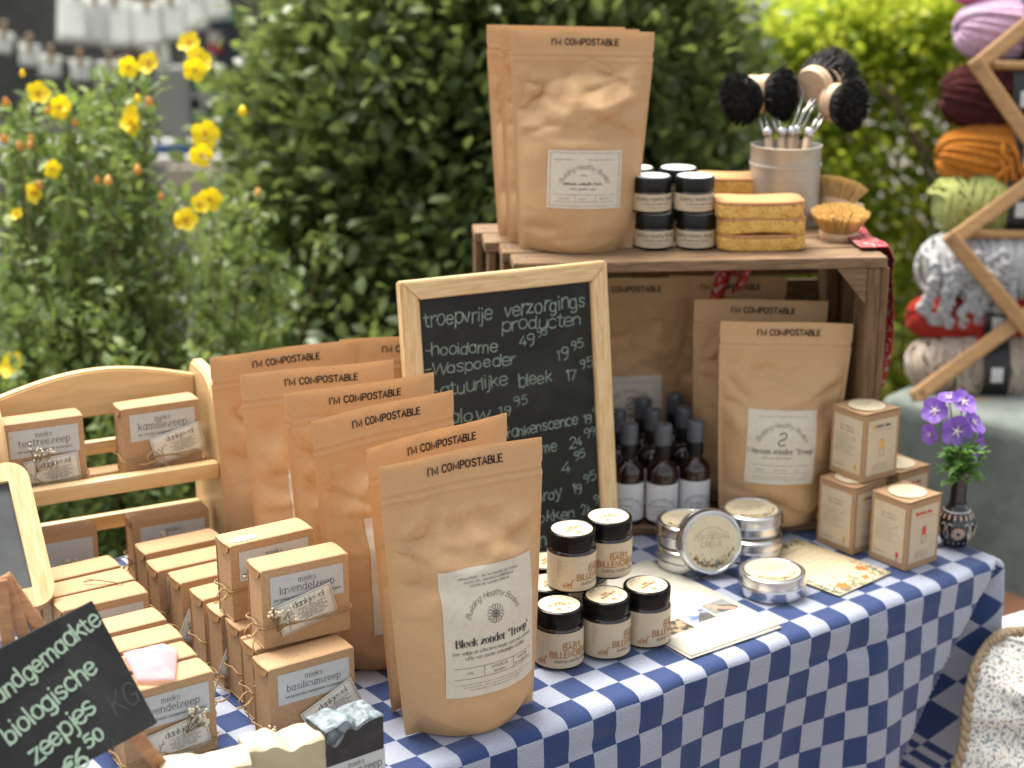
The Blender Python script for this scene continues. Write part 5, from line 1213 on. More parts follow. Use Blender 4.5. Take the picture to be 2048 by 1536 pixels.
# ================================================================= FLORAL BAG at the table end
bc = atd(2170, 1450, 2.00); fl_m = bpy.data.materials.new('floral_fabric'); fl_m.use_nodes = True
nt = fl_m.node_tree; N = nt.nodes; L = nt.links; b_ = N['Principled BSDF']; b_.inputs['Roughness'].default_value = .85; b_.inputs['Specular IOR Level'].default_value = .2
tc = N.new('ShaderNodeTexCoord'); last = None
for i, (s_, thr, colr) in enumerate(((140, .16, (.20, .26, .29)), (210, .17, (.27, .30, .25)), (90, .07, (.42, .22, .05)), (300, .16, (.10, .10, .11)))):
    v = N.new('ShaderNodeTexVoronoi'); v.inputs['Scale'].default_value = s_; mp = N.new('ShaderNodeMapping'); mp.inputs['Location'].default_value = (i * 3.3, i, 0); nz = N.new('ShaderNodeTexNoise'); nz.inputs['Scale'].default_value = s_ * 1.3
    ad = N.new('ShaderNodeMix'); ad.data_type = 'RGBA'; ad.inputs['Factor'].default_value = .005; L.new(tc.outputs['Object'], ad.inputs['A']); L.new(nz.outputs['Color'], ad.inputs['B']); L.new(ad.outputs['Result'], mp.inputs[0]); L.new(mp.outputs[0], v.inputs['Vector'])
    cm = N.new('ShaderNodeMath'); cm.operation = 'LESS_THAN'; L.new(v.outputs['Distance'], cm.inputs[0]); cm.inputs[1].default_value = thr * 1.75
    mx = N.new('ShaderNodeMix'); mx.data_type = 'RGBA'; L.new(cm.outputs[0], mx.inputs['Factor']); mx.inputs['B'].default_value = (*colr, 1)
    if last is None: mx.inputs['A'].default_value = (.74, .72, .66, 1)
    else: L.new(last, mx.inputs['A'])
    last = mx.outputs['Result']
L.new(last, b_.inputs['Base Color'])
t = thing('fabric_bag', 'floral cotton bag with rope trim standing by the table end', 'bag', (bc.x, bc.y, .004))
top_z = atd(2000, 1242, 1.99).z
def bag(u, v):
    an = 2 * PI * u; z = top_z * v; k = .86 + .20 * math.sin(PI * min(1, v * 1.02)) - .30 * max(0, v - .78) * 2
    x = .135 * k * math.cos(an) * (1 + .06 * noise.noise(Vector((math.cos(an) * 2, math.sin(an) * 2, v * 5)))); y = .10 * k * math.sin(an) * (1 + .12 * noise.noise(Vector((math.cos(an) * 3, math.sin(an) * 3, v * 6 + 4))))
    return Vector((x - .03 * v, y, z - .02 * (1 - math.cos(an)) * max(0, v - .7)))
mb = MB(); mb.grid(bag, lin(0, 1, 81), lin(0, 1, 60)); n0 = len(mb.v); mb.add([bag(i / 40, 1) for i in range(40)], [tuple(range(40))]); mb.build('bag_body', fl_m, t, smooth=True)
mb = MB()
edge = [atd(1978, 1290, 1.90), atd(1950, 1340, 1.885), atd(1935, 1420, 1.88), atd(1925, 1500, 1.88), atd(1895, 1580, 1.88)]
edge = [atd(2060, 1262, 1.92), atd(2010, 1268, 1.90)] + edge
P = crom([tuple(p - Vector((bc.x, bc.y, .004))) for p in edge], 14)
for ph in (0, PI): mb.tube([Vector(p) + Vector((.003 * math.cos(i * .9 + ph), .003 * math.sin(i * .9 + ph), .002 * math.sin(i * .9 + ph))) for i, p in enumerate(P)], .0042, 6)
mb.build('rope_trim', rope_m, t, smooth=True)
fp = crom([tuple(p - Vector((bc.x, bc.y, .004))) for p in edge[1:]], 8)
mb = MB(); m_ = len(fp)
mb.grid(lambda u, v: Vector(fp[int(u)]) * (1 - v) + (Vector((.09 - .06 * u / m_, -.125 - .02 * math.sin(u * .4), 0)) + Vector((0, 0, Vector(fp[int(u)]).z - .02))) * v + Vector((0, -.02 * math.sin(PI * v) + .006 * noise.noise(Vector((u * .3, v * 5, 2))), 0)), [float(i) for i in range(m_)], lin(0, 1, 14)); mb.build('flap', fl_m, t, smooth=True)
# ================================================================= SOAP BOXES
BW, BD, BH = .086, .034, .0755
BODY_ME = {}
def soap_box(name_txt=None, line=None, card=None, sprig=None, bow=-1, label=True, twine=True, seed=1):
    rn = random.Random(seed * 13 + 1); hw = BW / 2
    t = thing('soap_box', 'kraft soap box', 'box')
    key = 'body'
    if key not in BODY_ME:
        mb = MB(); g = .0010
        mb.box((-hw + g, g, .0006), (hw - g, BD - g, BH - .0009))                                # inner flaps, set back inside the sleeve
        mb.box((-hw, 0, 0), (hw, .0006, BH)); mb.box((-hw, BD - .0006, 0), (hw, BD, BH)); mb.box((-hw, .0007, 0), (hw, BD - .0007, .0005))
        mb.build_tmp = None
        o = mb.build('carton', kraft_board, t); BODY_ME[key] = o.data
        lid = MB()
        def lf(u, v): 
            e = abs(u) ; ear = hw + .0012 * math.sin(PI * min(1, max(0, v)))
            return Vector((u * ear, v * BD, BH + .0003 + .0008 * math.sin(PI * v) - (.0016 * ((e - .94) / .06) ** 2 if e > .94 else 0)))
        lid.grid(lf, [-1, -.985, -.96, -.94, -.5, 0, .5, .94, .96, .985, 1], lin(0, 1, 9)); lo = lid.build('lid_flap', kraft_board, t, smooth=True, solid=.0005); BODY_ME['lid'] = lo.data
        for sx in (-1, 1):
            ear = MB(); P = crom([(sx * (hw + .0005), .0015, BH - .001), (sx * (hw + .0010), .006, BH - .0075), (sx * (hw + .0012), BD / 2, BH - .0095), (sx * (hw + .0010), BD - .006, BH - .0075), (sx * (hw + .0005), BD - .0015, BH - .001)], 5)
            n = len(P); ear.add([tuple(p) for p in P] + [(sx * (hw + .0002), p[1], BH + .0002) for p in P], [(i, i + 1, n + i + 1, n + i) if sx < 0 else (i + 1, i, n + i, n + i + 1) for i in range(n - 1)])
            eo = ear.build('tuck_flap', kraft_inner, t, solid=.0005); BODY_ME['ear%d' % sx] = eo.data
    else:
        for k, n_ in (('body', 'carton'), ('lid', 'lid_flap'), ('ear-1', 'tuck_flap'), ('ear1', 'tuck_flap')):
            o = bpy.data.objects.new(n_, BODY_ME[k]); sc.collection.objects.link(o); o.parent = t
            if k != 'body': md = o.modifiers.new('thick', 'SOLIDIFY'); md.thickness = .0005; md.offset = 0
    f = flat((0, 0, 0), (1, 0, 0), (0, 0, 1), .0004); f1 = flat((0, 0, 0), (1, 0, 0), (0, 0, 1), .0007)
    if label:
        mb = MB(); patch(mb, f, -.0345, .0375, .0385, .0685); lb = mb.build('paper_label', label_grey, t)
        if name_txt is not None:
            mb = MB(); write(mb, 'mieks', f1, .0015, .0592, .0037, pen=.62, align='c', serif=.75, nib=.25, track=.75, sub=3)
            if name_txt: 
                wd = min(.0062, .0052 * .052 / (text_width(name_txt, .55) * .0052 / 5)); write(mb, name_txt, f1, .0015, .0505, wd, pen=.66, align='c', serif=.75, nib=.3, track=.75, sub=4)
                write(mb, line or 'met biologische olie | handgemaakt en biologisch', f1, .0015, .0440, .0018, pen=.7, align='c', serif=.5, track=.4, sub=2, xs=.88)
            mb.build('lettering', ink_grey, lb)
    if card is not None:
        cx, cz, ang = card; ca, sa = math.cos(R(ang)), math.sin(R(ang))
        def fc(x, y, l=0): return Vector((cx + x * ca - y * sa, -.0022 - l - .0008 * math.cos(x * 30), cz + x * sa + y * ca))
        mb = MB(); patch(mb, fc, -.0285, .0285, -.0165, .0165, 8, 5); cd_ = mb.build('thank_you_card', card_paper, t, smooth=True, solid=.0003)
        ff = lambda x, y, l=0: fc(x, y, .0003 + l); mb = MB(); a, b = .0268, .0150
        bars(mb, ff, [((-a, -b), (a, -b), .0003), ((-a, b), (a, b), .0003), ((-a, -b), (-a, b), .0003), ((a, -b), (a, b), .0003)])
        write(mb, 'dankjewel', ff, .0045, .0066, .0042, pen=.9, align='c', nib=.6, serif=.4, track=.15, sub=4)
        rr = random.Random(3)
        for i, s_ in enumerate(('voor jouw aankoop verwen je', 'je huid, maar draag je', 'bij aan een duurzamere wereld.', 'je helemaal puur natuur,', 'met liefde gemaakt voor jouw', 'optimale verzorging!')):
            write(mb, s_, ff, .0060, .0030 - i * .0022, .0013, pen=.8, align='c', nib=.3, sub=2)
        for i in range(3): scribble(mb, ff, -.006, .018, -.0108 - i * .0016, .0008, rr)
        for (x1, y1), (x2, y2) in (((-.020, -.013), (-.018, .004)), ((-.0185, -.001), (-.0135, .006)), ((-.0188, -.004), (-.023, .003)), ((-.0155, .003), (-.0125, .0025)), ((-.0217, .001), (-.0240, .0005))): bars(mb, ff, [((x1, y1), (x2, y2), .00045)])
        mb.build('lettering', ink_grey, cd_)
    if twine:
        mb = MB(); zt = .030 if card is None else card[1] - .0095; dz = rn.uniform(-.003, .003)
        for k in range(2):
            oy = .0032 if card is not None else .0010; z0 = zt + k * .0012 - .001
            loop = [(-hw - .0012, -.0004, z0 + dz), (-hw * .6, -oy, z0 + dz * .6 + .001 * k), (0, -oy - .0004, z0 - .0008 * k), (hw * .6, -oy, z0 + .002 * k + dz), (hw + .0012, -.0004, z0 + .001), (hw + .0018, BD * .5, z0 + .002), (hw + .0010, BD + .0008, z0 + .001), (0, BD + .001, z0), (-hw - .0010, BD + .0008, z0), (-hw - .0018, BD * .5, z0 + .001)]
            mb.tube(crom(loop, 5, True), .00062, 5, closed=True)
        bx = -hw - .002 if bow < 0 else (hw + .002 if bow > 0 else -.005); by = .004 if bow else -.0048; o = Vector((bx, by, zt))
        sx = -1 if bow <= 0 else 1
        for k in range(2):      # two loops and two tails
            q = rn.uniform(.8, 1.25); s2 = 1 if k else -1
            P = [o, o + Vector((sx * .010 * q, -.006, .006 * s2 * q + .002)), o + Vector((sx * .020 * q, -.008 - .004 * k, .004 * s2)), o + Vector((sx * .013 * q, -.010, -.004)), o + Vector((0, -.002, -.0005))]
            mb.tube(crom([tuple(p) for p in P], 6), .0006, 5)
            P = [o, o + Vector((sx * .006 * q + .006 * k, -.006, -.006 * q)), o + Vector((sx * (.010 - .018 * k) * q, -.009, -.013 * q)), o + Vector((sx * (.006 - .026 * k) * q, -.008, -.024 * q + .006 * k))]
            mb.tube(crom([tuple(p) for p in P], 6), .00058, 5)
        mb.lathe([(0, -.0014), (.0013, -.0006), (.0013, .0006), (0, .0014)], 8, M4=Matrix.Translation(o)); mb.build('twine', twine_m, t, smooth=True)
    if sprig is not None:
        sx, sz, sl, sa_ = sprig; st, bd = MB(), MB()
        o = Vector((sx, -.0045, sz))
        for i in range(9):
            a = R(sa_) + rn.gauss(0, .32); ln = sl * rn.uniform(.6, 1.05); e = o + Vector((math.sin(a) * ln, -.004 - rn.uniform(0, .006), math.cos(a) * ln)); m_ = o + (e - o) * .5 + Vector((rn.uniform(-.001, .001), -.001, .001))
            st.tube([o, m_, e], .00028, 4)
            for q in range(rn.randint(2, 4)):
                c = e + Vector((rn.gauss(0, .0017), rn.gauss(0, .0014), rn.gauss(0, .0017))); st.tube([m_, c], .0002, 3)
                bd.lathe([(0, -.0011), (.0010, -.0006), (.00135, .0003), (.0007, .0012), (0, .0010)], 6, M4=Matrix.Translation(c) @ Matrix.Rotation(rn.uniform(0, 3), 4, 'X'))
        s_ = st.build('dried_sprig', sprig_stem, t); bd.build('blossoms', sprig_bud, s_, smooth=True)
    return t
GS = 'kraft soap boxes'
def put(t, x, y, z, ry, dsc, rx=0):
    t.location = (x, y, z); t.rotation_euler = (R(rx), 0, R(ry)); t['label'] = dsc; t['group'] = GS
def xr(a): return Vector((math.cos(R(a)), math.sin(R(a)), 0))
def yr(a): return Vector((-math.sin(R(a)), math.cos(R(a)), 0))
ZB = TZ + .0014
# left column on the cloth (front right top corner in the photo)
plain = soap_box(label=True, bow=1, seed=2); pu = []
LC = [((427, 1344), 33.5, None, ''), ((394, 1310), 33, 2, 'soap box right behind the frontmost lavender box, with the pink gauze bag on it'),
      ((366, 1275), 32, 3, 'third soap box of the left column, beside the upper edge of the pink gauze bag'), ((333, 1240), 33, 4, 'fourth soap box of the left column, at the tip of the black price sign'),
      ((296, 1186), 32, 5, 'left-column soap box with a strip of white label above the black sign'), ((269, 1159), 33, 6, 'soap box of the left column with a dry twig lying on its lid'),
      ((241, 1132), 34, 7, 'rearmost soap box of the left column, right in front of the shelf rack')]
for (px, py), a, k, dsc in LC:
    p = at(px, py, ZB + BH) - xr(a) * BW / 2
    if k is None:
        t = soap_box('lavendelzeep', 'met gemalen lavendel | handgemaakt en biologisch', (.006, .0205, 9), (.012, .026, .026, 35), 0, True, True, 31); put(t, p.x, p.y, ZB, a, 'frontmost lavendelzeep soap box of the left column, partly behind the black sign')
    else: place(plain, pu, (p.x, p.y, ZB), R(a), dsc, GS)
# right column (front left top corner)
RC = [((291, 1110), 32, 'rearmost soap box of the right column, next to the rack post'), ((315.6, 1144.7), 32, 'second soap box from the back in the right column'), ((361, 1169), 33, 'third soap box from the back in the right column, label edge and card showing'),
      ((406, 1202), 34, 'fourth soap box from the back in the right column, beside the knotted twine'), ((441, 1234), 34, 'soap box under the box with the price sticker'), ((479, 1262), 33, 'soap box supporting the stacked lavender box, only its side visible'), ((511, 1302), 33, 'soap box squeezed behind the basil box, dried blossoms at its side')]
pl2 = soap_box(label=True, bow=-1, card=(-.018, .022, -24), seed=3); pu2 = []
for i, ((px, py), a, dsc) in enumerate(RC):
    p = at(px, py, ZB + BH) + xr(a) * BW / 2
    if i == 6: t = soap_box(None, None, None, (-.046, .034, .022, 20), -1, True, True, 41); put(t, p.x, p.y, ZB, a, dsc)
    else: place(pl2 if i in (2, 4) else plain, pu2 if i in (2, 4) else pu, (p.x, p.y, ZB), R(a), dsc, GS)
a = 33.5; p = (at(540, 1342, ZB + BH) + at(704, 1296.5, ZB + BH)) / 2
t = soap_box('basilicumzeep', 'met groene klei | handgemaakt en biologisch', (.018, .022, 24), (-.036, .008, .02, -40), -1, True, True, 51); put(t, p.x, p.y, ZB, a, 'basilicumzeep soap box standing on the cloth below the lavender box')
p = (at(521, 1150, ZB + BH * 2) + at(696, 1113, ZB + BH * 2)) / 2
t = soap_box('lavendelzeep', 'met gemalen lavendel | handgemaakt en biologisch', (-.001, .031, 13), (-.031, .016, .026, 8), -1, True, True, 61); put(t, p.x, p.y, ZB + BH + .0022, 30, 'upper lavendelzeep soap box with dried flowers, stacked above the basil box')
p = (at(458.5, 1101, ZB + BH * 2) + at(627, 1060, ZB + BH * 2)) / 2
t = soap_box('lavendelzeep', 'met gemalen lavendel | handgemaakt en biologisch', None, (-.026, .040, .014, 5), -1, True, True, 71); put(t, p.x, p.y, ZB + BH + .0022, 33, 'upper soap box with a white price sticker on its lid')
ft = lambda x, y, l=0: Vector((x, y, BH + .0016 + l)); mb = MB(); V = []
for i in range(32):
    q = 2 * PI * i / 32; c, s_ = math.cos(q), math.sin(q); V.append(ft(-.024 + .0130 * math.copysign(abs(c) ** .5, c), .0105 + .0052 * math.copysign(abs(s_) ** .6, s_)))
mb.add(V, [tuple(range(32))]); st = mb.build('price_sticker', label_white, t); f2 = lambda x, y, l=0: ft(x, y, .0003 + l); mb = MB(); write(mb, '\u20ac 50', f2, -.024, .0085, .0034, pen=.8, align='c', track=.8, sub=3); mb.build('lettering', ink_grey, st)

# ================================================================= PINE SHELF RACK
RA = 26.6; RO = Vector((-.303, 1.700, TZ + .0012)); RL = .236; RDp = .112; RH = .232
rack = thing('shelf_rack', 'pale wooden shelf rack with arched back holding soap boxes', 'rack', RO, R(RA))
def side_panel(x0, x1):
    P = [(0, 0), (0, RH - .075)] + [(.004 + .058 * (1 - math.cos(q)) * 1.0, RH - .075 + .075 * math.sin(q)) for q in lin(.12, PI / 2, 9)] + [(RDp - .010, RH), (RDp, RH - .012), (RDp, 0)]
    bm = bmesh.new(); A_ = [bm.verts.new((x0, y, z)) for y, z in P]; B_ = [bm.verts.new((x1, y, z)) for y, z in P]; n = len(P)
    bm.faces.new(A_); bm.faces.new(B_[::-1])
    for i in range(n): bm.faces.new((A_[i], B_[i], B_[(i + 1) % n], A_[(i + 1) % n]))
    bmesh.ops.recalc_face_normals(bm, faces=bm.faces); bmesh.ops.bevel(bm, geom=[e for e in bm.edges if abs(e.verts[0].co.x - e.verts[1].co.x) < 1e-6], offset=.0028, segments=3, affect='EDGES')
    me = bpy.data.meshes.new('side_panel'); bm.to_mesh(me); bm.free(); me.materials.append(rack_wood_up); me.polygons.foreach_set('use_smooth', [True] * len(me.polygons)); me.set_sharp_from_angle(angle=R(40))
    o = bpy.data.objects.new('side_panel', me); sc.collection.objects.link(o); o.parent = rack
side_panel(-.0155, 0); side_panel(-RL - .0155, -RL)
bm = bmesh.new(); xs = lin(-RL + .0002, -.0157, 25); pts = [(x, RH - .014 + .020 * math.sin(PI * (x + RL) / (RL - .0155))) for x in xs] + [(x, RH - .052 + .006 * math.sin(PI * (x + RL) / (RL - .0155))) for x in xs[::-1]]
A_ = [bm.verts.new((x, RDp - .026, z)) for x, z in pts]; B_ = [bm.verts.new((x, RDp - .012, z)) for x, z in pts]; n = len(pts); bm.faces.new(A_); bm.faces.new(B_[::-1])
for i in range(n): bm.faces.new((A_[i], B_[i], B_[(i + 1) % n], A_[(i + 1) % n]))
bmesh.ops.recalc_face_normals(bm, faces=bm.faces); bmesh.ops.bevel(bm, geom=[e for e in bm.edges if abs(e.verts[0].co.y - e.verts[1].co.y) < 1e-6], offset=.002, segments=2, affect='EDGES')
me = bpy.data.meshes.new('arched_back'); bm.to_mesh(me); bm.free(); me.materials.append(rack_wood); o = bpy.data.objects.new('arched_back', me); sc.collection.objects.link(o); o.parent = rack
def rail(name, y0, y1, z0, z1, bev=.004): MB().box((-RL + .0002, y0, z0), (-.0157, y1, z1), bevel=bev).build(name, rack_wood, rack, auto=40)
SHZ = .128
rail('front_rail', .004, .020, SHZ - .006, SHZ + .013); rail('shelf_slat', .026, .050, SHZ - .004, SHZ + .002, .002); rail('shelf_slat', .058, .082, SHZ - .004, SHZ + .002, .002); rail('back_rail', RDp - .022, RDp - .012, SHZ + .012, SHZ + .028, .003)
rail('back_rail', RDp - .022, RDp - .012, .050, .068, .003); rail('bottom_slat', .02, .05, 0, .004, .0015); rail('bottom_slat', .06, .09, 0, .004, .0015)
def onrack(x, y, z): return RO + xr(RA) * x + yr(RA) * y + Vector((0, 0, z))
for x, txt, line, card, spr, bow, sd, dsc, z in ((-.1965, 'teatreezeep', 'met houtskool | handgemaakt en biologisch', (.007, .020, 4), (-.010, .022, .030, 18), 0, 81, 'teatreezeep soap box on the upper shelf of the rack, left', SHZ + .0026), (-.0700, 'kamillezeep', 'met witte klei | handgemaakt en biologisch', (.016, .030, 12), None, 0, 82, 'kamillezeep soap box on the upper shelf of the rack, right', SHZ + .0026),
    (-.1930, None, None, None, (.010, .028, .022, 10), 1, 83, 'shaded soap box on the lower shelf of the rack, left, dried blossoms above it', .0046), (-.0690, '', None, None, (-.012, .040, .022, 5), -1, 84, 'shaded soap box on the lower shelf of the rack, right, its label reading mieks', .0046)):
    t = soap_box(txt, line, card, spr, bow, True, True, sd); q = onrack(x, .030 if z > .1 else .022, z); put(t, q.x, q.y, q.z, RA + (.8 if sd == 82 else -.5), dsc, -2 if z > .1 else 0)

# ================================================================= GREY SLATE IN PINE FRAME (left edge)
trp, brp = atd(50, 921, 1.665), atd(117, 1206, 1.603)
uy = (trp - brp); SHt = uy.length; uy.normalize(); ux = xr(24); ux = (ux - uy * ux.dot(uy)).normalized(); un = ux.cross(uy).normalized(); SWd = .24; bl_s = brp - ux * SWd
sm = basis(ux, -un, uy, bl_s); sb_ = thing('slate_board', 'grey dusty slate in a rounded pine frame at the left picture edge', 'chalkboard'); sb_.matrix_basis = sm
def rounded(x0, x1, z0, z1, r, n=7):
    out = []
    for cx, cz, a0 in ((x1 - r, z0 + r, -90), (x1 - r, z1 - r, 0), (x0 + r, z1 - r, 90), (x0 + r, z0 + r, 180)):
        for i in range(n): q = R(a0 + 90 * i / (n - 1)); out.append((cx + r * math.cos(q), cz + r * math.sin(q)))
    return out
FWs = .0205
def frame_ring(o, i, name, y0, y1, mat, par):
    n = len(o); bm = bmesh.new(); V = [[bm.verts.new((x, y, z)) for x, z in P] for P in (o, i) for y in (y0, y1)]
    of, ob, inf, inb = V
    for k in range(n):
        k2 = (k + 1) % n
        for q in ((of[k], of[k2], inf[k2], inf[k]), (ob[k2], ob[k], inb[k], inb[k2]), (of[k2], of[k], ob[k], ob[k2]), (inf[k], inf[k2], inb[k2], inb[k])): bm.faces.new(q)
    bmesh.ops.recalc_face_normals(bm, faces=bm.faces); me = bpy.data.meshes.new(name); bm.to_mesh(me); bm.free(); me.materials.append(mat); oo = bpy.data.objects.new(name, me); sc.collection.objects.link(oo); oo.parent = par; return oo
frame_ring(rounded(0, SWd, 0, SHt, .020), rounded(FWs, SWd - FWs, FWs, SHt - FWs, .0012), 'frame', -.003, .011, pine_up, sb_)
sp_ = MB().box((FWs - .003, .002, FWs - .003), (SWd - FWs + .003, .008, SHt - FWs + .003)).build('slate_panel', slate_grey, sb_)
si = sm.inverted(); fs = lambda x, y, l=0: Vector((x, .0016 - l, y)); q = si @ on_plane(4, 1000, bl_s, un); mb = MB(); write(mb, '!', fs, q.x - .004, q.z, .010, pen=.9, sub=3); write(mb, '5', fs, q.x - .018, q.z - .004, .010, pen=.9); mb.build('chalk_lettering', chalk_dim, sp_)
# small things showing on that edge
# ================================================================= HAND-LETTERED SIGN ON AN EASEL
sc_c = atd(150, 1400, 1.30); vn = (Vector((0, 0, CAM_H)) - sc_c).normalized(); vn = (vn + Vector((.05, 0, .10))).normalized()
S1, S2, S0 = on_plane(184, 1200, sc_c, vn), on_plane(315, 1446, sc_c, vn), on_plane(0, 1326, sc_c, vn)
uy = (S1 - S2).normalized(); hx = (S1 - S0); hx = (hx - uy * hx.dot(uy)).normalized(); SGH = (S1 - S2).length; SGW = .152
so_ = S2 - hx * SGW; vn = hx.cross(uy).normalized(); sgm = basis(hx, -vn, uy, so_)
sg = thing('price_sign', 'black hand-lettered chalk sign tilted over, reading handgemaakte biologische zeepjes', 'sign'); sg.matrix_basis = sgm
pn = MB().box((0, 0, 0), (SGW, .0032, SGH), bevel=.0009).build('sign_panel', slate, sg)
sgi = sgm.inverted(); fg = lambda x, y, l=0: Vector((x, -.0003 - l, y))
def gpx(px, py): q = sgi @ on_plane(px, py, so_, vn); return q.x, q.z
rn = random.Random(21); mb = MB()
for s, p0, p1, xh, pn_ in (('handgemaakte', (-22, 1424), (206, 1244), .0098, .95), ('biologische', (18, 1490), (198, 1338), .0100, 1.0), ('zeepjes', (72, 1530), (196, 1420), .0100, 1.0), ('\u20ac', (134, 1548), (158, 1532), .0070, 1.4), ('6', (160, 1544), (184, 1526), .0110, 1.05), ('50', (176, 1498), (212, 1470), .0072, 1.4)):
    hand(mb, s, p0, p1, xh, fg, gpx, pen=pn_, jit=.8)
mb.build('chalk_lettering', chalk, pn)
mb = MB(); hand(mb, 'KG', (232, 1432), (284, 1400), .0130, fg, gpx, pen=.35); hand(mb, 'o', (215, 1500), (236, 1490), .008, fg, gpx, pen=.35, fit=False); mb.build('wiped_chalk', chalk_faint, pn)
ez = thing('sign_easel', 'brown wooden mini easel whose three sticks rise behind the black sign', 'easel', atd(60, 1250, 1.33)); eo = Vector(ez.location)
def stick(a, b, wd, th):
    d = (b - a); L_ = d.length; d.normalize(); n = (Vector((0, 0, CAM_H)) - a).normalized(); n = (n - d * n.dot(d)).normalized(); MB().box((0, -wd / 2, -th / 2), (L_, wd / 2, th / 2), M4=basis(d, n.cross(d), n, a - eo), bevel=.0012).build('stick', M('brown_stick_long', (.50, .26, .12), (.30, .135, .055), 16, .5, .25, 60, stretch=(1, 8, 8), contrast=(.3, .7)), ez)
stick(atd(8, 1150, 1.335), atd(118, 1310, 1.335), .0108, .006); stick(atd(6, 1152, 1.325), atd(76, 1350, 1.325), .0108, .006); stick(atd(0, 1160, 1.316), atd(30, 1390, 1.316), .0115, .006)
e0 = atd(262, 1462, 1.312); e1 = at(372, 1590, TZ + .004); stick(e0, e1, .012, .006)

# ================================================================= SOAP BARS, GAUZE BAG, TWIG, BASKET
def soap_bar(W_, D_, H_, seed, mats, amp, groove):
    """rough-cut bar with a wavy poured top"""
    t = thing('soap_bar', 'soap', 'soap'); rn = random.Random(seed)
    def top(x, y):
        u = x / W_; v = y / D_
        h = (.62 if mats[1] is soap_swirl else .9) * amp * (.45 * noise.noise(Vector((u * 7 + seed, v * 4, 1))) + .9 * math.sin(u * 5.0 + seed) * math.cos(v * 2.2 + seed * .7) + 1.0 * noise.noise(Vector((u * 2.4 + seed, v * 2.0, seed)))) + .8 * groove * (-math.exp(-((u - .52 - .1 * math.sin(v * 4)) / .10) ** 2) + .8 * math.exp(-((u - .34) / .12) ** 2) * (1 - .4 * v))
        ed = min(u, 1 - u, v, 1 - v); return H_ + h - .0018 * max(0, 1 - ed / .06)
    us, vs = lin(0, 1, 34), lin(0, 1, 18)
    mb = MB(); mb.grid(lambda u, v: Vector(((u - .5) * W_, v * D_, top(u * W_, v * D_))), us, vs)
    tp = mb.build('poured_top', mats[1], t, smooth=True)
    mb = MB(); zs = lin(0, 1, 10)
    ringp = [(u, 0) for u in us] + [(1, v) for v in vs[1:]] + [(u, 1) for u in us[::-1][1:]] + [(0, v) for v in vs[::-1][1:-1]]
    m_ = len(ringp); V = []
    for z in zs:
        for u, v in ringp:
            k = 1 - .0 * z; q = Vector((u * 3 + seed, v * 3, z * 3)); d = .0006 * noise.noise(q * 2)
            V.append(((u - .5) * W_ + d, v * D_ + d, (top(u * W_, v * D_) - .0003) * z))
    mb.add(V, [(j * m_ + k, j * m_ + (k + 1) % m_, (j + 1) * m_ + (k + 1) % m_, (j + 1) * m_ + k) for j in range(9) for k in range(m_)])
    mb.build('bar_body', mats[0], t, smooth=False)
    if mats[1] is soap_swirl:                        # pale batter that ran down the face
        mb = MB(); us2 = lin(0, 1, 30)
        def run(u, v):
            lo = .30 + .62 * math.exp(-((u - .16) / .20) ** 2) * 1.0 - .30 + .10 * noise.noise(Vector((u * 4, 1, 2))) + .05
            return Vector(((u - .5) * W_, -.0006 - .0006 * math.sin(PI * v), top(u * W_, 0) - .0004 - lo * .026 * v))
        mb.grid(run, us2, lin(0, 1, 8)); mb.build('poured_drip', mats[1], t, smooth=True)
    bh = .027; mb = MB(); e = .0005
    P = [(-W_ / 2 - e, -e), (W_ / 2 + e, -e), (W_ / 2 + e, D_ + e), (-W_ / 2 - e, D_ + e)]
    mb.add([(x, y, z) for z in (.002, bh) for x, y in P], [(i, (i + 1) % 4, 4 + (i + 1) % 4, 4 + i) for i in range(4)]); bnd = mb.build('paper_band', label_grey, t, solid=.0003)
    return t, bnd
def soap_at(t, fl, fr, z, dsc):
    A_, B_ = at(*fl, z), at(*fr, z); c = (A_ + B_) / 2; t.location = (c.x, c.y, TZ + .0014); t.rotation_euler = (0, 0, math.atan2(B_.y - A_.y, B_.x - A_.x)); t['label'] = dsc; t['group'] = 'handmade soap bars at the front'
for fl, fr, z, sd, mats, amp, gr, D_, dsc, txt in (((652, 1462), (766, 1424), TZ + .063, 3, (soap_black, soap_swirl), .0022, .0060, .034, 'charcoal black soap bar with marbled grey top and paper band', 'teatreezeep'),
    ((495, 1506), (657, 1474), TZ + .056, 8, (soap_cream, soap_cream), .0035, .0055, .034, 'cream soap bar with a wavy top, right in front of the basil box', 'kamillezeep'), ((322, 1552), (503, 1528), TZ + .056, 12, (soap_cream, soap_cream), .0030, .0035, .034, 'cream soap bar at the bottom edge, nearest the easel stick', 'kamillezeep')):
    W_ = (at(*fr, z) - at(*fl, z)).length; t, bnd = soap_bar(W_, D_, z - TZ - .0014, sd, mats, amp, gr); soap_at(t, fl, fr, z, dsc)
    f = flat((0, -.0005, 0), (1, 0, 0), (0, 0, 1), .0004); mb = MB(); write(mb, 'mieks', f, 0, .0200, .0034, pen=.62, align='c', serif=.75, track=.7, sub=3); write(mb, txt, f, 0, .0120, .0050, pen=.66, align='c', serif=.75, track=.6, sub=3); write(mb, 'handgemaakt en biologisch', f, 0, .0068, .0017, pen=.7, align='c', track=.4, sub=2); mb.build('lettering', ink_grey, bnd)
gz = [(246, 1308), (328, 1289), (356, 1303), (351, 1362), (274, 1364)]; zt = ZB + BH + .0022
gp = [at(px, py, zt + .002) for px, py in gz]; gc = sum(gp, Vector()) / 5
t = thing('gauze_bag', 'small pink gauze bag with a soap sample lying on the soap boxes', 'bag', gc)
mb = MB()
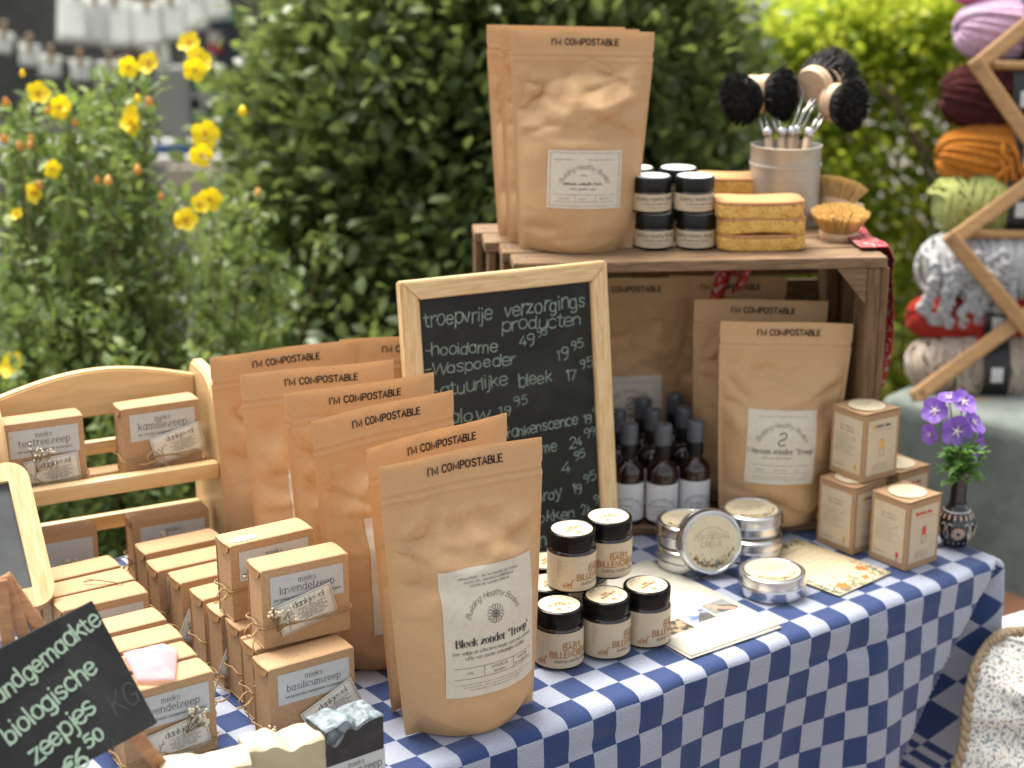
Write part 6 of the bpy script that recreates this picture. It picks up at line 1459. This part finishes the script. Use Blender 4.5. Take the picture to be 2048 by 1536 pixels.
def gzf(u, v):
    q = u * 5; i = int(q) % 5; p = gp[i].lerp(gp[(i + 1) % 5], q - int(q)) - gc; d = p * v
    return d + Vector((0, 0, .009 * (1 - v) ** .7 * (1 if v < 1 else 0) + .0012 * noise.noise(Vector((d.x * 90, d.y * 90, 3))) + .001))
mb.grid(gzf, lin(0, .9999, 46), [.02, .2, .4, .6, .75, .86, .93, 1.0]); mb.build('gauze', gauze, t, smooth=True, solid=.0003)
mb = MB(); Wp = .038
mb.grid(lambda u, v: Vector(((u - .5) * Wp * (1 - .3 * v), (v - .5) * .024, .0005 + .0055 * (math.sin(PI * u) * math.sin(PI * v)) ** .4 + .0006 * noise.noise(Vector((u * 5, v * 5, 2))))), lin(0, 1, 14), lin(0, 1, 10)); mb.build('soap_sample', soap_pink, t, smooth=True, rot=(0, 0, R(20)), loc=(-.005, .002, 0))
zz = ZB + BH + .0034; P = [at(166, 1164, zz), at(190, 1160, zz + .002), at(215, 1163, zz), at(246, 1168, zz - .001)]
t = thing('dry_twig', 'thin dry twig lying across a soap box lid', 'twig', P[0]); mb = MB(); mb.tube(crom([tuple(p - P[0]) for p in P], 5), .0006, 5); mb.tube([tuple(P[1] - P[0]), tuple(at(172, 1158, zz + .004) - P[0])], .0004, 4); mb.build('stem', sprig_stem, t)
bk = at(-38, 1560, TZ) + Vector((0, .02, 0)); t = thing('seagrass_basket', 'green woven seagrass basket under the black sign', 'basket', (bk.x, bk.y, TZ + .0015)); mb = MB()
for j in range(9):
    z = .004 + j * .0062; r_ = .050 + .004 * j / 9
    P = []
    for i in range(120):
        a = 2 * PI * i / 120; P.append((( r_ + .0022 * math.sin(a * 24 + (j % 2) * PI)) * math.cos(a), (r_ + .0022 * math.sin(a * 24 + (j % 2) * PI)) * math.sin(a), z))
    mb.tube(P, .0034, 6, closed=True, rf=None)
for i in range(24): a = 2 * PI * i / 24; mb.tube([(.050 * math.cos(a), .050 * math.sin(a), 0), (.054 * math.cos(a), .054 * math.sin(a), .058)], .0022, 5)
mb.lathe([(.051, .001), (0, .001)], 40, cap=False); mb.build('woven_body', seagrass, t, smooth=True)
# ================================================================= GREENERY
def leaf_mesh(name, mat, parent, pos, dirs, nrms, L_, Wr, fold=.25, bend=.15):
    """many small two-sided leaves in one crown"""
    n = len(pos); d = dirs / np.linalg.norm(dirs, axis=1, keepdims=True); s = np.cross(d, nrms); s /= np.linalg.norm(s, axis=1, keepdims=True) + 1e-9; m = np.cross(s, d)
    L_ = L_[:, None]; W_ = L_ * Wr
    V = np.stack([pos, pos + d * L_ * .30 + s * W_ * .80 + m * W_ * fold, pos + d * L_ * .66 + s * W_ * .80 + m * (W_ * fold - L_ * bend * .4), pos + d * L_ - m * L_ * bend, pos + d * L_ * .66 - s * W_ * .80 + m * (W_ * fold - L_ * bend * .4), pos + d * L_ * .30 - s * W_ * .80 + m * W_ * fold, pos + d * L_ * .5], 1).reshape(-1, 3)
    tri = np.array([(0, 1, 6), (1, 2, 6), (2, 3, 6), (3, 4, 6), (4, 5, 6), (5, 0, 6)]); F = (tri[None] + (np.arange(n) * 7)[:, None, None]).reshape(-1, 3)
    me = bpy.data.meshes.new(name); me.vertices.add(len(V)); me.vertices.foreach_set('co', V.astype(np.float32).ravel()); me.loops.add(F.size); me.loops.foreach_set('vertex_index', F.astype(np.int32).ravel())
    me.polygons.add(len(F)); me.polygons.foreach_set('loop_start', np.arange(0, F.size, 3, dtype=np.int32)); me.update(calc_edges=True); me.materials.append(mat)
    at_ = me.attributes.new('tone', 'FLOAT', 'POINT'); at_.data.foreach_set('value', np.repeat(RNG.random(n), 7).astype(np.float32))
    o = bpy.data.objects.new(name, me); sc.collection.objects.link(o); o.parent = parent; return o
RNG = np.random.default_rng(5)
def leaf_mat(name, cols, rough=.4, transl=.35, tc=(.3, .5, .05), spec=.5):
    m = bpy.data.materials.new(name); m.use_nodes = True; nt = m.node_tree; N = nt.nodes; L = nt.links; b = N['Principled BSDF']
    a = N.new('ShaderNodeAttribute'); a.attribute_name = 'tone'; r = N.new('ShaderNodeValToRGB'); el = r.color_ramp.elements
    while len(el) < len(cols): el.new(.5)
    for i, c in enumerate(cols): el[i].position = i / (len(cols) - 1); el[i].color = (*c, 1)
    L.new(a.outputs['Fac'], r.inputs[0]); L.new(r.outputs[0], b.inputs['Base Color']); b.inputs['Roughness'].default_value = rough; b.inputs['Specular IOR Level'].default_value = spec
    t = N.new('ShaderNodeBsdfTranslucent'); mx = N.new('ShaderNodeMixShader'); mx.inputs[0].default_value = transl
    g_ = N.new('ShaderNodeMix'); g_.data_type = 'RGBA'; g_.inputs['Factor'].default_value = .55; L.new(r.outputs[0], g_.inputs['A']); g_.inputs['B'].default_value = (*tc, 1); L.new(g_.outputs['Result'], t.inputs[0])
    L.new(b.outputs[0], mx.inputs[1]); L.new(t.outputs[0], mx.inputs[2]); L.new(mx.outputs[0], N['Material Output'].inputs[0]); return m
m_dark = leaf_mat('dark_laurel_leaf', [(.065, .092, .042), (.092, .132, .055), (.135, .185, .068), (.30, .37, .11)], .36, .38, (.34, .44, .09), .5)
m_lime = leaf_mat('privet_leaf', [(.11, .20, .02), (.26, .38, .04), (.45, .53, .06), (.68, .70, .13)], .42, .5, (.62, .68, .06), .25)
m_bush = leaf_mat('st_johns_leaf', [(.095, .15, .045), (.14, .21, .065), (.19, .27, .085), (.28, .35, .095)], .5, .38, (.33, .44, .09))
bark = M('bark', (.05, .035, .022), (.09, .065, .04), 30, .9, .5, 60)
def shell_points(n, fn_inside, lo, hi):
    out = []
    while sum(len(o) for o in out) < n:
        p = RNG.uniform(lo, hi, (n * 3, 3)); out.append(p[fn_inside(p)])
    return np.concatenate(out)[:n]
def clump_leaves(centers, outward, per, spread, size, wr, name, mat, parent, up=.3, droop=0, rand=.7):
    n = len(centers); idx = np.repeat(np.arange(n), per); pos = centers[idx] + RNG.normal(0, spread, (n * per, 3)); od = outward[idx] + RNG.normal(0, rand, (n * per, 3)); od[:, 2] += up - droop
    nr = RNG.normal(0, .5, (n * per, 3)); nr[:, 2] += 1.0
    return leaf_mesh(name, mat, parent, pos, od, nr, RNG.uniform(size * .65, size * 1.25, n * per), wr)
def trunks(parent, base, n, h, spread, r=.012, seed=1):
    rn = random.Random(seed); mb = MB()
    for i in range(n):
        a = rn.uniform(0, 6.28); s = rn.uniform(.2, 1) * spread; b = Vector(base) + Vector((rn.uniform(-.1, .1) * spread * 3, rn.uniform(-.05, .05), 0))
        P = crom([tuple(b), tuple(b + Vector((math.cos(a) * s * .3, math.sin(a) * s * .2, h * .35))), tuple(b + Vector((math.cos(a) * s * .7, math.sin(a) * s * .4, h * .7))), tuple(b + Vector((math.cos(a) * s, math.sin(a) * s * .6, h * .97)))], 5)
        mb.tube(P, r, 6, rf=lambda q: 1 - .75 * q)
    return mb.build('branches', bark, parent, smooth=True)
# --- clipped lime-green hedge on the right
def hedge(label, x0, x1, yf0, yf1, h, depth, nclump, per, mat, size, seed):
    t = thing('privet_hedge', label, 'hedge', ((x0 + x1) / 2, (yf0 + yf1) / 2, 0)); o = np.array(t.location)
    rn = np.random.default_rng(seed); C = []; O = []
    for i in range(nclump):
        u = rn.random(); x = x0 + (x1 - x0) * u; yf = yf0 + (yf1 - yf0) * u; k = rn.random(); top = h + .05 * math.sin(x * 3.1 + seed) + .03 * math.sin(x * 9)
        if k < .50:      # front face, bulging
            z = top * (rn.random() ** .8); y = yf + .05 * math.sin(x * 5 + z * 4) - .06 * math.sin(PI * z / top) + abs(rn.normal(0, .07)) + .30 * max(0, (z / top - .62)) ** 1.6; C.append((x, y, z)); O.append((rn.normal(0, .3), -1, .1 + .9 * max(0, z / top - .5)))
        elif k < .80:    # top
            v = rn.random(); C.append((x, yf + .06 + depth * v, top - .02 - abs(rn.normal(0, .05)) - .20 * max(0, .35 - v))); O.append((rn.normal(0, .3), -.35, 1))
        else:            # inside
            C.append((x, yf + .12 + rn.random() * depth * .8, top * rn.random())); O.append((rn.normal(0, .6), -.6, .3))
    clump_leaves(np.array(C) - o, np.array(O, float), per, .034, size, .30, 'foliage', mat, t, up=.25)
    trunks(t, (0, depth * .5, 0), 40, h * .9, (x1 - x0) * .5, .012, seed); return t
hedge('sunlit lime green clipped hedge behind the crate and yarn rack', .12, 3.1, 3.55, 3.75, 1.26, .65, 7600, 20, m_lime, .033, 3)
# --- dark evergreen shrub in the middle
def shrub(label, cx, cy, rx, ry, h, nclump, per, mat, size, seed, wr=.32, spread=.04, name='evergreen_shrub', lump=.16):
    t = thing(name, label, 'shrub', (cx, cy, 0)); rn = np.random.default_rng(seed); C = []; O = []
    while len(C) < nclump:
        d = rn.normal(0, 1, 3); d /= np.linalg.norm(d)
        if d[2] < -.75: continue
        q = 1 - abs(rn.normal(0, .16)); bump = 1 + lump * noise.noise(Vector((d[0] * 2.3 + seed, d[1] * 2.3, d[2] * 2.3))) + lump * .5 * noise.noise(Vector((d[0] * 6, d[1] * 6 + seed, d[2] * 6)))
        p = np.array((rx * d[0], ry * d[1], h * .5 + h * .5 * d[2])) * 1.0; c = np.array((0, 0, h * .5)); p = c + (p - c) * q * bump
        if p[2] < .02: continue
        C.append(p); O.append(d + np.array((0, 0, .25)))
    clump_leaves(np.array(C), np.array(O), per, spread, size, wr, 'foliage', mat, t, up=.15)
    trunks(t, (0, 0, 0), 16, h * .8, rx * .7, .014, seed); return t
shrub('dark green glossy evergreen shrub rising behind the crate pouches', -.02, 3.30, .52, .46, 1.62, 1900, 26, m_dark, .036, 11)
shrub('dark green evergreen shrub between the yellow-flowered bush and the tall shrub', -.20, 3.55, .36, .42, 1.28, 900, 26, m_dark, .036, 12)
shrub('low dark shrub in the shade behind the crate and the price chalkboard', .12, 2.72, .50, .26, .82, 600, 24, m_dark, .034, 13)
# --- yellow-flowered bush on the left
bx, by = -.74, 2.62; bush = thing('flowering_bush', 'loose green bush with yellow flowers and orange buds on the left', 'bush', (bx, by, 0)); bo = Vector((bx, by, 0))
rn = random.Random(8); st = MB(); C = []; O = []
def shoot(b, e, arch, nl):
    m1 = b.lerp(e, .45) + Vector((0, 0, arch)); P = [Vector(p) for p in crom([tuple(b), tuple(m1), tuple(e)], 9)]; st.tube(P, .0035, 4, rf=lambda q: 1 - .7 * q)
    n = len(P)
    for k in range(nl):
        q = rn.uniform(.22, 1) ** .8; i = min(n - 2, int(q * (n - 1))); p = P[i].lerp(P[i + 1], q * (n - 1) - i); d = (P[i + 1] - P[i]).normalized(); C.append(tuple(p + Vector((rn.gauss(0, .012), rn.gauss(0, .012), rn.gauss(0, .010))))); O.append(tuple(d * .7 + Vector((rn.gauss(0, .6), rn.gauss(0, .6), rn.gauss(0, .4)))))
for i in range(400):
    x = rn.uniform(-.95, .70); y = rn.uniform(-.42, .42); 
    hh = .80 + .10 * math.sin(x * 5 + 1) + .12 * rn.gauss(0, 1) * .6 - .30 * max(0, x - .30) - .25 * max(0, -y - .15)
    shoot(Vector((x * .45, y * .5, 0)), Vector((x, y, max(.25, hh * rn.uniform(.55, 1.05)))), rn.uniform(.05, .16), 48)
for i in range(42):    # taller thin shoots
    px, py = rn.choice(((60, 200), (130, 230), (190, 180), (235, 150), (255, 190), (30, 240), (150, 320), (330, 380), (220, 260), (480, 400))); e = atd(px + rn.gauss(0, 25), py + rn.gauss(0, 25) + 12, 2.62 + rn.gauss(0, .10)) - bo; shoot(Vector((e.x * .6, e.y * .6, .2)), e, .02, 52)
clump_leaves(np.array(C), np.array(O), 4, .014, .024, .26, 'foliage', m_bush, bush, up=.1, rand=.5); st.build('branches', M('bush_stem', (.12, .085, .035), (.16, .12, .05), 40, .7), bush, smooth=True)
FL = [(75, 188, 1), (116, 213, 1), (266, 238, 1.2), (268, 250, .9), (380, 88, 1), (395, 122, 1.15), (388, 138, 1), (300, 128, 1), (258, 132, .9), (410, 270, 1.2), (402, 308, 1), (28, 732, 1.25), (420, 397, 1), (372, 440, 1), (72, 385, .9), (102, 336, .8), (398, 410, .8), (36, 430, .6)]
def flower(px, py, s, k):
    rn = random.Random(k * 7 + 1); o = atd(px, py, 2.40 + rn.uniform(-.04, .12)) - bo; nn = (Vector((rn.uniform(-.9, .9), -1, rn.uniform(-.2, .9)))).normalized(); fr = frame_z(o, nn); mb = MB(); r = .0185 * s
    for q in range(5):
        a = q * 2 * PI / 5 + rn.uniform(-.1, .1)
        mb.grid(lambda u, v: fr @ Vector((r * u * (1 - .28 * abs(2 * v - 1) ** 2.6) * math.cos(a + (v - .5) * 1.5 * (.6 + .4 * u)), r * u * (1 - .28 * abs(2 * v - 1) ** 2.6) * math.sin(a + (v - .5) * 1.5 * (.6 + .4 * u)), .30 * r * u * u - .1 * r * (v - .5) ** 2 + .0006 * q)), lin(0.05, 1, 4), lin(0, 1, 5))
    f = mb.build('flower', petal_yellow, bush, smooth=True); e = MB()
    for i in range(14):
        a = rn.uniform(0, 6.28); q = rn.uniform(.1, .34) * r; e.tube([fr @ Vector((q * .3 * math.cos(a), q * .3 * math.sin(a), .001)), fr @ Vector((q * math.cos(a), q * math.sin(a), r * .45))], .0005, 3)
    e.build('stamens', petal_orange, f)
for k, (px, py, s) in enumerate(FL): flower(px, py, s, k)
BU = [(45, 147), (12, 205), (40, 198), (95, 222), (485, 222), (515, 270), (516, 385), (8, 278), (25, 284), (195, 360), (216, 362), (222, 425), (275, 198), (298, 203), (245, 270), (322, 393), (355, 440), (392, 430), (60, 290), (40, 292), (180, 200), (62, 276), (78, 372), (70, 440), (130, 225), (275, 340), (440, 470), (150, 245)]
for k, (px, py) in enumerate(BU):
    if k % 3 == 2: continue
    o = atd(px, py, 2.42 + .08 * math.sin(k)) - bo; s = .0062 + .002 * math.sin(k * 2.1); MB().lathe([(0, -s), (s * .7, -s * .5), (s * .75, .1 * s), (s * .3, s), (0, s * 1.15)], 9, M4=Matrix.Translation(o) @ Matrix.Rotation(.5 * math.sin(k), 4, 'X')).build('bud', petal_orange if k % 4 else petal_yellow, bush, smooth=True)

# ================================================================= MARKET STALL FAR LEFT
SY = 5.2
def sp3(px, py, d=SY): return atd(px, py, d)
shed = thing('market_stall', 'dim market stall with open front far behind the flowers', 'stall', (-1.35, SY + 1.2, 0)); so3 = Vector(shed.location)
def sbox(name, px0, px1, py0, py1, d, th, m, par=None, base=None, bev=.004):
    a, b = atd(px0, py1, d), atd(px1, py0, d); o = so3 if par is shed else (base if base is not None else Vector((0, 0, 0)))
    return MB().box((a.x - o.x, a.y - o.y, a.z - o.z), (b.x - o.x, a.y - o.y + th, b.z - o.z), bevel=bev).build(name, m, par)
MB().box((-1.7, .05, 0), (2.2, .12, 2.3), bevel=.004).build('back_wall', dark_wall, shed)
MB().box((-1.7, -.6, 2.2), (2.2, .2, 2.26), bevel=.004).build('roof', dark_wall, shed)
for x in (-1.6, 1.05): MB().box((x, -.55, 0), (x + .07, -.48, 2.2), bevel=.004).build('post', grey_post_m, shed)
MB().box((-1.7, -.75, .20), (1.3, -.70, .70), bevel=.004).build('counter_front', M('stall_front', (.20, .185, .16), (.26, .24, .21), 5, .8), shed)
def far(name, label, cat, px0, px1, py0, py1, d, th, m, extra=None, group=None):
    a, b = atd(px0, py1, d), atd(px1, py0, d); t = thing(name, label, cat, ((a.x + b.x) / 2, a.y, a.z), group=group); w_, h_ = (b.x - a.x) / 2, b.z - a.z
    return t, w_, h_
t, w_, h_ = far('banner', 'blue banner band hanging along the front of the far stall', 'banner', -60, 462, 283, 313, 4.9, .02, blue_paint); MB().box((-w_, 0, 0), (w_, .012, h_), bevel=.003).build('cloth_band', blue_paint, t); MB().tube([(-w_, .006, h_), (w_, .006, h_)], .008, 8).build('rod', steel, t)
t, w_, h_ = far('beam', 'white painted beam below the blue banner', 'beam', -60, 462, 314, 330, 4.85, .04, white_paint); MB().box((-w_, 0, 0), (w_, .05, h_), bevel=.004).build('beam_bar', white_paint, t); 
for sx in (-.9, .9): MB().box((sx * w_ - .02, .01, -atd(0, 330, 4.85).z), (sx * w_ + .02, .04, -.001), bevel=.003).build('leg', white_paint, t)
t, w_, h_ = far('display_panel', 'pale beige panel low under the white beam', 'panel', 335, 445, 334, 352, 4.8, .03, beige_m); MB().box((-w_, 0, -.20), (w_, .02, h_), bevel=.003).build('panel_board', beige_m, t); MB().box((-.01, .021, -atd(0, 352, 4.8).z), (.01, .04, 0), bevel=.002).build('leg', grey_post_m, t)
t, w_, h_ = far('stall_post', 'broad pale grey post in the far stall', 'post', 314, 378, 130, 286, 5.3, .1, grey_post_m); MB().box((-w_, 0, -.75), (w_, .08, h_), bevel=.006).build('post_shaft', grey_post_m, t); MB().box((-w_ - .02, -.02, -.80), (w_ + .02, .10, -.751), bevel=.004).build('foot', grey_post_m, t)
t, w_, h_ = far('metal_pole', 'thin grey metal pole right of the broad grey post', 'pole', 405, 416, 120, 286, 5.2, .03, grey_post_m); MB().lathe([(w_, -.78), (w_, h_)], 12).build('shaft', grey_post_m, t); MB().lathe([(w_ * 2.5, -.80), (w_ * 2.5, -.785)], 14).build('foot', grey_post_m, t)
for (px0, px1, py0, py1), lab in (((384, 474, 150, 182), 'green plastic crate on the far stall, the upper one'), ((386, 470, 222, 256), 'green plastic crate on the far stall, the lower one')):
    t, w_, h_ = far('green_crate', lab, 'crate', px0, px1, py0, py1, 5.6, .2, green_crate_m, group='green crates on the far stall'); mb = MB(); d_ = .22
    mb.box((-w_, 0, 0), (w_, .01, h_)); mb.box((-w_, d_ - .01, 0), (w_, d_, h_)); mb.box((-w_, .011, 0), (-w_ + .01, d_ - .011, h_)); mb.box((w_ - .01, .011, 0), (w_, d_ - .011, h_)); mb.box((-w_ + .011, .011, 0), (w_ - .011, d_ - .011, .01)); mb.build('crate_body', green_crate_m, t)
    mb = MB(); mb.box((-w_ - .008, -.008, h_ - .02), (w_ + .008, -.0005, h_)); mb.build('rim', green_crate_m, t)
t, w_, h_ = far('shelf_unit', 'wooden shelf holding green crates in the far stall', 'shelf', 370, 490, 183, 190, 5.58, .3, plank_m)
for z in (0, atd(0, 257, 5.58).z - atd(0, 190, 5.58).z, atd(0, 118, 5.58).z - atd(0, 190, 5.58).z): MB().box((-w_, 0, z - .012), (w_, .28, z + .005), bevel=.002).build('board', grey_post_m, t)
zt_ = atd(0, 110, 5.58).z - atd(0, 190, 5.58).z; zb_ = -atd(0, 190, 5.58).z
for x in (-w_ - .021, w_ + .001): MB().box((x, 0, zb_), (x + .02, .28, zt_), bevel=.002).build('side', dark_wall, t)
t, w_, h_ = far('teal_box', 'teal box lid at the top of the far stall', 'box', 412, 480, 26, 46, 5.5, .1, teal_paint); MB().box((-w_, 0, 0), (w_, .14, h_), bevel=.006).build('lid', teal_paint, t); MB().box((-w_ + .02, .01, -.14), (w_ - .02, .13, -.001), bevel=.004).build('box_body', M('navy_board', (.03, .035, .05), None, rough=.6), t)
t, w_, h_ = far('paint_tin', 'small red and yellow tin on the far stall shelf', 'tin', 418, 448, 62, 104, 5.55, .1, red_m); MB().lathe([(w_, 0), (w_, h_ * .45)], 20).build('tin_body', red_m, t); MB().lathe([(w_ * .98, h_ * .451), (w_ * .98, h_)], 20).build('tin_top', M('tin_top', (.50, .46, .40), None, rough=.5), t)
t, w_, h_ = far('red_post', 'dark reddish pole above the white cards', 'pole', 258, 272, -30, 100, 5.0, .03, red_m); MB().lathe([(w_, -.9), (w_, h_)], 12).build('shaft', M('dark_red_paint', (.10, .03, .028), None, rough=.6), t); MB().lathe([(w_ * 3, -.93), (w_ * 3, -.91)], 14).build('foot', dark_wall, t)
# strings of cards
def line_of(name, label, pts, d):
    P = [atd(px, py, d) for px, py in pts]; t = thing(name, label, 'string', P[0]); mb = MB(); mb.tube(crom([tuple(p - P[0]) for p in P], 6), .003, 5); mb.build('cord', cream_string, t); return P
clip_m = M('clothes_peg', (.42, .30, .18), None, rough=.7)
def card_on(px, py, w_, h_, d, tilt, lab, grp):
    o = atd(px, py, d); k = d / F_PX; t = thing('note_card', lab, 'card', o, group=grp, rot=(R(4), R(tilt), R(random.Random(px).uniform(-14, 14)))); W_, H_ = w_ * k, h_ * k
    mb = MB(); mb.grid(lambda u, v: Vector((u, .006 * math.sin(v * 14 + u * 9), v)), lin(-W_ / 2, W_ / 2, 6), lin(-H_, 0, 6)); mb.build('paper_sheet', white_card, t, smooth=True, solid=.001)
    MB().box((-.007, -.010, -.022), (.007, .008, .030), bevel=.002).build('clip', clip_m, t)
line_of('card_string', 'sagging string holding the row of small white cards', [(-40, 40), (10, 68), (60, 90), (100, 112), (160, 122), (220, 122), (310, 92), (400, 60)], 5.0)
for (px, py, tl_), lab in zip(((6, 62, 12), (59, 88, 4), (101, 110, 6), (160, 118, 0), (217, 122, 2), (314, 92, -8)), ('small white card at the far left end of the string, cut by the picture edge', 'small white card second from the left on the string', 'small white card left of the middle of the string, slightly higher than its right neighbour', 'small white card at the middle of the sagging string', 'small white card right of the middle, just above the bush top', 'small white card at the right end of the string, behind a yellow flower')):
    card_on(px, py, 44, 44, 4.98, tl_, lab, 'small white cards pegged on the string')
line_of('card_string', 'upper cord holding the large white sheets', [(60, -60), (150, -18), (260, 2), (350, -4), (480, -50)], 4.8)
for (px, py, w_, h_, tl_), lab in zip(((152, -20, 66, 92, 6), (190, -8, 50, 84, 2), (228, -4, 58, 86, 0), (292, 2, 60, 78, -2), (340, -6, 52, 74, -3), (385, -22, 40, 68, -5), (420, -45, 52, 72, -8)), ('large white sheet at the left end of the upper cord', 'narrow cream-white sheet second on the upper cord', 'large white sheet just left of the dark red pole', 'large white sheet just right of the dark red pole', 'white sheet overlapping the one right of the pole', 'bluish white narrow sheet near the right end of the upper cord', 'small white sheet at the right end of the upper cord, above the teal box')):
    card_on(px, py, w_ * 1.08, h_ + 14, 4.8 + .01 * (px % 3), tl_, lab, 'large white sheets on the upper cord')
